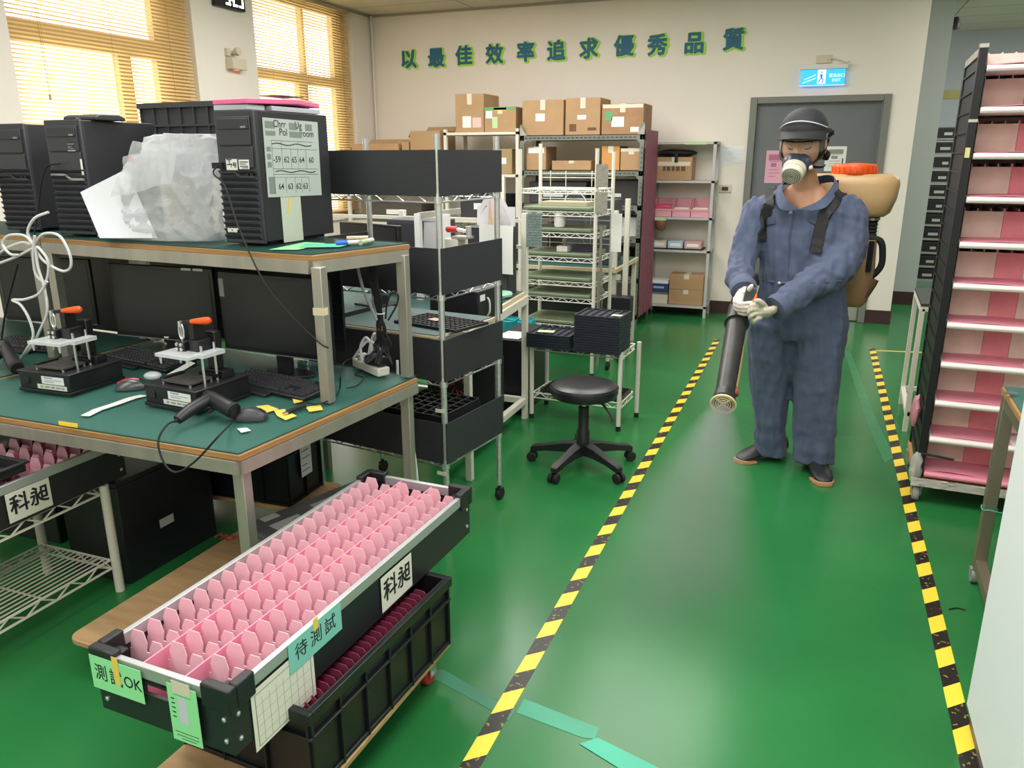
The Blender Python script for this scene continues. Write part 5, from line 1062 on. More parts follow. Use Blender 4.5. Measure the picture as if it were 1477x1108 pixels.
for k in range(1, NT): dup(f_, (-1.117+random.uniform(-.0015, .0015), 4.385, .4745+k*.0148), rad(-3)+random.uniform(-.008, .008), ('black slotted tray, %s from the top of the tall tray stack on the wire table' % ords[NT-1-k]) if k < NT-1 else 'black slotted tray with a green label on top of the tall tray stack', 'tall stack of black trays')
g_ = dup(f_, (-1.415, 4.40, .4745), rad(-3), 'black slotted tray at the bottom of the low tray stack on the wire table', 'low stack of black trays')
for k in range(1, 6): dup(f_, (-1.415, 4.40, .4745+k*.0148), rad(-3), ('black slotted tray, %s from the top of the low tray stack on the wire table' % ords[5-k]) if k < 5 else 'black slotted tray with a green slip on top of the low tray stack', 'low stack of black trays')
zt_ = .4745+NT*.0148
p = gz(890, 455, zt_); MB().box(-.03, .03, -.022, .022, 0, .001).move(M.Translation((p.x, p.y, zt_)) @ rotz(rad(-6))).solo('paper_label', mat('pale_green_label', '#b4cf9c', .7), 'pale green label lying on the tall stack of black trays', 'label')
p = gz(788, 478, .4745+6*.0148); MB().box(-.05, .05, -.03, .03, 0, .001).move(M.Translation((p.x, p.y, .4745+6*.0148)) @ rotz(rad(8))).solo('paper_label', mat('pale_green_label', '#b4cf9c', .7), 'pale green slip lying on the low stack of black trays', 'label')
gridtray('black slotted tray lying on the lower shelf of the white wire table', (-1.24, 4.49), rad(-3.4), .5, .22, 14, 6, z=.17, h=.02)
# ================================================================== white wire trolley with green shelf mats
DGR = mat('olive_green_board', '#6c7a60', .5, noise_amt=.06); WIREW = mat('white_wire', '#dcdcd4', .4)
t = T('wire_trolley', 'tall white wire trolley with green shelf boards behind the wire table', 'trolley', (-1.7, 5.45, 0))
Mt = M.Translation((-1.415, 5.27, 0)) @ rotz(rad(-3))
TWd, TD = .56, .38
def L4(m): return m.move(Mt)
for (x, y, h) in ((0, 0, 1.62), (-TWd, 0, 1.62), (0, TD, 1.6), (-TWd, TD, 1.66)):
    L4(MB().cyl((x, y, .07), (x, y, h), .0135, seg=12)).part('post', WHITEP, t, ws=True)
    w = MB(); w.cyl((x, y, .04), (x, y, .075), .008, seg=8); w.lathe([(.01, -.012), (.03, -.012), (.032, 0), (.03, .012), (.01, .012)], 16, 0, M.Translation((x, y+.006, .032)) @ M.Rotation(pi/2, 4, 'Y')); L4(w).part('caster', RUB, t, ws=True)
for z in (.40, .60, .715, .885, 1.055, 1.20, 1.35):
    m = MB(); wire_shelf(m, -TWd+.01, -.01, .01, TD-.01, z, .028, .003, .04, 'y', 0, .045); L4(m).part('wire_shelf', WIREW, t, ws=True)
for z in (.405, .60, .72, .89, 1.06, 1.205):
    m = MB(); m.box(-TWd+.02, -.03, .0, TD-.02, z+.004, z+.03); L4(m).part('shelf_board', DGR, t, ws=True, bevel=.008)
g = MB()
for z in (1.12, 1.16, 1.27, 1.31, 1.42, 1.45, .95, .99): g.tube([(-TWd, TD, z), (0, TD, z)], .0028, 5)
for x in (-.48, -.36, -.16): 
    for (a, b) in ((1.06, 1.17), (1.2, 1.33), (1.36, 1.47), (.89, 1.01)): g.tube([(x, TD, a), (x, TD, b)], .003, 5)
L4(g).part('guard_wire', WIREW, t, ws=True)
for (z) in (1.22, 1.08, .91):
    g = MB(); g.tube(curve([(-.36, TD-.06, z), (-.33, TD-.06, z+.07), (-.27, TD-.06, z+.1), (-.2, TD-.06, z+.07), (-.17, TD-.06, z)]), .003, 5); L4(g).part('wire_hoop', WIREW, t, ws=True)
for (z0, z1, lab) in ((1.37, 1.52, 'grey speckled card taped high on the post of the white wire trolley'), (1.2, 1.34, 'grey speckled card taped below the upper card on the white wire trolley')):
    m = MB(); m.box(-.0, .085, -.02, -.017, z0, z1); L4(m).solo('laminated_card', mat('speckled_tan_card', '#8d8b80', .4, noise_amt=.25, noise_scale=60), lab, 'sign', 'cards taped to the wire trolley')
m = MB(); m.box(.075, .15, .12, .123, .93, 1.19); L4(m).solo('hanging_sheet', PAPER, 'narrow white sheet hanging beside the post of the white wire trolley', 'paper')
g = MB()
for k in range(5): g.tube([Mt @ V((.02+.01*cos(k)+.008*sin(i*.9+k), .03*k+.01, .12+i*.11)) for i in range(10)], .004, 5)
g.solo('cable_harness', mat('tan_grey_wire', '#8b857a', .5), 'tangled grey wiring hanging down the post of the white wire trolley', 'wiring')
m = MB(); m.lathe([(.035, 0), (.038, .02), (.04, .11), (.036, .112)], 16, 0, Mt @ M.Translation((-.28, .05, 1.095))); m.solo('paper_cup', mat('white_cup', '#dddad4', .5), 'white cup standing on a shelf of the wire trolley', 'cup')
m = MB(); m.box(-.3, -.22, .05, .12, .922, .96); L4(m).solo('small_box', mat('white_small_box', '#d6d1cc', .5), 'small white part lying on a green board of the wire trolley', 'part')
m = MB(); m.box(-.2, -.05, .1, .2, .922, .965); L4(m).solo('small_box', mat('dark_purple_box', '#33293f', .5), 'dark purple flat box lying on a green board of the wire trolley', 'box')
m = MB(); m.box(-.45, -.1, .1, .3, 1.236, 1.262); L4(m).solo('small_box', mat('cream_flat_box', '#b7ad93', .6), 'flat cream sheet box on the top green board of the wire trolley', 'box')
# darker bench and cabinet behind the trolley
t = T('workbench', 'white framed bench standing behind the wire trolley with two tall white posts', 'workbench', (-1.8, 6.35, 0))
MB().box(-2.7, -1.42, 5.95, 6.75, .70, .73).part('tabletop', mat('cream_board', '#c9b898', .6), t, ws=True); MB().box(-2.68, -1.44, 5.97, 6.73, .73, .734).part('mat', GMAT, t, ws=True)
for (x, y, h) in ((-1.45, 6.0, 1.17), (-1.445, 6.7, .7), (-2.66, 6.0, .7), (-2.66, 6.7, 1.4), (-1.365, 6.02, 1.26)): MB().box(x-.018, x+.018, y-.018, y+.018, 0, h).part('post', WHITEP, t, ws=True)
MB().bar((-2.66, 6.0, .66), (-1.4, 6.0, .66), .03, .04).part('front_rail', WHITEP, t, ws=True); MB().bar((-2.66, 6.0, .15), (-1.4, 6.0, .15), .03, .03).part('foot_rail', WHITEP, t, ws=True)
t = T('storage_box', 'large dark slate box standing on the bench behind the wire trolley', 'box', (-1.72, 6.3, .735)); MB().box(-.18, .2, -.18, .2, 0, .5).part('body', mat('slate_case', '#3c3e44', .5), t, bevel=.005)
t = T('storage_box', 'dark brown box on the bench behind the wire trolley partly hidden by its boards', 'box', (-2.3, 6.35, .735)); MB().box(-.25, .25, -.2, .2, 0, .32).part('body', mat('umber_box', '#3a332f', .6), t, bevel=.005)
t = T('storage_box', 'dark low chest on the floor under the bench behind the wire trolley', 'box', (-1.85, 6.35, 0)); MB().box(-.5, .2, -.25, .25, 0, .45).part('body', BLK, t, bevel=.005)
t = T('junction_box', 'dark control box hanging by the posts behind the wire trolley', 'box', (-1.36, 5.9, .33)); MB().box(-.1, .08, -.06, .06, .0, .2).part('body', BLK, t, bevel=.004); MB().box(-.02, .01, -.01, .01, -.33, .0).part('leg', RUB, t)
# ================================================================== grey steel shelf with cartons, maroon curtain
GST = mat('olive_grey_steel', '#747a70', .45, .3, noise_amt=.08); SHL = mat('shelf_grey', '#9a9a92', .5)
X0, X1, Y0, Y1 = -2.74, -1.54, 7.35, 7.85
t = T('steel_shelf', 'olive grey slotted steel shelf carrying three brown cartons against the back wall', 'shelf', (-2.14, 7.6, 0))
for (x, y) in ((X0, Y0), (X1, Y0), (X0, Y1), (X1, Y1)):
    sx_ = 1 if x == X0 else -1; sy_ = 1 if y == Y0 else -1
    m = MB(); m.box(min(x, x+sx_*.04), max(x, x+sx_*.04), min(y, y+sy_*.004), max(y, y+sy_*.004), 0, 1.86 if y == Y0 else 1.8); m.box(min(x, x+sx_*.004), max(x, x+sx_*.004), min(y, y+sy_*.04), max(y, y+sy_*.04), 0, 1.8)
    for k in range(40): m.box(x+sx_*.015, x+sx_*.022, y-sy_*.0006, y, .05+k*.044, .07+k*.044, 1)
    m.part('post', [GST, BLK], t, ws=True)
def sorted_add(m, a, b, c): return m.poly3([a, b, c], .002)
for z in (.1, .45, .83, 1.13, 1.44, 1.76):
    m = MB(); m.box(X0, X1, Y0, Y1, z-.004, z); m.box(X0, X1, Y0, Y0+.003, z-.045, z); m.box(X0, X1, Y1-.003, Y1, z-.045, z)
    for k in range(26): m.box(X0+.05+k*.042, X0+.075+k*.042, Y0-.0008, Y0, z-.03, z-.018, 1)
    m.part('shelf_board', [GST, DARK], t, ws=True)
for (x, s_) in ((X0, 1), (X1, -1)):
    for z in (1.44, 1.76, 1.13):
        m = MB(); m.add([(x, Y0-.002, z-.045), (x+s_*.07, Y0-.002, z-.045), (x, Y0-.002, z-.125), (x, Y0+.0, z-.045), (x+s_*.07, Y0, z-.045), (x, Y0, z-.125)], [(0, 1, 2), (5, 4, 3), (0, 3, 4, 1), (1, 4, 5, 2), (2, 5, 3, 0)]); m.part('gusset', GST, t, ws=True)
    m = MB(); m.add([(x, Y0-.002, 1.76), (x+s_*.07, Y0-.002, 1.76), (x, Y0-.002, 1.85), (x, Y0, 1.76), (x+s_*.07, Y0, 1.76), (x, Y0, 1.85)], [(0, 1, 2), (5, 4, 3), (0, 3, 4, 1), (1, 4, 5, 2), (2, 5, 3, 0)]); m.part('gusset', SHL, t, ws=True)
CUR = mat('maroon_curtain', '#874f5f', .5)
t = T('side_curtain', 'maroon plastic curtain draped over the side of the steel shelf next to the narrow shelf', 'curtain', (-1.52, 7.6, .08))
m = MB(); m.sheet(lambda u, v: V((-1.527+.008*sin(u*28)+.05*(u)*(1-v)*.3, 7.36+.55*u, .08+1.72*v)), 48, 12, .002); m.part('cloth', CUR, t, ws=True)
def carton(label, x0, x1, y0, y1, z0, z1, extra=(), top=None, open_=False, group='brown cartons on the back shelves', rz=0, m_=None):
    t = T('cardboard_box', label, 'cardboard box', ((x0+x1)/2, y0, z0), rz, group)
    w = (x1-x0)/2; d = y1-y0; h = z1-z0
    if open_:
        m = MB(); m.box(-w, w, 0, d, 0, .004).box(-w, w, 0, .004, .004, h).box(-w, w, d-.004, d, .004, h).box(-w, -w+.004, .004, d-.004, .004, h).box(w-.004, w, .004, d-.004, .004, h); m.part('box', m_ or CARD, t)
        m = MB(); m.bar((0, d, h), (0, d+.06, h+.05), 2*w, .004, (0, -1, 1)); m.part('flap', m_ or CARD, t); m = MB(); m.bar((-w, d/2, h), (-w-.03, d/2, h-.06), d*.9, .004, (1, 0, .3)); m.part('flap', m_ or CARD, t)
    else:
        MB().box(-w, w, 0, d, 0, h).part('box', m_ or CARD, t, bevel=.004)
        MB().box(-.025, .025, -.0008, d*.98, h, h+.0006).box(-.025, .025, -.0008, 0, h*.72, h).part('sealing_tape', TAPEC, t)
    for (nm, u0, u1, v0, v1, mm) in extra: MB().box(-w+2*w*u0, -w+2*w*u1, -.0018, -.0008 if not open_ else 0, h*v0, h*v1).part(nm, mm, t)
    return t
LG = mat('pale_green_label', '#b4cf9c', .7); LP = mat('pale_pink_label', '#e0b8b0', .7); LW = LBL; GT = mat('green_packing_tape', '#5f9f6a', .4); YT = mat('yellow_label', '#dfe070', .6)
PR = mat('carton_print', '#6b4a34', .8)
carton('brown carton with a taped white label, first of three on the olive steel shelf', -2.735, -2.325, 7.40, 7.8, 1.762, 2.08, [('label', .33, .55, .4, .62, LW)])
carton('brown carton with a small white label, middle of three on the olive shelf', -2.312, -1.975, 7.42, 7.8, 1.762, 2.09, [('label', .35, .6, .42, .54, LW), ('printed_mark', .12, .32, .1, .3, PR), ('printed_mark', .65, .9, .12, .2, PR)])
carton('brown carton with green label and glossy tape atop the olive steel shelf', -1.96, -1.57, 7.42, 7.8, 1.762, 2.03, [('label', .08, .26, .45, .75, GT), ('label', .24, .54, .25, .58, LW), ('label', .7, .9, .08, .24, LW), ('glossy_tape', .02, .98, .86, .98, TAPEC)], m_=mat('dark_cardboard', '#a07a58', .7, noise_amt=.15, noise_scale=9))
carton('brown carton with a pale top label inside the olive steel shelf', -2.7, -2.5, 7.42, 7.75, 1.443, 1.66, [('label', .1, .9, .72, .95, LW)])
carton('orange brown carton inside the olive steel shelf nearest the maroon curtain', -1.95, -1.78, 7.42, 7.75, 1.443, 1.66, m_=mat('orange_cardboard', '#c58e50', .8))
carton('brown carton wrapped in clear tape beside the maroon curtain inside the olive steel shelf', -1.77, -1.57, 7.42, 7.75, 1.443, 1.64, [('glossy_tape', .0, 1, .85, .99, TAPEC)])
carton('low brown carton lying flat between the two ends of the olive steel shelf', -2.45, -2.06, 7.45, 7.8, 1.443, 1.53)
for i, (x0, x1, z0, h, c, lab) in enumerate(((-2.68, -2.1, 1.133, .2, '#3a3b3d', 'dark equipment box on the third board of the olive steel shelf'), (-2.0, -1.6, 1.133, .22, '#2c2b2c', 'black equipment box on the third board of the olive steel shelf by the curtain'), (-2.6, -1.9, .833, .2, '#44413f', 'long dark box on the fourth board of the olive steel shelf'), (-1.85, -1.6, .833, .18, '#b9b9b4', 'pale grey box on the fourth board of the olive steel shelf'), (-2.6, -1.65, .453, .25, '#38352f', 'long dark box on the fifth board of the olive steel shelf'))):
    t = T('equipment_box', lab, 'equipment', ((x0+x1)/2, 7.45, z0)); w = (x1-x0)/2; MB().box(-w, w, 0, .35, 0, h).part('body', mat('eq'+c[1:], c, .5), t, bevel=.006); MB().box(-w*.5, w*.2, -.001, 0, h*.3, h*.45).part('label', mat('grey_label', '#c3c5c4', .6), t)
# white shelf with two cartons; lower shelf with three open cartons
def white_shelf(lab, x0, x1, y0, y1, zs, top):
    t = T('metal_shelf', lab, 'shelf', ((x0+x1)/2, (y0+y1)/2, 0))
    for (x, y) in ((x0, y0), (x1, y0), (x0, y1), (x1, y1)): MB().box(x-.016, x+.016, y-.016, y+.016, 0, top).part('post', WHITEP, t, ws=True)
    for z in zs: MB().box(x0-.016, x1+.016, y0-.016, y1+.016, z-.025, z).part('shelf_board', WHITEP, t, ws=True)
    return t
white_shelf('white metal shelf carrying a tall carton and a green taped carton by the back wall', -3.56, -2.79, 7.42, 7.9, (.12, .5, .95, 1.4, 1.80), 1.83)
carton('tall brown carton with two pale labels on the white metal shelf', -3.46, -3.155, 7.45, 7.85, 1.802, 2.16, [('label', .25, .55, .12, .42, LW), ('label', .6, .9, .12, .38, LP)])
carton('short brown carton with green tape and a yellow label on the white metal shelf', -3.14, -2.812, 7.43, 7.8, 1.802, 2.03, [('green_tape', 0, 1, .88, 1, GT), ('label', .3, .7, .86, .97, YT), ('label', .05, .25, .55, .85, LW), ('label', .25, .42, .15, .6, LG)])
white_shelf('white metal shelf with three open cartons between the rack and the room corner', -4.72, -3.62, 7.42, 7.85, (.12, .5, .9, 1.25, 1.62), 1.63)
carton('long low open carton on the white shelf nearest the room corner', -4.68, -4.12, 7.46, 7.8, 1.622, 1.70, open_=True)
carton('small open carton with a taped corner, middle of three on the corner shelf', -4.36, -4.1, 7.44, 7.455, 1.622, 1.71, open_=True) if False else carton('small open carton with a taped front in the middle of the corner shelf', -4.07, -3.99, 7.44, 7.8, 1.622, 1.715, open_=True)
carton('tan open carton with raised flaps on the corner shelf', -3.97, -3.63, 7.44, 7.8, 1.622, 1.82, open_=True)
carton('brown carton with two green notes on the corner shelf', -4.6, -4.1, 7.45, 7.8, 1.252, 1.55, [('green_note', .18, .42, .3, .7, GT), ('green_note', .5, .75, .3, .7, GT)])
carton('brown carton with a lime label on the middle boards of the corner shelf', -4.0, -3.7, 7.45, 7.8, 1.252, 1.5, [('label', .2, .8, .5, .8, LG)])
for (x, z, w, h, c, lab) in ((-3.3, 1.402, .3, .2, '#7a6a58', 'brown parts box on the second board of the white metal shelf'), (-2.98, 1.402, .2, .24, '#a08762', 'tan parts box on the second board of the white metal shelf'), (-3.2, .952, .5, .25, '#35343a', 'dark parts box on the third board of the white metal shelf'), (-4.2, .902, .6, .2, '#4b4640', 'brown grey parts box on the third board of the corner shelf')):
    t = T('parts_box', lab, 'box', (x, 7.5, z)); MB().box(-w/2, w/2, 0, .3, 0, h).part('body', mat('pb'+c[1:], c, .6), t, bevel=.004); MB().box(-w*.2, w*.2, -.001, 0, h*.4, h*.65).part('label', LBL, t)
# ================================================================== narrow white shelf between the curtain and the door
t = T('metal_shelf', 'narrow pale grey metal shelf holding pink bins beside the grey door', 'shelf', (-1.27, 8.1, 0))
NX0, NX1, NY0, NY1 = -1.565, -.98, 7.94, 8.21; NG = mat('narrow_shelf_grey', '#b3b2b0', .45)
for (x, y) in ((NX0, NY0), (NX1, NY0), (NX0, NY1), (NX1, NY1)): MB().box(x-.014, x+.014, y-.014, y+.014, 0, 1.70).part('post', NG, t, ws=True)
for z in (.115, .67, .99, 1.34, 1.70): MB().box(NX0-.014, NX1+.014, NY0-.014, NY1+.014, z-.022, z).part('shelf_board', NG, t, ws=True)
MB().box(-1.27, -1.06, 7.925, 7.9255, 1.675, 1.702).part('green_tag', LG, t, ws=True)
carton('brown carton with dark printed letters under a black bag on the narrow shelf', -1.54, -1.19, 7.96, 8.19, 1.342, 1.56, [('printed_mark', .2, .27, .4, .6, PR), ('printed_mark', .3, .4, .4, .6, PR), ('printed_mark', .44, .52, .4, .6, PR), ('printed_mark', .56, .66, .4, .6, PR), ('printed_mark', .7, .82, .4, .6, PR), ('glossy_tape', .05, .95, .62, .8, TAPEC)])
t = T('black_bag', 'black soft bag lying on the carton at the top of the narrow shelf', 'bag', (-1.36, 8.07, 1.562)); m = MB(); m.ball((0, 0, .035), (.2, .12, .036), 20)
for i, p in enumerate(m.v): m.v[i] = V((p.x, p.y, max(0, p.z+.012*noise.noise(p*14))))
m.part('cloth', RUB, t); MB().box(-.0, .03, -.124, -.118, -.05, .03).part('strap', RUB, t)
PB = mat('pink_bin', '#d99aa8', .5); PB2 = mat('pink_bin_contents', '#d0486a', .5); PB3 = mat('pale_contents', '#d8c2b8', .5)
for i in range(3):
    x = -1.452+i*.182
    t = T('parts_bin', ('pink open front bin with red parts on the narrow shelf, nearest the curtain', 'pink open front bin in the middle of three on the narrow shelf', 'pink open front bin on the narrow shelf, nearest the door')[i], 'bin', (x, 7.95, .992), group='pink bins on the narrow shelf')
    w = .087; m = MB(); m.box(-w, w, 0, .24, 0, .004).box(-w, w, 0, .004, .004, .07).box(-w, w, .236, .24, .004, .17)
    for s_ in (-1, 1):
        m.add([(s_*w, 0, .004), (s_*w, .24, .004), (s_*w, .24, .17), (s_*w, .09, .17), (s_*w, .0, .07), (s_*(w-.004), 0, .004), (s_*(w-.004), .24, .004), (s_*(w-.004), .24, .17), (s_*(w-.004), .09, .17), (s_*(w-.004), .0, .07)], [(0, 1, 2, 3, 4), (9, 8, 7, 6, 5), (3, 8, 9, 4), (2, 7, 8, 3)])
    m.box(-w-.003, w+.003, -.006, .0, .06, .075); m.part('bin', PB, t)
    m = MB(); m.box(-w+.01, w-.01, .02, .22, .004, .09+.02*(i == 0)); m.part('contents', PB2 if i == 0 else PB3, t, bevel=.01)
t = T('paint_pot', 'small brown pot with a green lid hanging at the side of the narrow shelf', 'pot', (-1.455, 7.90, .86)); MB().lathe([(.03, 0), (.05, .03), (.055, .08), (.05, .1)], 16).part('pot', mat('brown_pot', '#7c4f3e', .5), t); MB().box(-.055, .055, -.03, .02, .1, .13).part('lid', LG, t)
for i, (x0, x1, c, lab) in enumerate(((-1.545, -1.4, '#c9c1b0', 'cream small box on the third board of the narrow shelf'), (-1.385, -1.235, '#a9bccb', 'pale blue small box on the third board of the narrow shelf'), (-1.22, -1.055, '#c79a9a', 'pale red small box on the third board of the narrow shelf'))):
    t = T('small_box', lab, 'box', ((x0+x1)/2, 7.95, .684), group='small boxes on the narrow shelf'); w = (x1-x0)/2
    m = MB(); m.box(-w, w, 0, .2, 0, .07); m.part('body', mat('sb'+c[1:], c, .55), t, bevel=.003); MB().box(-w*.7, w*.7, -.001, 0, .02, .05).part('label', LBL, t)
MB().box(-1.55, -1.04, 7.945, 8.18, .671, .683).solo('black_mat', RUB, 'thin black tray mat under the three small boxes on the narrow shelf', 'mat')
carton('upper brown carton stacked at the bottom of the narrow shelf', -1.35, -1.01, 7.96, 8.19, .272, .42)
carton('lower brown carton standing on the bottom board of the narrow shelf', -1.35, -1.01, 7.96, 8.19, .117, .27)
t = T('parts_box', 'blue and white box on a cream box at the bottom of the narrow shelf', 'box', (-1.46, 7.96, .233)); MB().box(-.1, .1, 0, .22, 0, .09).part('body', mat('navy_box', '#2f3f6d', .5), t, bevel=.003); MB().box(-.1, .1, -.0005, .22, .09, .12).part('lid', LBL, t); MB().box(-.05, .06, -.001, 0, .04, .06).part('label', mat('pale_blue', '#9fb3d8', .5), t)
t = T('parts_box', 'cream box under the blue one at the bottom of the narrow shelf', 'box', (-1.46, 7.96, .117)); MB().box(-.1, .1, 0, .22, 0, .095).part('body', mat('cream_box', '#cfc8b8', .6), t, bevel=.003); MB().box(-.102, .102, -.002, .222, .095, .115).part('lid', mat('grey_lid', '#77706a', .6), t)
# ================================================================== tall black rack of pink foam trays
BLKM = mat('black_rack_metal', '#1f1f23', .35, .3); FOAMW = mat('white_foam_edge', '#e2d8d6', .6); PFM = mat('pink_foam_liner', '#e08ba0', .5, noise_amt=.14, noise_scale=5)
RK = V((.555, 3.86, 0)); rrz = rad(-2.6)
t = T('tray_rack', 'tall black metal rack on casters full of pink lined trays', 'rack', RK, rrz); Mr = ROOTM[t.name]
RWD, RDP, RH = .85, .52, 1.99
for (x, y, nm) in ((0, 0, 'post'), (RWD, 0, 'post'), (0, RDP, 'post'), (RWD, RDP, 'post')):
    MB().box(x-.016, x+.016, y-.016, y+.016, .12, RH).part('post', BLKM, t, bevel=.002)
MB().box(-.016, .016, .016, RDP-.016, RH-.035, RH-.005).part('top_rail', STEEL, t); MB().box(-.016, .016, -.017, .016, RH-.005, RH+.01).part('post_cap', STEEL, t); MB().box(RWD-.016, RWD+.016, .016, RDP-.016, RH-.035, RH-.005).part('top_rail', BLKM, t)
MB().box(-.008, -.004, .016, RDP-.016, .13, RH-.04).part('side_panel', BLK, t); MB().box(RWD+.004, RWD+.008, .016, RDP-.016, .13, RH-.04).part('side_panel', BLK, t)
m = MB()
for k in range(22): m.box(-.0165, -.008, .02, RDP-.02, .2+k*.081, .206+k*.081)
m.part('side_rung', BLKM, t)
MB().box(-.017, .017, -.018, -.0165, 1.70, 1.712).part('clip', STEEL, t); MB().box(-.012, .006, -.018, -.0165, 1.56, 1.60).part('yellow_tag', mat('pale_yellow_tag', '#cfc98a', .6), t)
MB().box(.0, RWD, RDP-.01, RDP-.004, .13, RH-.1).part('back_panel', mat('pink_back_sheet', '#e3bfc0', .6), t)
# wrapped base on casters
m = MB(); m.box(-.02, RWD+.02, -.03, RDP+.02, .085, .12); m.part('base_board', mat('light_wood', '#b08b5c', .6), t, bevel=.003)
WRAP = mat('wrapping_film', '#d4d3d0', .2, noise_amt=.1, noise_scale=20, bump=.5, bump_scale=25, alpha=.5)
m = MB(); m.sheet(lambda u, v: V((-.03+(RWD+.06)*u, -.034-.006*noise.noise(V((u*30, v*6, 0))),   .088+.04*v)), 60, 6, .002); m.part('front_wrap', WRAP, t)
m = MB(); m.ball((-.015, -.01, .17), (.026, .03, .08), 18)
for i, p in enumerate(m.v): m.v[i] = p+V((noise.noise(p*40), noise.noise(p*40+V((3, 0, 0))), 0))*.012
m.part('corner_wrap', WRAP, t)
for (x, y) in ((.0, .02), (RWD-.04, .02), (.0, RDP-.04), (RWD-.04, RDP-.04)):
    c = MB(); c.box(x-.022, x-.018, y-.02, y+.02, .03, .084).box(x+.018, x+.022, y-.02, y+.02, .03, .084).box(x-.025, x+.025, y-.025, y+.025, .08, .085); c.part('caster_fork', STEEL, t)
    w = MB(); w.lathe([(.015, -.013), (.034, -.014), (.0375, -.009), (.0375, .009), (.034, .014), (.015, .013)], 24, 0, M.Translation((x, y-.005, .0375)) @ M.Rotation(pi/2, 4, 'Y')); w.part('caster_wheel', mat('grey_caster', '#8d8f90', .4), t)
    w = MB(); w.lathe([(.0, -.0145), (.022, -.0145), (.022, .0145), (.0, .0145)], 16, 0, M.Translation((x, y-.005, .0375)) @ M.Rotation(pi/2, 4, 'Y')); w.part('caster_hub', SILV, t)
lv = [.145, .316, .49, .67, .85, 1.023, 1.2, 1.388, 1.565, 1.745, 1.905]
nm_ = ['at the very bottom', 'second from the bottom', 'third from the bottom', 'fourth from the bottom', 'fifth from the bottom', 'sixth from the bottom', 'fifth from the top', 'fourth from the top', 'third from the top', 'second from the top', 'at the very top']
PCELL = mat('pink_cell_cards', '#ecc3c3', .6, noise_amt=.1, noise_scale=9); RCELL = mat('red_pink_cell_cards', '#e58b96', .6, noise_amt=.1, noise_scale=9); BCELL = mat('beige_cell_cards', '#e3cbbf', .6, noise_amt=.12, noise_scale=9)
base = None
for i, z in enumerate(lv):
    lab = 'pink lined foam tray %s of the tall black rack' % nm_[i]
    p = Mr @ V((RWD/2, -.0, z))
    if base is None or i == 0 or i == 1 or i == 10:
        b = T('foam_tray', lab, 'tray', p, rrz, 'pink lined trays in the tall rack')
        w = RWD/2-.02
        prof = [(-.022, -.012), (-.028, 0), (-.022, .012), (.0, .014), (.46, .014), (.46, -.012)]
        m = MB(); m.loft([[V((x, y_, z_)) for (y_, z_) in prof] for x in (-w, w)]); m.part('tray_board', FOAMW if i else PFM, b, bevel=.004)
        m = MB(); m.sheet(lambda u, v: V((-w+.01+(2*w-.02)*u, -.004+.46*v, .016+.005*noise.noise(V((u*5, v*4, i)))+.004*sin(u*9))), 24, 10, .002); m.part('pink_liner', PFM, b)
        hh = .128 if i < 10 else .06
        for j, (u0, u1, mm) in enumerate(((.0, .20, BCELL), (.20, .34, RCELL), (.34, .62, BCELL), (.62, 1.0, PCELL))):
            x0 = -w+.02+(2*w-.04)*u0; x1 = -w+.02+(2*w-.04)*u1-.004
            m = MB(); n = max(1, int((x1-x0)/.045))
            for k in range(n+1): xx = x0+(x1-x0)*k/n; m.box(xx-.0015, xx+.0015, .17, .45, .018, .018+hh)
            for k in range(5): yy = .17+.28*k/4; m.box(x0, x1, yy-.0015, yy+.0015, .018, .018+hh*(.75 if k else .9))
            m.part('cell_divider', mm, b)
        if i == 1: base = b
    else: dup(base, p, rrz, lab, 'pink lined trays in the tall rack')
p = Mr @ V((.02, -.03, .245)); MB().cyl(Mr @ V((.0, -.02, .245)), Mr @ V((.13, -.03, .238)), .006, seg=8).solo('black_bar', RUB, 'short black bar sticking out above the bottom tray of the tall rack', 'bar')
# white cart behind the rack
t = T('white_cart', 'white framed cart with a green board standing behind the tall black rack', 'cart', (.70, 5.2, 0))
for (x, y) in ((.60, 4.92), (.625, 5.5), (1.05, 4.92), (1.05, 5.5)): MB().box(x-.013, x+.013, y-.013, y+.013, .0, .735).part('post', WHITEP, t, ws=True)
for z in (.735, .11):
    m = MB(); m.bar((.60, 4.92, z), (.625, 5.5, z), .026, .026).bar((1.05, 4.92, z), (1.05, 5.5, z), .026, .026).bar((.6, 4.92, z), (1.05, 4.92, z), .026, .026).bar((.625, 5.5, z), (1.05, 5.5, z), .026, .026); m.part('frame_rail', WHITEP, t, ws=True)
MB().poly3([(.59, 4.91, .765), (1.06, 4.91, .765), (1.06, 5.52, .765), (.615, 5.52, .765)], .015).part('board', mat('dark_board', '#333a36', .5), t, ws=True)
t = T('pink_bag', 'pink wrapped bundle and black clip tied low on the side of the tall rack', 'bundle', Mr @ V((-.035, .2, .30))); m = MB(); m.ball((0, 0, .08), (.022, .05, .08), 14)
for i, p in enumerate(m.v): m.v[i] = p*(1+.2*noise.noise(p*30))
m.part('bundle', mat('pale_pink_film', '#d3909c', .3), t)
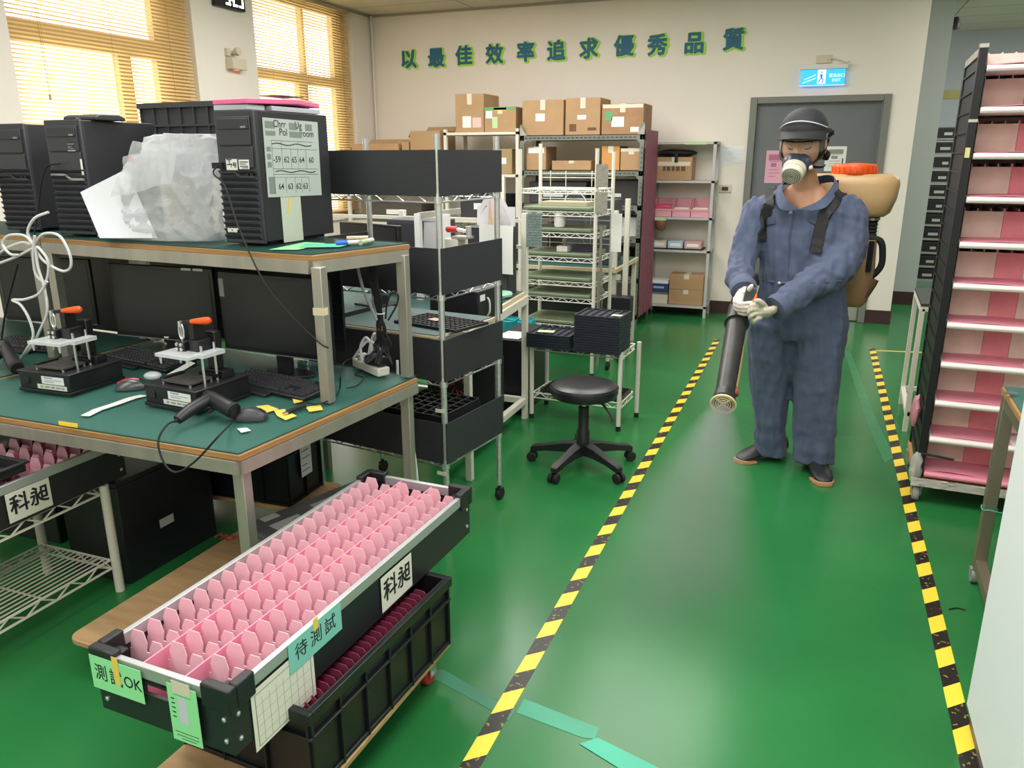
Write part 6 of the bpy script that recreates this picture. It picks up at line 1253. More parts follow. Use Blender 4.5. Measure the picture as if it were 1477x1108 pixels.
# far rack with black trays behind the pillar
t = T('tray_rack', 'far black rack of dark trays seen between the grey pillar and the tall rack', 'rack', (1.3, 10.3, 0))
for x in (.96, 1.62): 
    for y in (10.1, 10.5): MB().box(x-.015, x+.015, y-.015, y+.015, 0, 1.80).part('post', STEEL, t, ws=True)
for k in range(11):
    z = .2+k*.155; MB().box(.94, 1.64, 10.08, 10.52, z-.02, z).part('shelf_board', SHL, t, ws=True)
for k in range(11):
    z = .2+k*.155
    dt = T('storage_box', 'black tray box on the far rack by the pillar, %s from its top board' % ['eleventh', 'tenth', 'ninth', 'eighth', 'seventh', 'sixth', 'fifth', 'fourth', 'third', 'second', 'first'][k], 'box', (1.3, 10.12, z+.001), 0, 'black tray boxes on the far rack'); MB().box(-.3, .3, 0, .36, 0, .11).part('body', BLK, dt, bevel=.004); MB().box(-.3, .3, -.004, 0, .095, .112).part('rim', DARK, dt); MB().box(-.12+.02*(k % 3), -.02, -.006, -.004, .03, .06).part('label', mat('grey_label', '#c3c5c4', .6), dt)
t = T('wall_camera', 'small black device high on the edge of the grey pillar', 'device', (1.09, 9.6, 2.78)); MB().lathe([(.0, 0), (.045, .01), (.05, .06), (.03, .12), (.0, .12)], 14).part('body', BLK, t); MB().box(-.04, 0, -.02, .02, .05, .08).part('bracket', BLK, t)
# bench at the right edge and the white cabinet side
t = T('workbench', 'steel framed green topped bench corner standing in front of the tall rack', 'workbench', (.66, 2.95, 0))
q = [(.648, 2.62), (1.5, 2.58), (1.55, 3.24), (.668, 3.07)]
q = [(.655, 2.55), (1.45, 2.5), (1.5, 3.12), (.675, 3.15)]
MB().poly3([(x, y, .77) for x, y in q], .022).part('tabletop', PLYE, t, ws=True, bevel=.002); c_ = sum((V((*p, 0)) for p in q), V())/4
MB().poly3([(*(V((*p, 0))+(c_-V((*p, 0)))*.02).xy, .7745) for p in q], .0045).part('mat', GMAT, t, ws=True)
MB().poly3([(*(V((*p, 0))+(c_-V((*p, 0)))*.012).xy, .781) for p in q], .0062).part('glass_sheet', GLASS, t, ws=True)
BRZ = mat('bronze_steel', '#9a8f80', .4, .8)
for (x, y) in ((.698, 3.12), (1.45, 3.08), (.68, 2.58), (1.41, 2.53)): MB().box(x-.02, x+.02, y-.02, y+.02, .06, .75).part('leg', BRZ, t, ws=True, bevel=.002)
m = MB(); pts = [(.698, 3.12), (1.45, 3.08), (1.41, 2.53), (.68, 2.58)]
for k in range(4): a, b = pts[k], pts[(k+1) % 4]; m.bar((*a, .725), (*b, .725), .034, .045)
m.part('frame', BRZ, t, ws=True)
MB().bar((.698, 3.12, .085), (.68, 2.58, .085), .035, .035).part('foot_rail', BRZ, t, ws=True)
for (x, y) in ((.698, 3.12), (.68, 2.58), (1.45, 3.08), (1.41, 2.53)):
    m = MB(); m.lathe([(.01, -.012), (.028, -.012), (.03, 0), (.028, .012), (.01, .012)], 16, 0, M.Translation((x-.01, y, .03)) @ M.Rotation(pi/2, 4, 'Y')); m.box(x-.026, x+.006, y-.014, y+.014, .04, .06); m.part('caster', mat('grey_caster', '#8d8f90', .4), t, ws=True)
m = MB(); m.tube([(.698+.024*cos(a)*1.1, 3.12+.024*sin(a)*1.1, .31+.004*sin(3*a)) for a in [2*pi*k/14 for k in range(14)]], .002, 4, closed=True); m.tube([(.70, 3.095, .31), (.76, 3.08, .312), (.8, 3.08, .305)], .002, 4); m.solo('tie_string', mat('teal_string', '#4fb39a', .5), 'teal string tied round the leg of the bench corner by the tall rack', 'string')
a_ = gz(1458, 568, .782); MB().box(-.02, .02, -.008, .008, 0, .006).move(M.Translation((a_.x, a_.y, .7812))).solo('small_clip', SILV, 'small silver clip on the green bench corner by the tall rack', 'clip')
t = T('white_cabinet', 'large plain white cabinet side filling the lower corner of the photo', 'cabinet', (.85, 1.3, 0))
MB().box(.532, 1.15, .35, 2.236, .06, 1.30).part('body', mat('white_laminate', '#e3e7ea', .5), t, ws=True, bevel=.003)
MB().box(.545, 1.13, .37, 2.222, .0, .06).part('plinth', mat('brown_grey_plinth', '#6b6055', .5), t, ws=True)
# ================================================================== the worker
B = gy
def remesh(mb, voxel, smooth=2, fn=None):
    """join overlapping closed shapes of mb into one continuous surface"""
    me = bpy.data.meshes.new('tmp'); me.from_pydata([tuple(p) for p in mb.v], [], mb.f); me.update()
    o = bpy.data.objects.new('tmp', me); COL.objects.link(o)
    r = o.modifiers.new('r', 'REMESH'); r.mode = 'VOXEL'; r.voxel_size = voxel
    s = o.modifiers.new('s', 'SMOOTH'); s.iterations = smooth; s.factor = .5
    bpy.context.view_layer.update()
    ev = o.evaluated_get(bpy.context.evaluated_depsgraph_get()); m2 = ev.to_mesh()
    vs = [v.co.copy() for v in m2.vertices]; ns = [v.normal.copy() for v in m2.vertices]; fs = [tuple(p.vertices) for p in m2.polygons]
    ev.to_mesh_clear(); bpy.data.objects.remove(o); bpy.data.meshes.remove(me)
    out = MB(); out.v = [v+n*fn(v, n) for v, n in zip(vs, ns)] if fn else vs; out.f = fs; out.mi = [0]*len(fs); return out
def ring(c, rx, ry, n=28, yaw=0., p=2.4):
    o = []
    for k in range(n):
        a = 2*pi*k/n; x = abs(cos(a))**(2/p)*(1 if cos(a) >= 0 else -1)*rx; y = abs(sin(a))**(2/p)*(1 if sin(a) >= 0 else -1)*ry
        o.append(V((c[0]+x*cos(yaw)-y*sin(yaw), c[1]+x*sin(yaw)+y*cos(yaw), c[2])))
    return o
def row(l, r, y, Y, ry, yaw=0., k=1., p=2.4):
    a = B(l, y, Y); b = B(r, y, Y); return ring((a+b)/2, (b-a).length/2*k, ry*k, 28, yaw, p)
YT = 4.10; TY = rad(-8)
def figure(k, legs_end=0, arms_end=0):
    m = MB()
    m.loft([row(1128, 1196, 268, YT, .06, TY, k), row(1112, 1210, 277, YT, .075, TY, k), row(1093, 1228, 289, YT, .095, TY, k), row(1090, 1232, 306, YT, .115, TY, k), row(1092, 1230, 335, YT, .13, TY, k), row(1094, 1226, 375, YT, .135, TY, k), row(1094, 1223, 410, YT, .132, TY, k), row(1085, 1224, 440, YT, .135, TY, k), row(1080, 1224, 470, YT, .135, TY, k), row(1088, 1216, 486, YT, .12, TY, k)][::-1])
    # arms
    ra = [B(1104, 296, 4.10), B(1092, 310, 4.09), B(1082, 340, 4.06), B(1070, 378, 4.0), B(1068, 400, 3.92), B(1072, 416, 3.83)]
    m.tube(curve(ra, 5), [x*k for x in interp([.07, .078, .074, .07, .064, .058], 5)], 18)
    la = [B(1210, 290, 4.12), B(1222, 308, 4.11), B(1226, 340, 4.08), B(1215, 378, 4.0), B(1190, 399, 3.93), B(1155, 420, 3.86), B(1122, 443, 3.79)]
    m.tube(curve(la, 5), [x*k for x in interp([.075, .088, .088, .086, .08, .07, .06], 5)], 18)
    # legs
    m.loft([row(1079, 1147, 462, YT+.01, .125, 0, k), row(1079, 1146, 500, YT+.02, .12, 0, k), row(1081, 1141, 545, YT+.04, .11, 0, k), row(1085, 1136, 590, YT+.06, .10, 0, k), row(1088, 1132, 630, YT+.07, .095, 0, k), row(1089, 1135, 655, YT+.075, .09, 0, k)][::-1])
    m.loft([row(1136, 1224, 462, YT, .13, 0, k), row(1141, 1220, 500, YT, .125, 0, k), row(1142, 1214, 545, YT, .115, 0, k), row(1142, 1209, 590, YT, .107, 0, k), row(1142, 1206, 630, YT, .1, 0, k), row(1141, 1206, 664, YT, .098, 0, k)][::-1])
    return m
def interp(vals, n):
    o = []
    for a, b in zip(vals, vals[1:]): o += [a+(b-a)*i/n for i in range(n)]
    return o+[vals[-1]]
SKIN = mat('skin', '#c08d70', .5, noise_amt=.05, noise_scale=12)
COV = mat('navy_coverall_cloth', '#4a546e', .85, noise_amt=.08, noise_scale=25, sheen=.1)
# head
HC = B(1158, 211, 4.02); HM = M.Translation(HC) @ rotz(rad(-8)) @ M.Rotation(rad(9), 4, 'X') @ M.Scale(1.08, 4)
hx, hy, hz = .086, .104, .122
def headp(u, v):
    th = pi*v; ph = 2*pi*u
    d = V((sin(th)*sin(ph), -sin(th)*cos(ph), cos(th)))       # u=0 faces -y
    p = V((d.x*hx, d.y*hy, d.z*hz)); t_ = max(0, -d.z)
    p.x *= 1-.26*t_**1.6; 
    if p.y < 0: p.y *= .95-.0*t_
    else: p.y *= 1-.25*t_
    g = lambda x0, z0, sx_, sz_: math.exp(-((p.x-x0)/sx_)**2-((p.z-z0)/sz_)**2) if p.y < 0 else 0
    dy = -.024*g(0, -.022, .013, .020)-.012*g(0, .0, .008, .02)-.006*g(0, .036, .06, .012)+.009*(g(.032, .012, .02, .012)+g(-.032, .012, .02, .012))-.006*(g(.045, -.02, .025, .02)+g(-.045, -.02, .025, .02))-.008*g(0, -.062, .022, .008)-.008*g(0, -.10, .025, .015)
    p.y += dy; return p
hm = MB(); n1, n2 = 44, 30
hm.loft([[headp(k/n1, j/n2) for k in range(n1)] for j in range(1, n2)][::-1])
for s_ in (-1, 1):
    hm.ball((0, 0, 0), (.012, .022, .034), 12, 0, M.Translation((s_*.086, .012, -.004)) @ M.Rotation(rad(s_*15), 4, 'Z'))
    hm.ball((s_*.031, -.078, .010), (.0165, .014, .0125), 12)
hm.move(HM)
body = figure(.70); b0 = len(body.v)
nk = [HM @ V((0, .025, -.06)), HM @ V((0, .035, -.10)), B(1163, 272, YT), B(1163, 300, YT)]
body.tube(nk, [.058, .056, .062, .09], 20)
for (a, b_) in (((1072, 416, 3.83), (1066, 430, 3.765)), ((1122, 443, 3.79), (1104, 451, 3.735))): body.tube([B(*a), B(*b_)], [.02, .015], 12)
for pa in (B(1114, 650, 4.18), B(1174, 655, 4.10)): body.tube([pa, V((pa.x, pa.y, .06))], [.04, .03], 12)
body.add(hm.v, hm.f)
body = remesh(body, .0065, 2)
P_ = body.solo('person', SKIN, 'person in navy coveralls, black cap and respirator holding a mist blower tube', 'person', angle=180)
# coverall
def folds(v, n):
    q = V((v.x*17, v.y*17, v.z*3.2)); a = noise.noise(q)*.012
    b_ = noise.noise(V((v.x*42+v.z*6, v.y*42, v.z*5.5)))*.0085+noise.noise(V((v.x*12+v.z*20, v.y*12, v.z*16-v.x*10)))*.0035
    c = abs(noise.noise(V((v.x*30, v.y*30, v.z*6+7))))*.014; arm = 1 if (v.x > B(1200, 0, 4.1).x or v.x < B(1090, 0, 4.1).x or v.y < 3.93) and v.z > .8 else 0
    hem = .004*sin(v.z*60)*max(0, 1-abs(v.z-.16)/.12)+arm*.005*noise.noise(V((v.x*14+v.z*30, v.y*20, v.z*34+v.x*12)))
    return a+b_-c+hem
cv = figure(1.0)
cv = remesh(cv, .0105, 3, folds)
# open the suit at the neck so that the throat shows
nc = B(1150, 272, 4.02); NP = [(1138, 248), (1127, 270), (1134, 291), (1152, 303), (1186, 290), (1205, 265), (1198, 246)]
def inside(p):
    q = p-CAM; w = q.dot(fw); x = 738.5+FPX*q.dot(cr)/w; y = 554-FPX*q.dot(cu)/w; r = False
    for i in range(len(NP)):
        (x1, y1), (x2, y2) = NP[i], NP[i-1]
        if (y1 > y) != (y2 > y) and x < (x2-x1)*(y-y1)/(y2-y1)+x1: r = not r
    return r
keep = []
for f_ in cv.f:
    c = sum((cv.v[i] for i in f_), V())/len(f_)
    keep.append(not (inside(c) and c.y < 4.2))
cv.f = [f_ for f_, k_ in zip(cv.f, keep) if k_]; cv.mi = [0]*len(cv.f)
CV = cv.part('coverall', COV, P_, ws=True, angle=180)
# collar flaps, placket, pockets
m = MB()
def collar(u, v, s_):
    a = lerp_path([B(1160, 258, 4.17), B(1196, 252, 4.14), B(1204, 262, 4.06), B(1183, 288, 3.965), B(1152, 302, 3.945)] if s_ > 0 else [B(1160, 258, 4.17), B(1136, 258, 4.14), B(1128, 270, 4.05), B(1136, 290, 3.965), B(1152, 302, 3.945)], u)
    b_ = lerp_path([B(1162, 268, 4.22), B(1204, 262, 4.17), B(1208, 276, 4.05), B(1192, 298, 3.955), B(1172, 304, 3.94)] if s_ > 0 else [B(1162, 268, 4.22), B(1130, 266, 4.17), B(1120, 281, 4.04), B(1123, 299, 3.96), B(1134, 304, 3.945)], u)
    return a.lerp(b_, v)
def lerp_path(P, u):
    C_ = curve(P, 6); x = u*(len(C_)-1); i = min(int(x), len(C_)-2); return C_[i].lerp(C_[i+1], x-i)
for s_ in (1, -1):
    m = MB(); m.sheet(lambda u, v: collar(u, v, s_), 24, 6, .004*s_); m.part('collar', COV, CV, ws=True, angle=60)
def skin_of(px, py, lift=.006):            # point on the coverall's front along the sight line through (px, py)
    from mathutils.bvhtree import BVHTree
    global BV
    d = ray(px, py).normalized(); h = BV.ray_cast(CAM, d); return (h[0] if h[0] else B(px, py, 3.97))-d*lift
from mathutils.bvhtree import BVHTree
BV = BVHTree.FromPolygons([tuple(p) for p in cv.v], cv.f)
COVD = mat('navy_coverall_seam', '#3e475e', .8)
m = MB(); m.tube([skin_of(x, y, .001) for x, y in ((1146, 306), (1142, 320), (1139, 345), (1138, 375), (1138, 400))], .0045, 6, flat=.6); m.part('placket', COVD, CV, ws=True)
for k, (x, y) in enumerate(((1140, 306), (1124, 409))):
    p = skin_of(x, y, .002); MB().lathe([(.0, -.002), (.008, -.002), (.009, .001), (.0, .003)], 12, 0, frame(p, (1, 0, 0), (0, -1, .1))).part('button', SILV, CV, ws=True)
for (x0, y0, x1, y1) in ((1098, 312, 1118, 320), (1167, 312, 1188, 322)):
    m = MB(); m.sheet(lambda u, v: skin_of(x0+(x1-x0)*u, y0+(y1-y0)*u*.3+8*v+3*(1-abs(2*u-1))*v, .006), 8, 3, .003); m.part('pocket_flap', COVD, CV, ws=True, angle=60)
m = MB(); m.tube([skin_of(x, y, -.001) for x, y in ((1098, 402), (1110, 406), (1128, 408), (1150, 408), (1172, 407), (1195, 406), (1214, 404))], .006, 6, flat=.6); m.part('waist_seam', COV, CV, ws=True)
# cuffs
for pts_, r_ in (((B(1072, 413, 3.845), B(1073, 421, 3.805)), .061), ((B(1127, 440, 3.80), B(1118, 446, 3.775)), .063)):
    MB().tube([pts_[0], pts_[0].lerp(pts_[1], .5), pts_[1]], [r_, r_+.003, r_-.002], 20).part('cuff', COV, CV, ws=True)
# face
DK = mat('dark_hair', '#14110f', .55)
def HP(x, y, z): return HM @ V((x, y, z))
for s_ in (-1, 1):
    m = MB(); m.tube(curve([HP(s_*.046, -.080, .008), HP(s_*.038, -.0905, .003), HP(s_*.026, -.0925, .002), HP(s_*.017, -.088, .005)], 5), .0028, 6); m.part('eyelash', DK, P_, ws=True)
    m = MB(); m.tube(curve([HP(s_*.052, -.082, .027), HP(s_*.036, -.0965, .034), HP(s_*.016, -.1, .03)], 6), [.002]*5+[.004]*6+[.003]*2, 6, flat=.7); m.part('eyebrow', DK, P_, ws=True)
m = MB()
def hairp(u, v):
    a = rad(62)+rad(236)*u; r_ = 1.05
    z = -.05+.12*v
    t_ = sqrt(max(.05, 1-(z/.135)**2)); return HP(r_*hx*t_*sin(a)*1.0, -r_*hy*t_*cos(a), z)
m.sheet(hairp, 40, 10, .006); m.part('hair', DK, P_, ws=True)
m = MB(); m.tube(curve([HP(.07, .07, -.03), HP(.085, .085, -.045), HP(.075, .09, -.07)], 5), [.016]*5+[.02]*5+[.008], 10); m.part('hair_tuft', DK, P_, ws=True)
# cap
CAPM = mat('black_cap_cloth', '#1b1c22', .7, bump=.1, bump_scale=300)
m = MB(); R_ = []
for j in range(0, 11):
    a = pi/2*j/10*.97; R_.append([HP(.0955*cos(a)*sin(2*pi*k/36), .004-.115*cos(a)*cos(2*pi*k/36), .072+.086*sin(a)) for k in range(36)])
R_ = [[HP(.095*sin(2*pi*k/36), .004-.113*cos(2*pi*k/36), .052-.0*cos(2*pi*k/36)) for k in range(36)]]+R_
m.loft(R_); CP = m.part('cap', CAPM, P_, ws=True, angle=80)
def brim(u, v):
    a = rad(-78)+rad(156)*u
    x = .0955*sin(a); y = .004-.115*cos(a); out = .068*v*max(0, cos(a*1.08))**.8
    return HP(x*(1+.03*v), y-out, .077-.016*(1-cos(a))-.012*v-.008*v*v-.014*v*sin(a)**2)
m = MB(); m.sheet(brim, 30, 8, -.004); m.part('brim', CAPM, CP, ws=True, angle=60)
m = MB(); m.tube([HP(.0975*sin(a)*(1-.10*max(0, cos(a))), .004-.1165*cos(a)*(1-.05*max(0, cos(a))), .074+.042*max(0, cos(a))**1.3) for a in [rad(-82+164*k/30) for k in range(31)]], .0028, 6); m.part('white_piping', mat('white_piping', '#c9cbd6', .5), CP, ws=True)
MB().tube([HP(.098, .03, .06), HP(.103, .06, .05), HP(.1, .075, .035), HP(.112, .07, .04)], [.01, .013, .01, .003], 8).part('strap_buckle', CAPM, CP, ws=True)
# respirator
RSP = mat('slate_rubber', '#39404f', .35); FLT = mat('cream_filter', '#c9c4b4', .5); FLD = mat('grey_filter_face', '#8d897c', .6)
m = MB(); m.ball((0, 0, 0), (.062, .045, .05), 22, 0, HM @ M.Translation((-.004, -.088, -.058)) @ M.Rotation(rad(-8), 4, 'X')); RS = m.part('respirator', RSP, P_, ws=True)
MB().tube([HP(-.004, -.105, -.05), HP(-.005, -.138, -.062)], [.046, .040], 22).part('nose_cup', RSP, RS, ws=True)
FD = (V((-.008, -.168, -.095))-V((-.004, -.118, -.066)))
m = MB(); c0 = V((-.004, -.118, -.066)); m.tube([HM @ (c0+FD*k) for k in (0, .12, .18, .55, .6, 1.0, 1.05)], [.043, .05, .052, .052, .048, .048, .045], 28); FI = m.part('filter', FLT, RS, ws=True)
m = MB(); m.tube([HM @ (c0+FD*1.0), HM @ (c0+FD*1.07)], [.04, .0395], 26); m.part('filter_face', FLD, RS, ws=True)
for r_ in (.012, .022, .032): 
    fm = frame(HM @ (c0+FD*1.075), HM.to_3x3() @ V((1, 0, 0)), HM.to_3x3() @ FD); MB().tube([fm @ V((r_*cos(2*pi*k/24), r_*sin(2*pi*k/24), 0)) for k in range(24)], .0014, 5, closed=True).part('filter_ring', FLT, RS, ws=True)
MB().ball(HP(.052, -.098, -.072), .012, 12).part('valve_button', mat('white_button', '#e3e3e0', .4), RS, ws=True)
STR = mat('black_strap', '#17171a', .6)
for q in (((.055, -.075, -.06), (.084, -.03, -.035), (.097, .02, .01), (.098, .03, .045)), ((.055, -.07, -.075), (.085, -.01, -.085), (.085, .05, -.09), (.05, .09, -.1)), ((-.058, -.07, -.055), (-.084, -.03, -.03), (-.092, .02, .01))):
    m = MB(); m.tube(curve([HP(*p) for p in q], 6), .009, 8, flat=.35); m.part('strap', STR, RS, ws=True)
# goggles
GLZ = bpy.data.materials.new('clear_goggle_lens'); GLZ.use_nodes = True
p_ = GLZ.node_tree.nodes['Principled BSDF']; p_.inputs['Base Color'].default_value = lin('#d8dcd8'); p_.inputs['Roughness'].default_value = .05; p_.inputs['Alpha'].default_value = .07
def lens(u, v):
    a = rad(-70)+rad(140)*u; return HP(.094*sin(a), -.118*cos(a)+.008, .036-.05*v+.012*v*(abs(2*u-1)**4-1)*0)
m = MB(); m.sheet(lens, 28, 6, .0015); GO = m.part('goggles', GLZ, P_, ws=True)
m = MB(); m.tube([HP(.0945*sin(a), -.1185*cos(a)+.008, .037-.004*cos(a)) for a in [rad(-74+148*k/24) for k in range(25)]], .0026, 6); m.part('top_frame', STR, GO, ws=True)
m = MB(); m.tube([HP(.094, -.03, .034), HP(.1, .02, .03), HP(.098, .06, .026)], .004, 6); m.part('temple_arm', STR, GO, ws=True)
# gloves: palm, thumb and four bent fingers each
GLV = mat('cream_work_glove', '#d9cdc4', .8, bump=.2, bump_scale=120); GLV2 = mat('grey_cream_work_glove', '#b9b4a2', .8, bump=.2, bump_scale=120)
def glove(palm, fingers, thumb, m_, r=.0108):
    m = MB(); pl = [B(*p) for p in palm]; m.tube(curve(pl, 4), interp([.030, .036, .039, .032][:len(pl)], 4), 16, flat=.62)
    for f_ in fingers: q = [B(*p) for p in f_]; C_ = curve(q, 4); m.tube(C_, [r*(1.12-.3*i/len(C_)) for i in range(len(C_))], 10); m.ball(q[-1], r*.82, 8)
    q = [B(*p) for p in thumb]; C_ = curve(q, 4); m.tube(C_, [r*(1.35-.4*i/len(C_)) for i in range(len(C_))], 10); m.ball(q[-1], r*.95, 8)
    m = remesh(m, .0036, 2, lambda v, n: .0022*noise.noise(v*70)); return m.part('glove', m_, P_, ws=True, angle=180)
glove([(1073, 417, 3.815), (1069, 424, 3.785), (1066, 433, 3.765), (1066, 440, 3.755)],
      [[(1061, 430, 3.75), (1062, 436, 3.715), (1071, 438, 3.70), (1083, 437, 3.705), (1089, 435, 3.73)], [(1060, 434, 3.75), (1062, 441, 3.715), (1071, 443, 3.70), (1082, 443, 3.705), (1088, 441, 3.73)], [(1061, 438, 3.75), (1063, 446, 3.72), (1072, 448, 3.705), (1081, 448, 3.71), (1086, 446, 3.73)], [(1064, 442, 3.755), (1066, 450, 3.725), (1073, 453, 3.715), (1080, 453, 3.72)]],
      [(1071, 424, 3.775), (1077, 421, 3.745), (1081, 417, 3.725), (1084, 412, 3.72)], GLV)
glove([(1116, 447, 3.775), (1109, 450, 3.75), (1101, 451, 3.73), (1096, 450, 3.722)],
      [[(1096, 443, 3.72), (1089, 440, 3.70), (1083, 442, 3.685), (1081, 447, 3.69)], [(1094, 448, 3.715), (1087, 446, 3.69), (1081, 449, 3.68), (1079, 454, 3.69)], [(1095, 453, 3.715), (1088, 453, 3.69), (1083, 457, 3.685), (1082, 461, 3.70)], [(1098, 458, 3.725), (1092, 460, 3.70), (1088, 463, 3.695), (1087, 466, 3.705)]],
      [(1105, 445, 3.735), (1100, 438, 3.71), (1095, 434, 3.70), (1090, 434, 3.70)], GLV2)
# shoes
SHO = mat('black_work_shoe', '#1f2023', .45, noise_amt=.3, noise_scale=40); SOLE = mat('tan_gum_sole', '#c08a66', .6)
def shoe(heel, toe):
    h, t_ = V(heel), V(toe); h.z = t_.z = 0; d = (t_-h); L_ = d.length; d.normalize(); n_ = V((-d.y, d.x, 0)); R_ = []; S_ = []
    for (u, w, ht) in ((-.02, .022, .06), (.02, .038, .11), (.15, .046, .135), (.35, .047, .125), (.55, .05, .08), (.75, .055, .063), (.9, .049, .05), (.98, .03, .035), (1.0, .012, .026)):
        c = h+d*(L_*u); R_.append([c+n_*(w*cos(2*pi*k/20))+V((0, 0, .012+(ht-.012)*(.5+.5*sin(2*pi*k/20)))) for k in range(20)])
        S_.append([c+n_*((w+.003)*s)+V((0, 0, z+(.012*max(0, u-.8)*5 if z else 0)))+d*(.006*(u > .95)) for (s, z) in ((-1, 0), (1, 0), (1, .012), (-1, .012))])
    S_ = S_[5:]
    S = MB().loft(R_).part('shoe', SHO, P_, ws=True, angle=80, subsurf=1); MB().loft(S_).part('sole', SOLE, S, ws=True, bevel=.003)
shoe(gz(1131, 652), gz(1064, 668)); shoe(gz(1166, 664), gz(1190, 702))
# ================================================================== the knapsack mist blower he wears
TAN = mat('tan_tank_plastic', '#c4a274', .35, noise_amt=.04, noise_scale=5); OLID = mat('orange_lid', '#e8591c', .4); KHK = mat('khaki_engine_cover', '#a98560', .5, noise_amt=.12, noise_scale=8)
t = T('mist_blower', 'knapsack mist blower with tan tank and orange lid worn by the person', 'sprayer', (.22, 4.36, .8))
q = [(1206, 248), (1206, 312)]
def sq(c, rx, ry, n=28, p=4): return ring(c, rx, ry, n, 0, p)
tk0, tk1 = B(1297, 262, 4.40), B(1296, 262, 4.40); xr = B(1298, 270, 4.40).x; xl = xr-.46; xc = (xl+xr)/2; zt_, zb_ = B(1270, 251, 4.40).z, B(1270, 312, 4.40).z
m = MB(); hw = (xr-xl)/2
m.loft([sq((xc-.01, 4.40, zb_), hw*.80, .085), sq((xc-.005, 4.40, zb_+.02), hw*.89, .10), sq((xc, 4.40, zb_+.09), hw*.97, .11), sq((xc, 4.40, zt_-.05), hw, .115), sq((xc, 4.40, zt_-.02), hw*.97, .11), sq((xc-.005, 4.40, zt_), hw*.86, .09)]); m.part('tank', TAN, t, ws=True, angle=60)
lx = B(1233, 240, 4.40).x
m = MB(); m.lathe([(.0, -.01), (.098, -.01), (.104, 0), (.104, .03), (.098, .042), (.0, .048)], 30, 0, M.Translation((lx, 4.40, zt_+.005)))
for k in range(24): a = 2*pi*k/24; m.box(-.004, .004, -.108, -.1, .0, .03, 0, M.Translation((lx, 4.40, zt_+.005)) @ rotz(a))
m.part('lid', OLID, t, ws=True)
MB().cyl((lx-.06, 4.39, zt_+.045), (lx-.06, 4.39, zt_+.075), .003, seg=6).part('breather_pin', RUB, t, ws=True)
bx_ = B(1258, 316, 4.38); bz0 = B(1256, 346, 4.38).z; prof = [(.034, zb_+.004-bz0), (.034, zb_-.012-bz0), (.026, zb_-.014-bz0)]
h_ = zb_-.014-bz0; prof = [(.026, 0)]+[(.026+.005*(k % 2), h_*k/12) for k in range(1, 12)]+[(.026, h_), (.036, h_), (.036, h_+.02)]
MB().lathe(prof, 18, 0, M.Translation((bx_.x, 4.38, bz0))).part('bellows_hose', RUB, t, ws=True)
MB().lathe([(.038, h_-.004), (.038, h_+.008)], 18, 0, M.Translation((bx_.x, 4.38, bz0))).part('hose_clamp', STEEL, t, ws=True)
e = lambda l, r, y, ry, Y=4.34: row(l, r, y, Y, ry, 0, 1., 3)
m = MB(); m.loft([e(1205, 1243, 440, .06), e(1200, 1251, 432, .08), e(1198, 1256, 412, .1), e(1200, 1262, 385, .105), e(1205, 1264, 358, .1), e(1212, 1265, 345, .08)]); m.part('engine_cover', KHK, t, ws=True, angle=60)
m = MB(); m.tube(curve([B(1252, 343, 4.33), B(1270, 348, 4.32), B(1273, 368, 4.32), B(1270, 385, 4.32), B(1258, 398, 4.32), B(1251, 396, 4.32)], 6), .016, 10); m.part('frame_guard', RUB, t, ws=True)
m = MB(); m.tube([B(1258, 348, 4.24), B(1255, 370, 4.24), B(1252, 392, 4.24)], .014, 8); m.part('side_grip', BLK, t, ws=True)
m = MB(); m.tube([B(1243, 425, 4.3), B(1256, 408, 4.3), B(1259, 402, 4.3)], [.035, .03, .03], 14); m.part('blower_outlet', mat('brown_outlet', '#6b5238', .6), t, ws=True)
m = MB(); m.box(B(1200, 0, 4.3).x, B(1250, 0, 4.3).x, 4.26, 4.46, B(1230, 446, 4.3).z, B(1230, 440, 4.3).z); m.tube([B(1206, 260, 4.27), B(1206, 440, 4.27)], .012, 8); m.tube([B(1180, 260, 4.27), B(1180, 440, 4.27)], .012, 8); m.part('carrying_frame', RUB, t, ws=True)
# shoulder straps follow the shirt
def strap(pts, w, m_, nm):
    m = MB(); C_ = curve([V(p) for p in pts], 8); 
    vs = []
    for i, p in enumerate(C_):
        d = (C_[min(i+1, len(C_)-1)]-C_[max(0, i-1)]).normalized(); out = BV.find_nearest(p)[1]; out = out if out else V((0, -1, 0)); s_ = d.cross(out).normalized()
        vs += [p+s_*w-out*.003, p-s_*w-out*.003, p-s_*w*.9+out*.008, p+s_*w*.9+out*.008]
    fs = []
    for i in range(len(C_)-1):
        for k in range(4): l = (k+1) % 4; fs.append((i*4+k, i*4+l, i*4+4+l, i*4+4+k))
    m.add(vs, fs+[(3, 2, 1, 0), tuple(len(vs)-4+k for k in range(4))]); m.part(nm, m_, t, ws=True)
sh = lambda x, y, l=.007: skin_of(x, y, l)
def top_of(px, Y, l=.009):
    x = B(px, 280, Y).x; h = BV.ray_cast(V((x, Y, 2.5)), V((0, 0, -1))); return (h[0] if h[0] else B(px, 275, Y))+V((0, 0, l))
strap([B(1212, 300, 4.275), top_of(1214, 4.19), top_of(1213, 4.11), top_of(1209, 4.04), sh(1198, 298), sh(1189, 312), sh(1184, 328), sh(1180, 346), sh(1176, 364)], .028, STR, 'shoulder_strap')
strap([B(1114, 300, 4.265), top_of(1113, 4.18), top_of(1112, 4.1), top_of(1111, 4.03), sh(1107, 300), sh(1104, 314), sh(1102, 330), sh(1099, 348)], .028, STR, 'shoulder_strap')
MB().box(-.022, .022, -.006, .008, -.022, .022).move(M.Translation(sh(1187, 315, .012))).part('strap_buckle', BLK, t, ws=True)
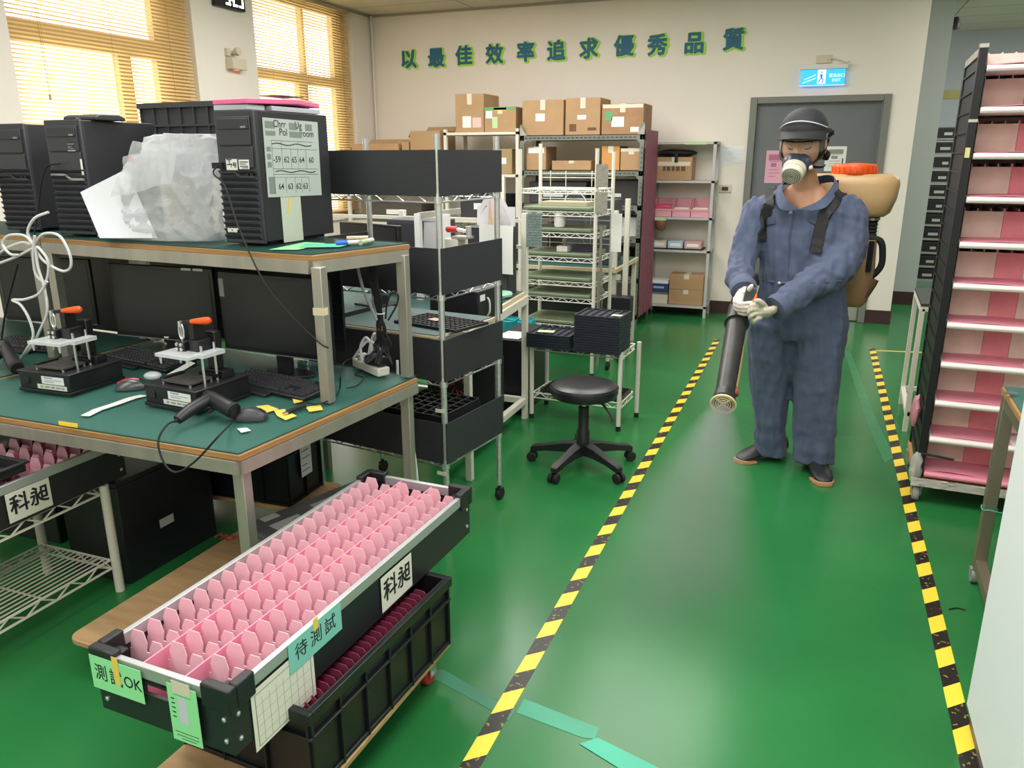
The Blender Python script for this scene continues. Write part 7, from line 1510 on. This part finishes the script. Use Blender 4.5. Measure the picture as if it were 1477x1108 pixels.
# blower tube, control grip and spray nozzle
TB_ = mat('scuffed_black_tube', '#2b2a2b', .42, noise_amt=.35, noise_scale=14)
n0 = B(1043, 583, 3.24); n1 = B(1066, 447, 3.84); ax_ = (n0-n1).normalized()
m = MB(); m.tube([n1+ax_*(-.02), n1+ax_*.10], [.05, .052], 22); m.tube([n1+ax_*.095, n1+ax_*.115], [.057, .057], 22); m.tube([n1+ax_*.1, n0-ax_*.055], [.047, .040], 22); m.part('blow_tube', TB_, t, ws=True)
m = MB(); m.tube(curve([n1+ax_*.0, B(1070, 432, 3.86), B(1078, 418, 3.97), B(1084, 408, 4.12), B(1110, 405, 4.28), B(1180, 408, 4.36), B(1215, 415, 4.36)], 6), [.047]*37, 16); m.part('flexible_duct', RUB, t, ws=True)
m = MB(); m.tube([n0-ax_*.07, n0-ax_*.05, n0-ax_*.03, n0-ax_*.02], [.041, .046, .047, .05], 26); m.part('nozzle_collar', TB_, t, ws=True)
nf = frame(n0, (1, 0, 0), ax_)
m = MB(); R_ = .0505
m.tube([nf @ V((R_*cos(2*pi*k/32), R_*sin(2*pi*k/32), 0)) for k in range(32)], .005, 8, closed=True)
for r_ in (.011, .021, .031, .041): m.tube([nf @ V((r_*cos(2*pi*k/28), r_*sin(2*pi*k/28), 0)) for k in range(28)], .0023, 5, closed=True)
for a in (45, 135, 225, 315): m.bar(nf @ V((0, 0, .001)), nf @ V((R_*cos(rad(a)), R_*sin(rad(a)), .001)), .006, .004, ax_)
m.part('nozzle_grille', mat('cream_nozzle', '#d8c79a', .5), t, ws=True)
m = MB(); m.tube([nf @ V((0, 0, -.02)), nf @ V((0, 0, -.014))], .05, 22); m.part('nozzle_throat', RUB, t, ws=True)
m = MB(); m.tube(curve([B(1077, 456, 3.80), B(1073, 480, 3.70), B(1068, 520, 3.54), B(1061, 560, 3.36)], 8), .009, 8); m.part('liquid_hose', mat('yellowed_hose', '#a58a5c', .35), t, ws=True)
m = MB(); m.tube([B(1060, 560, 3.36), B(1062, 570, 3.32)], [.014, .012], 10); m.tube([B(1050, 567, 3.33), B(1064, 567, 3.32)], .01, 8); m.part('dosing_valve', mat('worn_red_valve', '#8f4a3c', .5), t, ws=True)
g0_, g1_ = B(1085, 414, 3.745), B(1079, 440, 3.745)
m = MB(); m.bar(g0_, g1_, .05, .05, (0, -1, 0)); m.part('control_grip', mat('grey_grip', '#3c3f42', .45), t, ws=True, bevel=.006)
m = MB(); m.bar(g0_+V((.028, -.012, .008)), B(1086, 440, 3.735), .008, .02, (0, -1, 0)); m.part('grip_edge', STEEL, t, ws=True)
m = MB(); m.tube(curve([B(1091, 425, 3.72), B(1089, 432, 3.712), B(1085, 440, 3.708), B(1081, 447, 3.71)], 4), [.006]*4+[.009]*4+[.011]*4+[.007], 8); m.part('throttle_trigger', mat('orange_trigger', '#e0641f', .4), t, ws=True)
m = MB(); m.tube([g1_+V((0, .01, .0)), n1+ax_*.03], .02, 10); m.part('grip_mount', RUB, t, ws=True)
# ================================================================== the sprayed mist
MI = bpy.data.materials.new('spray_mist'); MI.use_nodes = True
n_ = MI.node_tree; n_.nodes.remove(n_.nodes['Principled BSDF']); vs_ = n_.nodes.new('ShaderNodeVolumePrincipled'); vs_.inputs['Color'].default_value = (.93, .97, .95, 1); vs_.inputs['Anisotropy'].default_value = .2
at = n_.nodes.new('ShaderNodeTexCoord'); nz = n_.nodes.new('ShaderNodeTexNoise'); nz.inputs['Scale'].default_value = 3.2; nz.inputs['Detail'].default_value = 3; n_.links.new(at.outputs['Object'], nz.inputs['Vector'])
sp = n_.nodes.new('ShaderNodeSeparateXYZ'); n_.links.new(at.outputs['Object'], sp.inputs[0])
# local frame: +z along the spray from the nozzle; denser at the nozzle and on the axis
rad2 = math_('SQRT', math_('ADD', math_('MULTIPLY', sp.outputs['X'], sp.outputs['X']), math_('MULTIPLY', sp.outputs['Y'], sp.outputs['Y'])))
wid = math_('ADD', math_('MULTIPLY', sp.outputs['Z'], .42), .052)
edge = math_('MAXIMUM', math_('SUBTRACT', 1., math_('DIVIDE', rad2, wid)), 0.)
fall = math_('DIVIDE', MIST_K, math_('ADD', math_('MULTIPLY', math_('MULTIPLY', wid, wid), 14.), .05)) if False else math_('DIVIDE', 3.4, math_('ADD', math_('MULTIPLY', sp.outputs['Z'], 1.4), .12))
den = math_('MULTIPLY', math_('MULTIPLY', math_('POWER', edge, 1.2), fall), math_('ADD', nz.outputs['Fac'], .35))
den = math_('MULTIPLY', den, math_('MAXIMUM', math_('SUBTRACT', 1., math_('DIVIDE', sp.outputs['Z'], 1.55)), 0.)); n_.links.new(den, vs_.inputs['Density']); n_.links.new(vs_.outputs[0], n_.nodes['Material Output'].inputs['Volume'])

fz = frame(n0+ax_*.008, (1, 0, 0), V((ax_.x-.10, ax_.y, ax_.z-.22)).normalized())
SD = V((fz[0][2], fz[1][2], fz[2][2])); Lm = (n0.z-.004)/(-SD.z)*1.0
m = MB(); R_ = []
for j in range(15):
    z = 1.55*j/14; w_ = .052+.42*z; c = [fz @ V((w_*cos(2*pi*k/36), w_*sin(2*pi*k/36), z)) for k in range(36)]
    R_.append([V((q.x, q.y, max(q.z, .004+.0004*j))) for q in c])
m.loft(R_)
o = m.obj('spray_mist', MI, fz.inverted()); o.matrix_world = fz; tag(o, 'pale mist blowing out of the nozzle onto the green floor', 'mist', kind='stuff')
